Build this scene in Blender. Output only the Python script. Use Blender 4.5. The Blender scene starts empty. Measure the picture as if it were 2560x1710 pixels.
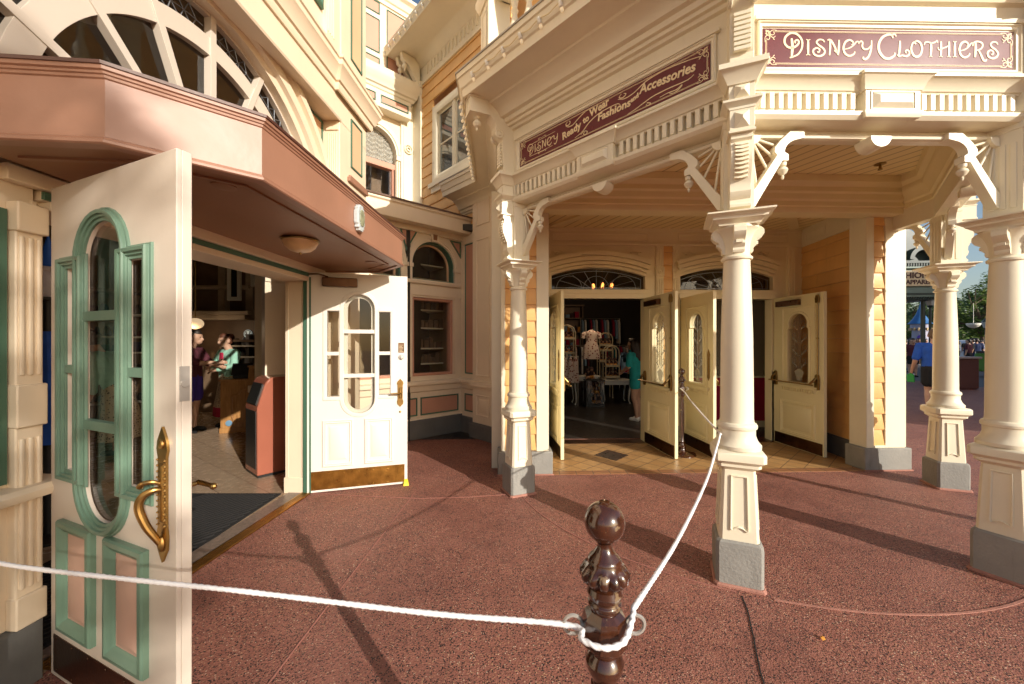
import bpy, bmesh, math, random
from mathutils import Vector, Matrix
from mathutils.geometry import tessellate_polygon
rnd = random.Random(7)
R = math.radians
S = bpy.context.scene
COL = S.collection
PI = math.pi

# ------------------------------------------------------------------ camera, sky, sun, exposure
cam_d = bpy.data.cameras.new('camera')
cam_d.sensor_width = 36.0
cam_d.lens = 13.5
cam_d.clip_start = 0.02
cam_d.clip_end = 2000
cam = bpy.data.objects.new('camera', cam_d)
COL.objects.link(cam)
cam.location = (0, 0, 1.55)
cam.rotation_euler = (R(90), 0, 0)
cam_d.dof.use_dof = True
cam_d.dof.focus_distance = 3.6
cam_d.dof.aperture_fstop = 5.6
S.camera = cam

SUN_AZ, SUN_EL = 139.0, 20.0          # clockwise from +Y (the view direction)
world = bpy.data.worlds.new('World')
S.world = world
world.use_nodes = True
wn = world.node_tree.nodes
sky = wn.new('ShaderNodeTexSky')
sky.sky_type = 'NISHITA'
sky.sun_disc = False
sky.sun_elevation = R(SUN_EL)
sky.sun_rotation = R(SUN_AZ)
sky.air_density = 1.0
sky.dust_density = 1.6
wn['Background'].inputs[1].default_value = 0.125
world.node_tree.links.new(sky.outputs[0], wn['Background'].inputs[0])

sun_d = bpy.data.lights.new('sun', 'SUN')
sun_d.energy = 4.6
sun_d.angle = R(0.5)
sun_d.color = (1.0, 0.93, 0.82)
sun = bpy.data.objects.new('sun', sun_d)
COL.objects.link(sun)
_to = Vector((math.sin(R(SUN_AZ)) * math.cos(R(SUN_EL)), math.cos(R(SUN_AZ)) * math.cos(R(SUN_EL)), math.sin(R(SUN_EL))))
sun.rotation_euler = _to.to_track_quat('Z', 'Y').to_euler()
sun.location = _to * 40

S.view_settings.view_transform = 'Standard'
S.view_settings.look = 'None'
S.view_settings.exposure = 0.22
S.view_settings.gamma = 1.0
S.render.engine = 'CYCLES'
S.cycles.use_denoising = True
S.cycles.max_bounces = 8
S.cycles.diffuse_bounces = 5
S.cycles.glossy_bounces = 4
S.cycles.transparent_max_bounces = 16
S.cycles.sample_clamp_indirect = 6.0
S.cycles.caustics_reflective = False
S.cycles.caustics_refractive = False

# ------------------------------------------------------------------ materials (all procedural)
MATS = {}
def nt(name):
    m = bpy.data.materials.new(name)
    m.use_nodes = True
    return m, m.node_tree.nodes, m.node_tree.links, m.node_tree.nodes['Principled BSDF']
def paint(name, col, rough=0.5, var=0.10, scale=2.5, bump=0.15, bscale=60.0, metal=0.0, coat=0.0, dirt=0.0, spec=0.5, island=0.0):
    """painted or plain surface: slow tone drift, fine grain in the bump, uneven gloss"""
    m, n, l, b = nt(name)
    g = n.new('ShaderNodeNewGeometry')
    no = n.new('ShaderNodeTexNoise'); no.inputs['Scale'].default_value = scale; no.inputs['Detail'].default_value = 6
    l.new(g.outputs['Position'], no.inputs['Vector'])
    mr = n.new('ShaderNodeMapRange')
    mr.inputs[1].default_value = 0.3; mr.inputs[2].default_value = 0.7
    mr.inputs[3].default_value = 1 - var; mr.inputs[4].default_value = 1 + var
    l.new(no.outputs[0], mr.inputs[0])
    mx = n.new('ShaderNodeVectorMath'); mx.operation = 'SCALE'
    mx.inputs[0].default_value = col[:3]
    l.new(mr.outputs[0], mx.inputs['Scale'])
    out = mx.outputs[0]
    if island > 0:
        ri = n.new('ShaderNodeMapRange'); ri.inputs[3].default_value = 1 - island; ri.inputs[4].default_value = 1 + island
        l.new(g.outputs['Random Per Island'], ri.inputs[0])
        m0 = n.new('ShaderNodeVectorMath'); m0.operation = 'SCALE'; l.new(out, m0.inputs[0]); l.new(ri.outputs[0], m0.inputs['Scale']); out = m0.outputs[0]
    if dirt > 0:
        n2 = n.new('ShaderNodeTexNoise'); n2.inputs['Scale'].default_value = 9; n2.inputs['Detail'].default_value = 9
        n2.inputs['Roughness'].default_value = 0.7
        st = n.new('ShaderNodeMapping'); st.inputs['Scale'].default_value = (1.6, 1.6, .3)
        l.new(g.outputs['Position'], st.inputs[0]); l.new(st.outputs[0], n2.inputs['Vector'])
        cr = n.new('ShaderNodeMapRange'); cr.inputs[1].default_value = 0.52; cr.inputs[2].default_value = 0.75
        cr.inputs[3].default_value = 0; cr.inputs[4].default_value = dirt
        l.new(n2.outputs[0], cr.inputs[0])
        mm = n.new('ShaderNodeMix'); mm.data_type = 'RGBA'
        l.new(cr.outputs[0], mm.inputs[0]); l.new(out, mm.inputs[6])
        mm.inputs[7].default_value = (col[0] * .45, col[1] * .42, col[2] * .4, 1)
        out = mm.outputs[2]
    l.new(out, b.inputs['Base Color'])
    rr = n.new('ShaderNodeMapRange'); rr.inputs[3].default_value = max(0.02, rough - .08); rr.inputs[4].default_value = rough + .08
    l.new(no.outputs[0], rr.inputs[0]); l.new(rr.outputs[0], b.inputs['Roughness'])
    b.inputs['Metallic'].default_value = metal
    b.inputs['Coat Weight'].default_value = coat
    b.inputs['Coat Roughness'].default_value = 0.12
    b.inputs['Specular IOR Level'].default_value = spec
    if bump > 0:
        n3 = n.new('ShaderNodeTexNoise'); n3.inputs['Scale'].default_value = bscale; n3.inputs['Detail'].default_value = 4
        l.new(g.outputs['Position'], n3.inputs['Vector'])
        bp = n.new('ShaderNodeBump'); bp.inputs['Strength'].default_value = bump; bp.inputs['Distance'].default_value = 0.004
        l.new(n3.outputs[0], bp.inputs['Height']); l.new(bp.outputs[0], b.inputs['Normal'])
    MATS[name] = m
    return m
def emit(name, col, strength):
    m, n, l, b = nt(name)
    b.inputs['Base Color'].default_value = (*col, 1)
    b.inputs['Emission Color'].default_value = (*col, 1)
    b.inputs['Emission Strength'].default_value = strength
    MATS[name] = m
    return m
def glass(name, tint=(.9, .92, .9), refl=1.45, rough=0.02):
    """thin pane: see-through, with a fresnel reflection"""
    m, n, l, b = nt(name)
    n.remove(b)
    t = n.new('ShaderNodeBsdfTransparent'); t.inputs[0].default_value = (*tint, 1)
    gl = n.new('ShaderNodeBsdfGlossy'); gl.inputs['Roughness'].default_value = rough
    fr = n.new('ShaderNodeFresnel'); fr.inputs['IOR'].default_value = refl
    mx = n.new('ShaderNodeMixShader')
    ge = n.new('ShaderNodeNewGeometry'); fs = n.new('ShaderNodeMath'); fs.operation = 'SUBTRACT'; fs.use_clamp = True      # reflect on the outer face of a pane only
    l.new(fr.outputs[0], fs.inputs[0]); l.new(ge.outputs['Backfacing'], fs.inputs[1])
    l.new(fs.outputs[0], mx.inputs[0]); l.new(t.outputs[0], mx.inputs[1]); l.new(gl.outputs[0], mx.inputs[2])
    l.new(mx.outputs[0], n['Material Output'].inputs[0])
    MATS[name] = m
    return m

def etched():
    m, n, l, b = nt('etched_frost'); b.inputs['Base Color'].default_value = (.5, .48, .40, 1)
    t = n.new('ShaderNodeBsdfTransparent'); mx = n.new('ShaderNodeMixShader'); mx.inputs[0].default_value = .42
    l.new(t.outputs[0], mx.inputs[1]); l.new(b.outputs[0], mx.inputs[2]); l.new(mx.outputs[0], n['Material Output'].inputs[0])
    return m
ETCH = etched()
CREAM = paint('cream_paint', (.80, .728, .56), .38, .05, 1.5, .12, 45, dirt=.08)
WARMC = paint('warm_cream_paint', (.80, .67, .505), .42, .05, 1.5, .12, 45, dirt=.06)
DOORC = paint('door_paint', (.63, .555, .475), .36, .04, 1.2, .10, 60, dirt=.06)
WHITED = paint('white_door_paint', (.72, .675, .605), .36, .04, 1.2, .08, 60, dirt=.06)
YDOOR = paint('ivory_door_paint', (.80, .71, .45), .36, .04, 1.2, .08, 60, dirt=.06)
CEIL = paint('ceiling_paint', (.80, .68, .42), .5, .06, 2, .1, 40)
PEACH = paint('peach_paint', (.76, .47, .29), .5, .05, 2, .15, 40)
PINK = paint('pink_paint', (.56, .29, .20), .5, .06, 2, .15, 40)
SIDING = paint('orange_siding_paint', (.76, .45, .17), .42, .07, 3, .3, 30, dirt=.22, island=.07)
GREEN = paint('dark_green_paint', (.065, .15, .10), .4, .08, 3, .1)
MINT = paint('mint_green_paint', (.135, .225, .165), .32, .08, 3, .1)
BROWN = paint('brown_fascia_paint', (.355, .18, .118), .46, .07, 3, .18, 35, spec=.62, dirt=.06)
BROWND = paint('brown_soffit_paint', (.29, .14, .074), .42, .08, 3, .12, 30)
GREY = paint('grey_base_paint', (.27, .26, .235), .75, .13, 4, 1.0, 55, dirt=.5)
GREYD = paint('dark_grey_base_paint', (.13, .13, .125), .7, .10, 4, .5, 55, dirt=.25)
SALMON = paint('salmon_sealant', (.38, .175, .13), .8, .12, 14, .5, 60, dirt=.3)
BLACKC = paint('black_crack_filler', (.015, .015, .015), .8, .1, 10, .3)
MAROON = paint('maroon_sign_enamel', (.125, .014, .020), .27, .06, 3, .02, 40, spec=.22)
GILT = paint('gold_cream_lettering', (.82, .66, .41), .45, .04, 6, .05)
WOOD = None
BRASS = paint('brass', (.40, .24, .08), .34, .15, 14, .05, 40, metal=1, dirt=.25)
BRASSD = paint('aged_brass', (.30, .19, .07), .35, .2, 18, .15, 40, metal=1, dirt=.4)
BRASSP = paint('brass_kick_plate', (.50, .26, .06), .30, .22, 12, .25, 90, metal=1, dirt=.5)
BRASSK = paint('dark_brass_kick_plate', (.16, .085, .05), .30, .2, 12, .25, 90, metal=1, dirt=.5)
STEEL = paint('steel', (.46, .43, .39), .45, .1, 20, .05, metal=.55)
DARK = paint('dark_interior', (.016, .013, .011), .7, .2, 3, .1)
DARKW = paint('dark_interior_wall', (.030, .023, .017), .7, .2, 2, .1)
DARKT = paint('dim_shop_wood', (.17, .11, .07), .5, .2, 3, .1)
BLACK = paint('black_plastic', (.02, .02, .02), .4, .1)
ROOFM = paint('roof_shingle', (.16, .10, .075), .85, .2, 8, .6, 40)
GLASS = glass('window_glass', (.93, .93, .91), 1.6)
GLASSD = glass('leaded_glass', (.58, .53, .46), 1.6)
LEAD = paint('lead_came', (.20, .21, .23), .4, .1, metal=.6)
ROPEM = paint('white_rope', (.84, .83, .84), .8, .06, 30, .0)
YELLOW = paint('yellow_rubber', (.80, .58, .03), .45, .05)
LACE = paint('lace_curtain', (.55, .53, .50), .8, .15, 30, .4)
BULB = emit('clear_bulb', (.9, .75, .5), .25)
LAMPG = paint('alabaster_lamp_glass', (.80, .58, .34), .3, .15, 10, .05)
GLOW = emit('glowing_bulb', (1.0, .36, .10), 9)
GLOWW = emit('glowing_downlight', (1.0, .62, .25), 1.6)
WHITE = paint('white_furniture_paint', (.80, .78, .70), .4, .04)
SKIN = paint('skin', (.56, .33, .23), .55, .06, 6, .05)
SKIN2 = paint('tanned_skin', (.42, .22, .14), .55, .06, 6, .05)
HAIR = paint('dark_hair', (.025, .016, .012), .5, .2, 60, .5, 200)
def cloth(name, c): return paint(name, c, .85, .12, 12, .4, 40)
TEAL = cloth('teal_cloth', (.015, .34, .37)); BLUE = cloth('blue_cloth', (.02, .10, .50)); BLACKF = cloth('black_cloth', (.012, .012, .014))
MAROONF = cloth('maroon_cloth', (.10, .02, .035)); PURPLE = cloth('purple_cloth', (.06, .03, .30)); MINTF = cloth('mint_shirt_cloth', (.33, .62, .50))
REDF = cloth('crimson_cloth', (.38, .01, .05)); WHITEF = cloth('white_cloth', (.78, .76, .74)); GREYF = cloth('grey_cloth', (.25, .25, .27))
LBLUE = cloth('light_blue_cloth', (.25, .42, .62)); NAVY = cloth('navy_cloth', (.012, .025, .09)); GREENF = cloth('green_cloth', (.05, .35, .08))

# boards, tiles, aggregate, wood, pattern
def aggregate():
    m, n, l, b = nt('red_aggregate')
    g = n.new('ShaderNodeNewGeometry')
    def vor(scale, feat='F1'):
        v = n.new('ShaderNodeTexVoronoi'); v.inputs['Scale'].default_value = scale; v.feature = feat
        l.new(g.outputs['Position'], v.inputs['Vector']); return v
    def noise(scale, d=5, ro=.6):
        v = n.new('ShaderNodeTexNoise'); v.inputs['Scale'].default_value = scale; v.inputs['Detail'].default_value = d; v.inputs['Roughness'].default_value = ro
        l.new(g.outputs['Position'], v.inputs['Vector']); return v
    big = noise(.9, 6); mid = noise(6, 6)
    base = n.new('ShaderNodeValToRGB')
    base.color_ramp.elements[0].position = .32; base.color_ramp.elements[0].color = (.20, .074, .055, 1)
    base.color_ramp.elements[1].position = .70; base.color_ramp.elements[1].color = (.355, .145, .103, 1)
    ad = n.new('ShaderNodeMath'); ad.operation = 'MULTIPLY_ADD'; ad.inputs[1].default_value = .45
    l.new(mid.outputs[0], ad.inputs[0])
    sc = n.new('ShaderNodeMath'); sc.operation = 'MULTIPLY'; sc.inputs[1].default_value = .58
    l.new(big.outputs[0], sc.inputs[0]); l.new(sc.outputs[0], ad.inputs[2]); l.new(ad.outputs[0], base.inputs[0])
    col = base.outputs[0]
    v1 = vor(118); v2 = vor(170)
    sep = n.new('ShaderNodeSeparateColor'); l.new(v1.outputs['Color'], sep.inputs[0])
    ramp = n.new('ShaderNodeValToRGB'); ramp.color_ramp.interpolation = 'CONSTANT'
    e = ramp.color_ramp.elements
    e[0].position = 0; e[0].color = (.045, .028, .026, 1)
    e[1].position = .11; e[1].color = (.27, .095, .07, 1)
    for p, c in ((.42, (.40, .20, .115)), (.60, (.50, .30, .17)), (.78, (.27, .12, .09)), (.90, (.66, .50, .36))):
        x = e.new(p); x.color = (*c, 1)
    l.new(sep.outputs[0], ramp.inputs[0])
    thr = n.new('ShaderNodeMath'); thr.operation = 'LESS_THAN'; thr.inputs[1].default_value = .42
    l.new(v1.outputs['Distance'], thr.inputs[0])
    cov = n.new('ShaderNodeMath'); cov.operation = 'GREATER_THAN'; cov.inputs[1].default_value = .40
    l.new(sep.outputs[1], cov.inputs[0])
    worn = n.new('ShaderNodeMapRange'); worn.inputs[1].default_value = .38; worn.inputs[2].default_value = .58; worn.inputs[3].default_value = .35; worn.inputs[4].default_value = 1
    l.new(big.outputs[0], worn.inputs[0])
    k = n.new('ShaderNodeMath'); k.operation = 'MULTIPLY'; l.new(thr.outputs[0], k.inputs[0]); l.new(cov.outputs[0], k.inputs[1])
    k2 = n.new('ShaderNodeMath'); k2.operation = 'MULTIPLY'; l.new(k.outputs[0], k2.inputs[0]); l.new(worn.outputs[0], k2.inputs[1])
    m1 = n.new('ShaderNodeMix'); m1.data_type = 'RGBA'
    l.new(k2.outputs[0], m1.inputs[0]); l.new(col, m1.inputs[6]); l.new(ramp.outputs[0], m1.inputs[7])
    s2 = n.new('ShaderNodeSeparateColor'); l.new(v2.outputs['Color'], s2.inputs[0])
    dk = n.new('ShaderNodeMath'); dk.operation = 'GREATER_THAN'; dk.inputs[1].default_value = .87; l.new(s2.outputs[2], dk.inputs[0])
    m2 = n.new('ShaderNodeMix'); m2.data_type = 'RGBA'
    l.new(dk.outputs[0], m2.inputs[0]); l.new(m1.outputs[2], m2.inputs[6]); m2.inputs[7].default_value = (.03, .018, .018, 1)
    gum = vor(1.7); gt = n.new('ShaderNodeMath'); gt.operation = 'LESS_THAN'; gt.inputs[1].default_value = .022; l.new(gum.outputs['Distance'], gt.inputs[0])
    blot = noise(2.3, 8, .65); bm_ = n.new('ShaderNodeMapRange'); bm_.inputs[1].default_value = .56; bm_.inputs[2].default_value = .72; bm_.inputs[4].default_value = .38; l.new(blot.outputs[0], bm_.inputs[0])
    m3 = n.new('ShaderNodeMix'); m3.data_type = 'RGBA'; l.new(bm_.outputs[0], m3.inputs[0]); l.new(m2.outputs[2], m3.inputs[6]); m3.inputs[7].default_value = (.10, .045, .040, 1)
    pale = noise(1.3, 7, .6); pm = n.new('ShaderNodeMapRange'); pm.inputs[1].default_value = .54; pm.inputs[2].default_value = .75; pm.inputs[4].default_value = .45; l.new(pale.outputs[0], pm.inputs[0])
    m5 = n.new('ShaderNodeMix'); m5.data_type = 'RGBA'; l.new(pm.outputs[0], m5.inputs[0]); l.new(m3.outputs[2], m5.inputs[6]); m5.inputs[7].default_value = (.44, .20, .15, 1)
    m4 = n.new('ShaderNodeMix'); m4.data_type = 'RGBA'; l.new(gt.outputs[0], m4.inputs[0]); l.new(m5.outputs[2], m4.inputs[6]); m4.inputs[7].default_value = (.05, .03, .028, 1)
    l.new(m4.outputs[2], b.inputs['Base Color'])
    b.inputs['Roughness'].default_value = .62
    rr = n.new('ShaderNodeMapRange'); rr.inputs[3].default_value = .45; rr.inputs[4].default_value = .8
    l.new(mid.outputs[0], rr.inputs[0]); l.new(rr.outputs[0], b.inputs['Roughness'])
    bp = n.new('ShaderNodeBump'); bp.inputs['Strength'].default_value = .55; bp.inputs['Distance'].default_value = .005; bp.invert = True
    l.new(v1.outputs['Distance'], bp.inputs['Height']); l.new(bp.outputs[0], b.inputs['Normal'])
    return m
GROUND = aggregate()
def bricky(name, c1, c2, mortar, w, h, rough=.4, gap=.006, off=0.0, rot=0.0, bump=.4):
    m, n, l, b = nt(name)
    g = n.new('ShaderNodeNewGeometry')
    mp = n.new('ShaderNodeMapping'); mp.inputs['Rotation'].default_value = (0, 0, rot)
    l.new(g.outputs['Position'], mp.inputs[0])
    t = n.new('ShaderNodeTexBrick'); t.offset = off; t.squash = 1
    t.inputs['Color1'].default_value = (*c1, 1); t.inputs['Color2'].default_value = (*c2, 1); t.inputs['Mortar'].default_value = (*mortar, 1)
    t.inputs['Scale'].default_value = 1; t.inputs['Mortar Size'].default_value = gap; t.inputs['Brick Width'].default_value = w; t.inputs['Row Height'].default_value = h
    l.new(mp.outputs[0], t.inputs['Vector'])
    no = n.new('ShaderNodeTexNoise'); no.inputs['Scale'].default_value = 14; no.inputs['Detail'].default_value = 8
    l.new(g.outputs['Position'], no.inputs['Vector'])
    mr = n.new('ShaderNodeMapRange'); mr.inputs[1].default_value = .3; mr.inputs[2].default_value = .7; mr.inputs[3].default_value = .88; mr.inputs[4].default_value = 1.1
    l.new(no.outputs[0], mr.inputs[0])
    sc = n.new('ShaderNodeVectorMath'); sc.operation = 'SCALE'; l.new(t.outputs[0], sc.inputs[0]); l.new(mr.outputs[0], sc.inputs['Scale'])
    l.new(sc.outputs[0], b.inputs['Base Color'])
    rr = n.new('ShaderNodeMapRange'); rr.inputs[3].default_value = rough - .15; rr.inputs[4].default_value = rough + .15
    l.new(no.outputs[0], rr.inputs[0]); l.new(rr.outputs[0], b.inputs['Roughness'])
    bp = n.new('ShaderNodeBump'); bp.invert = True; bp.inputs['Strength'].default_value = bump; bp.inputs['Distance'].default_value = .003
    l.new(t.outputs['Fac'], bp.inputs['Height']); l.new(bp.outputs[0], b.inputs['Normal'])
    return m
TILE = bricky('tan_porch_tile', (.46, .27, .11), (.40, .22, .085), (.12, .08, .05), .20, .20, .38, .005, 0, R(-43))
TILEB = bricky('brown_edge_tile', (.30, .13, .06), (.34, .16, .07), (.12, .08, .05), .20, .20, .4, .005, 0, R(2))
TILED = bricky('dark_diamond_tile', (.045, .03, .022), (.06, .035, .025), (.02, .015, .012), .20, .20, .3, .005, 0, R(-43))
FLOORT = bricky('wood_look_floor_tile', (.44, .32, .22), (.38, .27, .18), (.18, .10, .07), 1.2, .30, .25, .003, .5, R(35))
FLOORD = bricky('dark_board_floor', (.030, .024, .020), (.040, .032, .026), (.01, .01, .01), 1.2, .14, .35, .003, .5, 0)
def wood(name, c1, c2, rough=.25, scale=6, coat=.6, axis='Z', chips=False):
    m, n, l, b = nt(name)
    tc = n.new('ShaderNodeTexCoord')
    mp = n.new('ShaderNodeMapping'); mp.inputs['Scale'].default_value = (8, 8, 1)
    l.new(tc.outputs['Object'], mp.inputs[0])
    no = n.new('ShaderNodeTexNoise'); no.inputs['Scale'].default_value = scale; no.inputs['Detail'].default_value = 8; no.inputs['Distortion'].default_value = .6
    l.new(mp.outputs[0], no.inputs['Vector'])
    cr = n.new('ShaderNodeValToRGB'); cr.color_ramp.elements[0].position = .35; cr.color_ramp.elements[1].position = .7
    cr.color_ramp.elements[0].color = (*c1, 1); cr.color_ramp.elements[1].color = (*c2, 1)
    l.new(no.outputs[0], cr.inputs[0])
    out = cr.outputs[0]
    if chips:
        n2 = n.new('ShaderNodeTexNoise'); n2.inputs['Scale'].default_value = 26; n2.inputs['Detail'].default_value = 6
        l.new(tc.outputs['Object'], n2.inputs['Vector'])
        th = n.new('ShaderNodeMapRange'); th.inputs[1].default_value = .64; th.inputs[2].default_value = .67
        l.new(n2.outputs[0], th.inputs[0])
        mm = n.new('ShaderNodeMix'); mm.data_type = 'RGBA'; l.new(th.outputs[0], mm.inputs[0]); l.new(out, mm.inputs[6]); mm.inputs[7].default_value = (.20, .13, .07, 1)
        out = mm.outputs[2]
    l.new(out, b.inputs['Base Color'])
    b.inputs['Roughness'].default_value = rough; b.inputs['Coat Weight'].default_value = coat; b.inputs['Coat Roughness'].default_value = .05
    return m
WOOD = wood('dark_varnished_wood', (.030, .009, .004), (.075, .022, .008), .20, 5, 1.0, chips=True)
OAK = wood('golden_oak', (.30, .14, .045), (.46, .24, .085), .35, 4, .3)
def beadboard():
    m, n, l, b = nt('beadboard_ceiling')
    g = n.new('ShaderNodeNewGeometry')
    w = n.new('ShaderNodeTexWave'); w.wave_type = 'BANDS'; w.bands_direction = 'DIAGONAL'; w.inputs['Scale'].default_value = 3.2; w.inputs['Distortion'].default_value = 0
    mp = n.new('ShaderNodeMapping'); mp.inputs['Rotation'].default_value = (0, 0, R(20)); mp.inputs['Scale'].default_value = (1, 1, 0)
    l.new(g.outputs['Position'], mp.inputs[0]); l.new(mp.outputs[0], w.inputs['Vector'])
    cr = n.new('ShaderNodeValToRGB'); cr.color_ramp.elements[0].position = .0; cr.color_ramp.elements[1].position = .09
    cr.color_ramp.elements[0].color = (.42, .32, .16, 1); cr.color_ramp.elements[1].color = (.82, .68, .39, 1)
    l.new(w.outputs[0], cr.inputs[0]); l.new(cr.outputs[0], b.inputs['Base Color'])
    b.inputs['Roughness'].default_value = .5
    bp = n.new('ShaderNodeBump'); bp.inputs['Strength'].default_value = .5; bp.inputs['Distance'].default_value = .004
    l.new(cr.outputs[0], bp.inputs['Height']); l.new(bp.outputs[0], b.inputs['Normal'])
    return m
BEAD = beadboard()
def dotty(name, c1, c2, scale, thr):
    m, n, l, b = nt(name)
    g = n.new('ShaderNodeTexCoord')
    v = n.new('ShaderNodeTexVoronoi'); v.inputs['Scale'].default_value = scale; v.inputs['Randomness'].default_value = .75
    l.new(g.outputs['Object'], v.inputs['Vector'])
    th = n.new('ShaderNodeMapRange'); th.inputs[1].default_value = thr; th.inputs[2].default_value = thr + .03
    l.new(v.outputs['Distance'], th.inputs[0])
    mm = n.new('ShaderNodeMix'); mm.data_type = 'RGBA'; l.new(th.outputs[0], mm.inputs[0]); mm.inputs[6].default_value = (*c1, 1); mm.inputs[7].default_value = (*c2, 1)
    l.new(mm.outputs[2], b.inputs['Base Color']); b.inputs['Roughness'].default_value = .85
    MATS[name] = m
    return m
SKIRT = dotty('patterned_skirt_cloth', (.06, .03, .025), (.55, .42, .28), 32, .3)
DRESSM = dotty('dotted_dress_cloth', (.20, .015, .02), (.72, .60, .54), 17, .30)
def wallpaper():
    m, n, l, b = nt('ring_wallpaper')
    g = n.new('ShaderNodeNewGeometry')
    mp = n.new('ShaderNodeMapping'); mp.inputs['Scale'].default_value = (1, .001, 1)
    l.new(g.outputs['Position'], mp.inputs[0])
    v = n.new('ShaderNodeTexVoronoi'); v.inputs['Scale'].default_value = 6; v.inputs['Randomness'].default_value = 0
    l.new(mp.outputs[0], v.inputs['Vector'])
    sn = n.new('ShaderNodeMath'); sn.operation = 'SINE'
    ml = n.new('ShaderNodeMath'); ml.operation = 'MULTIPLY'; ml.inputs[1].default_value = 34
    l.new(v.outputs['Distance'], ml.inputs[0]); l.new(ml.outputs[0], sn.inputs[0])
    cr = n.new('ShaderNodeValToRGB'); cr.color_ramp.elements[0].position = .3; cr.color_ramp.elements[1].position = .55
    cr.color_ramp.elements[0].color = (.16, .13, .09, 1); cr.color_ramp.elements[1].color = (.44, .38, .27, 1)
    l.new(sn.outputs[0], cr.inputs[0]); l.new(cr.outputs[0], b.inputs['Base Color']); b.inputs['Roughness'].default_value = .7
    return m
WALLP = wallpaper()
def leafm(name, c1, c2):
    m, n, l, b = nt(name)
    oi = n.new('ShaderNodeNewGeometry')
    cr = n.new('ShaderNodeValToRGB'); cr.color_ramp.elements[0].color = (*c1, 1); cr.color_ramp.elements[1].color = (*c2, 1)
    l.new(oi.outputs['Random Per Island'], cr.inputs[0]); l.new(cr.outputs[0], b.inputs['Base Color'])
    b.inputs['Roughness'].default_value = .5
    t = n.new('ShaderNodeBsdfTranslucent'); l.new(cr.outputs[0], t.inputs[0])
    mx = n.new('ShaderNodeMixShader'); mx.inputs[0].default_value = .3
    l.new(b.outputs[0], mx.inputs[1]); l.new(t.outputs[0], mx.inputs[2]); l.new(mx.outputs[0], n['Material Output'].inputs[0])
    return m
LEAF = leafm('tree_leaves', (.035, .085, .012), (.17, .24, .045))
BARK = paint('bark', (.16, .11, .075), .9, .3, 20, .8, 60)

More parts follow.
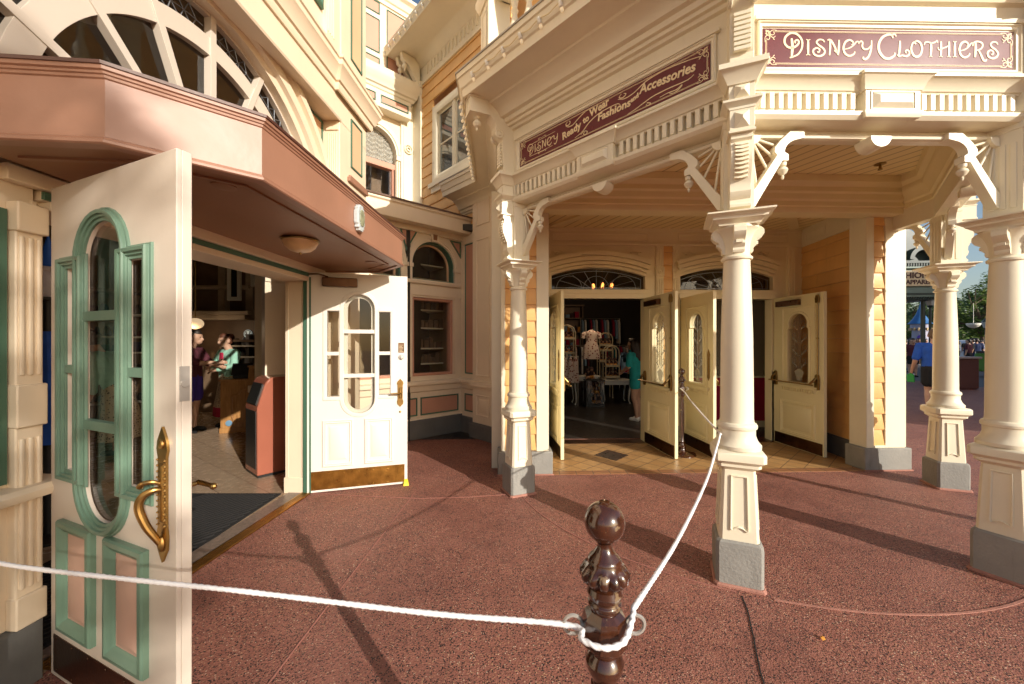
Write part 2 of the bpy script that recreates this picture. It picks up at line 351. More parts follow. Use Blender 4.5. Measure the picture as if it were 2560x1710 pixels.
# ------------------------------------------------------------------ mesh building
def V(*a): return Vector(a)
def frame(ox, oy, az, z=0.0):
    """a wall's own axes: x to the right as seen from outside, y into the wall, z up; az = direction of x clockwise from +Y"""
    return Matrix.Translation((ox, oy, z)) @ Matrix.Rotation(R(90 - az), 4, 'Z')
class MB:
    def __init__(s): s.v = []; s.f = []; s.m = []; s.mi = 0; s.T = None
    def add(s, vs, fs):
        o = len(s.v)
        for p in vs:
            p = Vector(p)
            s.v.append(s.T @ p if s.T is not None else p)
        for f in fs:
            s.f.append([o + i for i in f]); s.m.append(s.mi)
        return s
    def box(s, x0, x1, y0, y1, z0, z1):
        return s.add([(x, y, z) for z in (z0, z1) for y in (y0, y1) for x in (x0, x1)],
                     [(0, 2, 3, 1), (4, 5, 7, 6), (0, 1, 5, 4), (2, 6, 7, 3), (0, 4, 6, 2), (1, 3, 7, 5)])
    def quad(s, a, b, c, d): return s.add([a, b, c, d], [(0, 1, 2, 3)])
    def prism(s, pts, y0, y1, holes=(), plane='xz'):
        loops = [list(pts)] + [list(h) for h in holes]
        flat = [p for lp in loops for p in lp]
        tri = tessellate_polygon([[Vector((p[0], p[1], 0)) for p in lp] for lp in loops])
        n = len(flat)
        if plane == 'xz': A = [(p[0], y0, p[1]) for p in flat]; B = [(p[0], y1, p[1]) for p in flat]
        elif plane == 'xy': A = [(p[0], p[1], y0) for p in flat]; B = [(p[0], p[1], y1) for p in flat]
        else: A = [(y0, p[0], p[1]) for p in flat]; B = [(y1, p[0], p[1]) for p in flat]
        fs = [tuple(t) for t in tri] + [tuple(n + i for i in reversed(t)) for t in tri]
        o = 0
        for lp in loops:
            k = len(lp)
            for i in range(k):
                j = (i + 1) % k
                fs.append((o + i, o + j, n + o + j, n + o + i))
            o += k
        return s.add(A + B, fs)
    def sweep(s, path, prof, N=(0, 0, 1), closed=False, cap=True, pclosed=True):
        P = [Vector(p) for p in path]; N = Vector(N); n = len(P); k = len(prof)
        vs = []
        for i in range(n):
            d1 = d2 = None
            if closed or i > 0: d1 = (P[i] - P[i - 1]).normalized()
            if closed or i < n - 1: d2 = (P[(i + 1) % n] - P[i]).normalized()
            if d1 is None: d1 = d2
            if d2 is None: d2 = d1
            s1 = d1.cross(N); s2 = d2.cross(N)
            a = (s1 + s2) / max(.25, 1 + s1.dot(s2))
            for (pa, pb) in prof: vs.append(P[i] + a * pa + N * pb)
        fs = []
        for i in range(n if closed else n - 1):
            i2 = (i + 1) % n
            for j in range(k if pclosed else k - 1):
                j2 = (j + 1) % k
                fs.append((i * k + j, i2 * k + j, i2 * k + j2, i * k + j2))
        if cap and not closed and pclosed:
            tri = tessellate_polygon([[Vector((p[0], p[1], 0)) for p in prof]])
            fs += [tuple(t) for t in tri] + [tuple((n - 1) * k + i for i in reversed(t)) for t in tri]
        return s.add(vs, fs)
    def lathe(s, cx, cy, prof, n=20, z=0.0, sq=0.0):
        vs = []; fs = []; k = len(prof)
        for (r, h) in prof:
            for i in range(n):
                a = 2 * PI * i / n
                vs.append((cx + r * math.cos(a), cy + r * math.sin(a), z + h))
        for j in range(k - 1):
            for i in range(n):
                i2 = (i + 1) % n
                fs.append((j * n + i, j * n + i2, (j + 1) * n + i2, (j + 1) * n + i))
        fs.append(tuple(range(n - 1, -1, -1))); fs.append(tuple((k - 1) * n + i for i in range(n)))
        return s.add(vs, fs)
    def sq(s, cx, cy, prof, ch=0.0):
        """square (optionally chamfered) stack: prof = (half width, height)"""
        vs = []; fs = []; k = len(prof)
        for (r, h) in prof:
            c = ch * r
            vs += [(cx + x, cy + y, h) for x, y in ((-r + c, -r), (r - c, -r), (r, -r + c), (r, r - c), (r - c, r), (-r + c, r), (-r, r - c), (-r, -r + c))]
        if ch == 0:
            vs = []
            for (r, h) in prof: vs += [(cx - r, cy - r, h), (cx + r, cy - r, h), (cx + r, cy + r, h), (cx - r, cy + r, h)]
        n = 8 if ch else 4
        for j in range(k - 1):
            for i in range(n):
                i2 = (i + 1) % n
                fs.append((j * n + i, j * n + i2, (j + 1) * n + i2, (j + 1) * n + i))
        fs.append(tuple(range(n - 1, -1, -1))); fs.append(tuple((k - 1) * n + i for i in range(n)))
        return s.add(vs, fs)
    def tube(s, path, r, n=8, cap=True):
        P = [Vector(p) for p in path]; m = len(P)
        rs = r if isinstance(r, (list, tuple)) else [r] * m
        up = None; vs = []; fs = []
        for i in range(m):
            d = (P[min(i + 1, m - 1)] - P[max(i - 1, 0)]).normalized()
            if up is None:
                up = d.cross(Vector((0, 0, 1)))
                if up.length < .05: up = d.cross(Vector((1, 0, 0)))
                up.normalize()
            up = (up - d * up.dot(d))
            up = up.normalized() if up.length > 1e-6 else d.orthogonal().normalized()
            w = d.cross(up)
            for j in range(n):
                a = 2 * PI * j / n
                vs.append(P[i] + (up * math.cos(a) + w * math.sin(a)) * rs[i])
        for i in range(m - 1):
            for j in range(n):
                j2 = (j + 1) % n
                fs.append((i * n + j, i * n + j2, (i + 1) * n + j2, (i + 1) * n + j))
        if cap: fs.append(tuple(range(n - 1, -1, -1))); fs.append(tuple((m - 1) * n + i for i in range(n)))
        return s.add(vs, fs)
    def ball(s, c, r, n=14, k=9):
        rx, ry, rz = r if isinstance(r, (list, tuple)) else (r, r, r)
        vs = []; fs = []
        for j in range(k + 1):
            t = -PI / 2 + PI * j / k
            for i in range(n):
                a = 2 * PI * i / n
                vs.append((c[0] + rx * math.cos(t) * math.cos(a), c[1] + ry * math.cos(t) * math.sin(a), c[2] + rz * math.sin(t)))
        for j in range(k):
            for i in range(n):
                i2 = (i + 1) % n
                fs.append((j * n + i, j * n + i2, (j + 1) * n + i2, (j + 1) * n + i))
        return s.add(vs, fs)
    def rect(s, x0, x1, z0, z1, prof, y=0.0):
        """moulding round a rectangle in the wall plane; prof = (outward, forward)"""
        return s.sweep([(x0, y, z0), (x1, y, z0), (x1, y, z1), (x0, y, z1)], prof, (0, -1, 0), True)
    def raised(s, x0, x1, z0, z1, b, y0, h):
        """raised field with sloped edges, standing h out of y0 (towards -y)"""
        return s.add([(x0, y0, z0), (x1, y0, z0), (x1, y0, z1), (x0, y0, z1), (x0 + b, y0 - h, z0 + b), (x1 - b, y0 - h, z0 + b), (x1 - b, y0 - h, z1 - b), (x0 + b, y0 - h, z1 - b)],
                     [(0, 1, 5, 4), (1, 2, 6, 5), (2, 3, 7, 6), (3, 0, 4, 7), (4, 5, 6, 7)])
WORLDM = {}
def put(o, parent, world):
    COL.objects.link(o)
    WORLDM[o.name] = world.copy()
    if parent is not None:
        o.parent = parent
        o.matrix_basis = WORLDM[parent.name].inverted() @ world
    else:
        o.matrix_basis = world
    return o
def build(mb, name, mats, parent=None, world=None, smooth=28, bevel=0.0, weld=False):
    me = bpy.data.meshes.new(name)
    bm = bmesh.new()
    vs = [bm.verts.new(p) for p in mb.v]
    for f, mi in zip(mb.f, mb.m):
        try:
            fc = bm.faces.new([vs[i] for i in f]); fc.material_index = mi
        except ValueError:
            pass
    bmesh.ops.remove_doubles(bm, verts=bm.verts, dist=1e-5) if weld else None
    bmesh.ops.recalc_face_normals(bm, faces=bm.faces)
    bm.to_mesh(me); bm.free()
    for m in (mats if isinstance(mats, (list, tuple)) else [mats]): me.materials.append(m)
    if smooth:
        me.shade_smooth(); me.set_sharp_from_angle(angle=R(smooth))
    o = bpy.data.objects.new(name, me)
    if world is None: world = WORLDM[parent.name] if parent is not None else Matrix.Identity(4)
    put(o, parent, world)
    if bevel:
        bv = o.modifiers.new('edge', 'BEVEL'); bv.width = bevel; bv.segments = 2; bv.limit_method = 'ANGLE'; bv.angle_limit = R(50); bv.harden_normals = False
    return o
def tag(o, label, cat=None, group=None, kind=None):
    if label: o['label'] = label
    if cat: o['category'] = cat
    if group: o['group'] = group
    if kind: o['kind'] = kind
    return o
def empty(name, world, label, cat, group=None):
    o = bpy.data.objects.new(name, None); o.empty_display_size = .2
    put(o, None, world)
    return tag(o, label, cat, group)
def grp(name, parent, world=None):
    o = bpy.data.objects.new(name, None); o.empty_display_size = .1
    return put(o, parent, world if world is not None else WORLDM[parent.name])
def arc(cx, cz, r, a0, a1, n, y=None):
    out = []
    for i in range(n + 1):
        a = R(a0 + (a1 - a0) * i / n)
        p = (cx + r * math.cos(a), cz + r * math.sin(a))
        out.append(p if y is None else (p[0], y, p[1]))
    return out
def spline(pts, n=8, closed=False):
    P = [Vector(p) for p in pts]; m = len(P); out = []
    g = lambda i: P[i % m] if closed else P[max(0, min(m - 1, i))]
    for i in range(m if closed else m - 1):
        a, b, c, d = g(i - 1), g(i), g(i + 1), g(i + 2)
        for k in range(n):
            t = k / n
            out.append(.5 * ((2 * b) + (c - a) * t + (2 * a - 5 * b + 4 * c - d) * t * t + (3 * b - a - 3 * c + d) * t ** 3))
    if not closed: out.append(P[-1].copy())
    return out
def ribbon(mb, pts, w, y0, y1, taper=.6):
    """flat brush stroke in the xz plane, w wide, between y0 and y1"""
    P = [Vector((p[0], p[1])) for p in pts]; m = len(P); L = []; Rr = []
    for i in range(m):
        d = (P[min(i + 1, m - 1)] - P[max(i - 1, 0)])
        if d.length < 1e-9: d = Vector((1, 0))
        d.normalize(); nn = Vector((-d.y, d.x))
        t = i / max(1, m - 1)
        h = w / 2 * (taper + (1 - taper) * math.sin(PI * t))
        L.append(P[i] + nn * h); Rr.append(P[i] - nn * h)
    vs = [(p.x, y0, p.y) for p in L] + [(p.x, y0, p.y) for p in Rr] + [(p.x, y1, p.y) for p in L] + [(p.x, y1, p.y) for p in Rr]
    fs = []
    for i in range(m - 1):
        fs += [(i, i + 1, m + i + 1, m + i), (i, 2 * m + i, 2 * m + i + 1, i + 1), (m + i, m + i + 1, 3 * m + i + 1, 3 * m + i)]
    fs += [(0, m, 3 * m, 2 * m), (m - 1, 3 * m - 1, 4 * m - 1, 2 * m - 1)]
    return mb.add(vs, fs)
# ------------------------------------------------------------------ ground
I4 = Matrix.Identity(4)
mb = MB(); mb.quad((-150, -60, 0), (260, -60, 0), (260, 400, 0), (-150, 400, 0))
ground = tag(build(mb, 'ground', GROUND, world=I4, smooth=0), 'red brown exposed aggregate paving', None, None, 'structure')
def strip(path, w, z0, z1, name, m, label):
    b = MB(); b.sweep([(p[0], p[1], 0) for p in path], [(-w / 2, z0), (w / 2, z0), (w / 2, z1), (-w / 2, z1)])
    return tag(build(b, name, m, world=I4, smooth=0), label, None, None, 'structure')
JOINT = paint('pink_joint', (.36, .15, .115), .8, .15, 8, .3, dirt=.4)
strip([(-1.00, 4.0), (-1.03, 3.3), (-1.07, 2.5), (-1.11, 1.6), (-1.16, .2), (-1.22, -1.5)], .007, .001, .004, 'paving_joint', JOINT, 'thin pink joint line in the paving')
strip([(-2.05, 3.93), (-1.4, 3.85), (-.9, 3.80), (-.4, 3.84), (-.06, 3.9)], .007, .001, .004, 'paving_joint', JOINT, 'thin pink joint line in the paving')
_c = (2.33, 4.50); _r = 2.32
def arcp(a0, a1, n, r=_r): return [(_c[0] + r * math.sin(R(a0 + (a1 - a0) * i / n)), _c[1] - r * math.cos(R(a0 + (a1 - a0) * i / n))) for i in range(n + 1)]
strip(arcp(-75, -24, 20), .010, .001, .004, 'paving_joint', JOINT, 'thin pink joint line in the paving')
strip(arcp(-19, 24, 30), .015, .001, .005, 'porch_edge_joint', SALMON, 'salmon sealant line curving round the porch edge')
strip([(1.40, 2.34), (1.375, 2.26), (1.352, 2.20), (1.335, 2.16), (1.30, 2.09), (1.262, 2.0), (1.235, 1.95), (1.165, 1.80), (1.05, 1.5), (.95, 1.1), (.8, .3), (.6, -1)], .006, .001, .004, 'paving_crack', BLACKC, 'black filled crack in the paving')
b = MB(); b.quad((16, 13.2, .004), (90, 13.2, .004), (90, 120, .004), (26, 120, .004))
STREET = paint('grey_street_asphalt', (.10, .095, .10), .75, .15, 1.2, .5, 40)
tag(build(b, 'street', STREET, world=I4, smooth=0), 'grey street surface beyond the porch', None, None, 'structure')

# ------------------------------------------------------------------ left shop building
LBF = frame(-2.132, 3.25, 3.2)
LB = empty('shop_building', LBF, 'peach and cream shop front with big arched fanlight over a brown canopy', 'building')
AU, AZ_, AR = -.43, 2.61, 1.33
b = MB()
b.box(-3.6, -2.6, 0, .25, .28, 2.31); b.box(-2.6, -1.74, 0, .25, .28, .93); b.box(-2.6, -1.74, 0, .25, 2.13, 2.31)
b.box(-1.74, -1.475, 0, .12, .28, 2.31)
b.box(-1.445, .70, .03, .24, 2.20, 2.31); b.box(.70, 1.60, 0, .25, .28, 2.31)
hole = arc(AU, AZ_, AR, 178, 2, 40); hole = [(hole[0][0], 2.40)] + hole + [(hole[-1][0], 2.40)]
b.prism([(-3.6, 2.31), (.95, 2.31), (.95, 4.2), (-3.6, 4.2)], 0, .25, [hole[::-1]])
build(b, 'wall', WARMC, LB, bevel=.004)
b = MB(); b.box(-3.6, 1.61, -.2, .25, 3.97, 8.4); b.box(.95, 1.61, -.2, .02, 2.62, 3.97); b.box(.95, 1.61, -.12, .02, .28, 2.62)
build(b, 'upper_wall', WARMC, LB, bevel=.006)
b = MB(); b.box(-3.6, -1.475, -.05, .2, 0, .28); build(b, 'base', GREYD, LB, bevel=.006); b = MB(); b.box(.72, 1.63, -.05, .2, 0, .28)
build(b, 'base', GREYD, LB, bevel=.006)
# mouldings round the arch
b = MB()
pf = [(0, -.12), (0, .03), (.05, .045), (.06, .085), (.13, .095), (.15, .06), (.19, .055), (.20, .10), (.25, .11), (.27, .02), (.27, -.02)]
b.sweep([(p[0], 0, p[1]) for p in arc(AU, AZ_, AR, -4, 184, 60)], pf, (0, -1, 0))
build(b, 'arch_moulding', WARMC, LB)
# fanlight
b = MB(); holes = []
for i in range(8):
    a0, a1 = i * 22.5, (i + 1) * 22.5
    for r0, r1, g in ((.36, 1.03, 1.6), (1.16, 1.31, 1.6)):
        g0 = math.degrees(.025 / r0); g1 = math.degrees(.025 / r1)
        o = arc(AU, AZ_, r1, a0 + g1, a1 - g1, 8); inn = arc(AU, AZ_, r0, a1 - g0, a0 + g0, 5)
        holes.append(o + inn)
outer = arc(AU, AZ_, AR, 0, 180, 60)
b.prism(outer, .045, .09, holes)
for i in range(7):                                                     # radial bars run proud through the rings
    a = R(22.5 * (i + 1)); d = Vector((math.cos(a), 0, math.sin(a))); t = Vector((-d.z, 0, d.x)) * .025
    c0 = Vector((AU, 0, AZ_)) + d * .33; c1 = Vector((AU, 0, AZ_)) + d * 1.36
    q = [c0 + t, c1 + t, c1 - t, c0 - t]
    b.add([p + Vector((0, .036, 0)) for p in q] + [p + Vector((0, .05, 0)) for p in q], [(0, 1, 2, 3), (7, 6, 5, 4), (0, 4, 5, 1), (1, 5, 6, 2), (2, 6, 7, 3), (3, 7, 4, 0)])
fan = build(b, 'fanlight_window', DOORC, LB, bevel=.004)  # greyer than the wall cream: shade of the set-back frame is in the colour
b = MB(); b.prism(arc(AU, AZ_, 1.10, 0, 180, 40), .088, .094); build(b, 'pane', GLASS, fan)
b = MB(); b.prism(arc(AU, AZ_, 1.325, 0, 180, 40) + arc(AU, AZ_, 1.12, 180, 0, 40), .088, .094); build(b, 'leaded_pane', GLASSD, fan)
b = MB()
for i in range(8):
    for k, w in ((.30, .05), (.5, .11), (.7, .05)):
        a = R(22.5 * (i + k)); 
        for dr in (-1, 1):
            a2 = a + dr * R(2.2); b.tube([(AU + r * math.cos(a + (a2 - a) * t), .084, AZ_ + r * math.sin(a + (a2 - a) * t)) for r, t in ((1.16, 0), (1.235, 1), (1.31, 0))], .004, 5)
    b.tube([(AU + 1.235 * math.cos(R(22.5 * i + 2 + 18.5 * q / 6)), .084, AZ_ + 1.235 * math.sin(R(22.5 * i + 2 + 18.5 * q / 6))) for q in range(7)], .004, 5)
build(b, 'lead_came', LEAD, fan)
# spandrel panels, pavilion panels, pilaster flutes
def panel(x0, x1, z0, z1, y, name, parent, m=PEACH, g=GREEN, w=.022, h=.012, world=None):
    q = MB(); q.box(x0, x1, y - .004, y + .004, z0, z1); p = build(q, name, m, parent, world)
    q = MB(); q.rect(x0, x1, z0, z1, [(0, -.002), (0, h), (-w * .5, h * 1.3), (-w, h * .6), (-w, -.002)], y); build(q, 'panel_trim', g, p)
    return p
sp = arc(AU, AZ_, 1.64, 4, 40, 14)
poly = [(.915, 2.72)] + [q for q in sp if q[0] < .915] + [(sp[-1][0], 3.93), (.915, 3.93)]
poly = [(.915, 3.0)] + [q for q in arc(AU, AZ_, 1.66, 14, 52, 14) if q[0] < .9] + [(.60, 3.93), (.915, 3.93)]
b = MB(); b.prism(poly, -.012, .004); spn = build(b, 'spandrel_panel', PEACH, LB)
b = MB(); b.sweep([(p[0], -.012, p[1]) for p in poly], [(-.02, -.002), (.0, -.002), (.0, .012), (-.02, .012)], (0, -1, 0), True); build(b, 'panel_trim', GREEN, spn)
panel(1.20, 1.48, 3.57, 4.13, -.202, 'wall_panel', LB); panel(1.20, 1.48, 4.82, 5.85, -.202, 'wall_panel', LB); panel(1.20, 1.48, 6.0, 7.2, -.202, 'wall_panel', LB)
b = MB(); b.box(1.12, 1.60, -.235, -.18, 3.38, 3.43); b.box(1.15, 1.585, -.225, -.18, 3.43, 3.46); build(b, 'ledge', BROWN, LB, bevel=.004)
b = MB()
for i in range(5): b.box(.944, .951, -.168 + i * .022, -.158 + i * .022, 2.7, 3.83)
b.box(.935, .951, -.19, -.05, 3.86, 3.90); b.box(.96, 1.10, -.212, -.19, 4.62, 8.3); b.box(.62, .80, -.235, -.19, 4.62, 8.3); b.box(-.6, -.3, -.235, -.19, 4.62, 8.3)
for i in range(4): b.box(.645 + .035 * i, .66 + .035 * i, -.243, -.23, 4.7, 8.2)
build(b, 'pilaster', WARMC, LB, bevel=.003)
b = MB(); b.box(-.25, .58, -.206, -.19, 4.85, 6.6); w = build(b, 'window', DARKT, LB)
b = MB(); b.rect(-.25, .58, 4.85, 6.6, [(0, -.01), (0, .03), (-.03, .04), (-.06, .02), (-.06, -.01)], -.2); build(b, 'frame', GREEN, w)
# cornice
b = MB()
cp = [(0, 0), (.02, 0), (.03, .03), (.03, .07), (.05, .08), (.06, .12), (.10, .19), (.11, .20), (.11, .25), (.125, .26), (.125, .29), (0, .34)]
b.sweep([(-3.6, -.2, 0), (.84, -.2, 0), (.84, -.235, 0), (1.635, -.235, 0), (1.635, .4, 0)], [(a, 4.22 + z) for a, z in cp] , (0, 0, 1))
b.sweep([(-3.6, -.2, 0), (.955, -.2, 0)], [(0, 3.955), (.012, 3.955), (.02, 3.97), (.02, 3.985), (.008, 4.0), (0, 4.0)], (0, 0, 1))
build(b, 'cornice', WARMC, LB, bevel=0)
# pilaster, window frame and sill at the near side of the doors
b = MB(); b.box(-1.565, -1.468, -.04, .02, .28, 2.17)
for i in range(3): b.box(-1.555 + .030 * i, -1.537 + .030 * i, -.05, -.035, .45, 1.12); b.box(-1.555 + .030 * i, -1.537 + .030 * i, -.05, -.035, 1.40, 2.02)
b.box(-1.572, -1.463, -.058, 0, 1.17, 1.36); b.box(-1.572, -1.46, -.062, 0, 2.04, 2.17); b.box(-1.572, -1.463, -.055, 0, .28, .42)
build(b, 'pilaster', WARMC, LB, bevel=.006)
b = MB(); b.rect(-2.6, -1.578, .93, 2.13, [(0, -.2), (0, .02), (-.04, .03), (-.09, .01), (-.09, -.2)], 0); dw = build(b, 'display_window', GREEN, LB)
b = MB(); b.box(-2.52, -1.64, .10, .106, 1.0, 2.05); build(b, 'pane', GLASSD, dw)
b = MB(); b.sweep([(-3.6, 0, 0), (-1.455, 0, 0), (-1.455, .12, 0)], [(-.05, .84), (.06, .845), (.085, .85), (.095, .87), (.095, .885), (.08, .905), (-.05, .915)], (0, 0, 1)); build(b, 'sill', WARMC, LB)
b = MB(); b.rect(-2.6, -1.62, .36, .74, [(0, 0), (0, .02), (-.02, .025), (-.03, 0)], -.0); build(b, 'panel_trim', GREEN, LB)
# door case: reveals, head with green stripe, threshold
b = MB(); b.box(.68, .93, .0, .235, 0, 2.31); b.box(.672, .93, .012, .245, 0, .16); b.box(.676, .69, .05, .062, .16, 2.17); b.box(.676, .69, .20, .212, .16, 2.17); b.box(-1.49, -1.47, -.01, .14, 0, 2.2); b.box(-1.435, .68, -.03, .26, 2.17, 2.215)
b.box(-1.6, .98, -.055, .0, 2.255, 2.325); b.box(-1.46, .70, -.018, .03, 2.21, 2.26)
fr = build(b, 'door_frame', WARMC, LB, bevel=.004)
b = MB(); b.box(-1.46, .70, -.032, -.016, 2.216, 2.252); b.box(.655, .682, -.05, .03, .012, 2.21); build(b, 'stripe', GREEN, fr, bevel=.002)
b = MB(); b.box(.672, .685, -.045, -.01, 1.78, 1.90); b.box(.672, .685, -.045, -.01, 1.0, 1.13); b.box(.672, .685, -.045, -.01, .30, .42)
for z in (1.2, 1.8): b.tube([(-1.42, -.03, z), (-1.42, -.03, z + .1)], .01, 8)
build(b, 'hinge', BRASSD, fr)
b = MB(); b.box(-1.44, .67, -.045, .05, .004, .016)
for i in range(4): b.box(-1.44, .67, -.04 + i * .022, -.028 + i * .022, .016, .020)
build(b, 'threshold', BRASS, LB, bevel=.001)
b = MB(); b.box(-1.44, .67, .05, .19, .004, .010)
GRAN = paint('granite_strip', (.20, .15, .12), .35, .35, 60, .05); build(b, 'granite_strip', GRAN, LB)
# canopy
b = MB()
cpts = [(-2.30, 1.415), (-1.569, 1.480), (-1.184, 1.818), (-1.102, 3.858), (-1.46, 4.235), (-2.15, 4.20)]
fp = [(-.04, 2.31), (.006, 2.31), (.013, 2.315), (.014, 2.325), (.007, 2.329), (.009, 2.336), (.0, 2.342), (0, 2.562), (.006, 2.566), (.008, 2.575), (.014, 2.578), (.016, 2.586), (.024, 2.590), (.026, 2.604), (-.04, 2.61)]
b.sweep([(p[0], p[1], 0) for p in cpts], fp)
can = build(b, 'canopy', BROWN, LB, world=I4)
b = MB(); b.prism(cpts, 2.585, 2.60, (), 'xy'); b.sweep([(p[0], p[1], 0) for p in cpts], [(.0, 2.605), (.032, 2.604), (.034, 2.616), (.0, 2.620)]); build(b, 'canopy_top', paint('dark_brown_flashing', (.10, .04, .03), .4, .1, 6, .1), can, world=I4)
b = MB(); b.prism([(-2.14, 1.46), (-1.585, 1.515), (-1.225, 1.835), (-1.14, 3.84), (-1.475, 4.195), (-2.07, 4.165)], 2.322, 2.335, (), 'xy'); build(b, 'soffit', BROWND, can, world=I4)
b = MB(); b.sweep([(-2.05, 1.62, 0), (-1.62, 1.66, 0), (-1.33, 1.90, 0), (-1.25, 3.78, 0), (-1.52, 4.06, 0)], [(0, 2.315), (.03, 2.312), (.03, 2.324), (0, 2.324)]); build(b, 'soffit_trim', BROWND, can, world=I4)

# ceiling lamp, downlights and emblem on the canopy
lm = empty('ceiling_lamp', Matrix.Translation((-1.593, 2.89, 2.32)), 'shallow alabaster dome lamp with brass finial under the brown canopy', 'lamp')
b = MB(); b.lathe(0, 0, [(.001, -.098), (.03, -.096), (.075, -.082), (.105, -.055), (.122, -.02), (.122, -.012)], 28); build(b, 'shade', LAMPG, lm)
b = MB(); b.lathe(0, 0, [(.128, -.016), (.132, -.008), (.10, 0.001)], 28); b.lathe(0, 0, [(.001, -.112), (.008, -.108), (.01, -.10), (.004, -.094)], 10); build(b, 'fitting', BRASSD, lm)
for x, y, lab in ((-1.425, 1.90, 'lit round downlight in the canopy above the near door'), (-1.364, 3.72, 'round downlight near the far tip of the brown canopy')):
    dl = empty('downlight', Matrix.Translation((x, y, 2.32)), lab, 'light', 'downlights in the brown canopy')
    b = MB(); b.lathe(0, 0, [(.045, -.006), (.055, -.004), (.055, .001), (.045, .001)], 20); build(b, 'ring', BROWND, dl)
    b = MB(); b.lathe(0, 0, [(.001, -.003), (.044, -.003), (.044, .0)], 20); build(b, 'lens', GLOWW, dl)
em = empty('wall_emblem', frame(-1.141, 2.83, 2.3, 2.46), 'small silver grey cartouche plaque fixed on the canopy fascia', 'plaque')
pts = []
for sx, sz in ((1, 1), (-1, 1), (-1, -1), (1, -1)):
    q = [(.058, .045), (.045, .055), (.05, .075), (.03, .08), (.028, .095)]
    if sx * sz < 0: q = q[::-1]
    pts += [(sx * x, sz * z) for x, z in q]
b = MB(); b.prism(pts, -.035, .002); build(b, 'surround', paint('silver_grey_paint', (.50, .55, .56), .5, .12, 20, .4, 60, dirt=.3), em, bevel=.006)
b = MB(); b.prism([(x * .62, z * .62) for x, z in pts], -.043, -.033); build(b, 'face', paint('dull_bronze', (.26, .27, .17), .5, .3, 30, .3, 60), em, bevel=.004)

# ------------------------------------------------------------------ linking wing with the arched window
RWF = frame(-1.644, 6.02, 48.0)
RW = empty('linking_wing', RWF, 'low cream wing with arched window and grey base between the two shops', 'building')
def arched(cx, zb, hw, zs, n=20): return [(cx - hw, zb)] + [(cx + hw, zb)] + arc(cx, zs, hw, 0, 180, n)
b = MB()
RC, RH = .475, .395
hs = [arched(RC + k, 2.56, RH, 2.80) for k in (0, -.98)] + [[(RC - .385 + k, 1.0), (RC + .385 + k, 1.0), (RC + .385 + k, 2.27), (RC - .385 + k, 2.27)] for k in (0, -.98)]
b.prism([(-1.9, .31), (1.03, .31), (1.03, 3.6), (-1.9, 3.6)], 0, .22, hs)
b.box(-1.9, 1.03, -.018, .01, 2.30, 2.47)
build(b, 'wall', WARMC, RW, bevel=.003)
b = MB(); b.box(-1.9, 1.045, -.035, .2, 0, .31); build(b, 'base', GREYD, RW, bevel=.008)
b = MB()
b.sweep([(-1.9, 0, 0), (1.08, 0, 0)], [(-.03, .845), (.05, .85), (.085, .862), (.09, .885), (.085, .91), (.07, .925), (-.03, .935)]); build(b, 'sill', WARMC, RW); b = MB(); b.sweep([(-1.9, 0, 0), (1.03, 0, 0)], [(0, .30), (.03, .30), (.03, .335), (.012, .345), (0, .345)]); b.sweep([(-1.9, 0, 0), (1.03, 0, 0)], [(0, .74), (.025, .76), (.03, .845), (0, .845)]); build(b, 'dado_moulding', WARMC, RW); b = MB()
b.sweep([(-.60, 0, 0), (.98, 0, 0)], [(-.03, 2.485), (.045, 2.487), (.055, 2.51), (.055, 2.53), (.045, 2.545), (-.03, 2.55)])
build(b, 'sill', WARMC, RW)
panel(.231, .952, .37, .66, -.003, 'wall_panel', RW, PINK); panel(-.55, .17, .37, .66, -.003, 'wall_panel', RW, PINK)
for k in (0, -.98):
    b = MB()
    for r0, r1, y0 in ((RH + .0, RH + .035, -.02), (RH + .035, RH + .07, -.034), (RH + .07, RH + .095, -.022)):
        b.prism(arc(RC + k, 2.80, r1, 0, 180, 28) + arc(RC + k, 2.80, r0, 180, 0, 28), y0, .01)
    for s in (-1, 1):
        b.box(RC + k + s * (RH + .047) - .047, RC + k + s * (RH + .047) + .047, -.022, .01, .94 if False else 1.0, 2.30)
        b.box(RC + k + s * (RH + .047) - .047, RC + k + s * (RH + .047) + .047, -.022, .01, 2.55, 2.74); b.box(RC + k + s * (RH + .047) - .06, RC + k + s * (RH + .047) + .06, -.04, .01, 2.74, 2.80)
    b.prism([(RC + k - .06, 3.19), (RC + k + .06, 3.19), (RC + k + .085, 3.345), (RC + k - .085, 3.345)], -.05, .01)
    build(b, 'arch_surround', WARMC, RW, bevel=.003)
    b = MB(); b.prism([(RC + k - .03, 3.22), (RC + k + .03, 3.22), (RC + k + .04, 3.31), (RC + k - .04, 3.31)], -.056, -.048); build(b, 'keystone_inset', BROWND, RW)
    b = MB(); b.prism(arched(RC + k, 2.56, RH, 2.80), .012, .19, [arched(RC + k, 2.575, RH - .022, 2.80)]); aw = build(b, 'arched_window', GREEN, RW, bevel=.004)
    b = MB(); b.prism(arched(RC + k, 2.585, RH - .03, 2.80), .15, .155); build(b, 'pane', GLASS, aw)
    b = MB(); b.prism(arched(RC + k, 2.575, RH - .022, 2.80), .13, .17, [arched(RC + k, 2.60, RH - .05, 2.80)]); build(b, 'inner_frame', PEACH, aw)
    b = MB(); b.rect(RC + k - .385, RC + k + .385, 1.0, 2.27, [(0, -.12), (0, .0), (-.03, .012), (-.045, 0), (-.045, -.12)], .03); rwn = build(b, 'window', PINK, RW, bevel=.003)
    b = MB(); b.box(RC + k - .35, RC + k + .35, .10, .105, 1.03, 2.24); build(b, 'pane', GLASS, rwn)
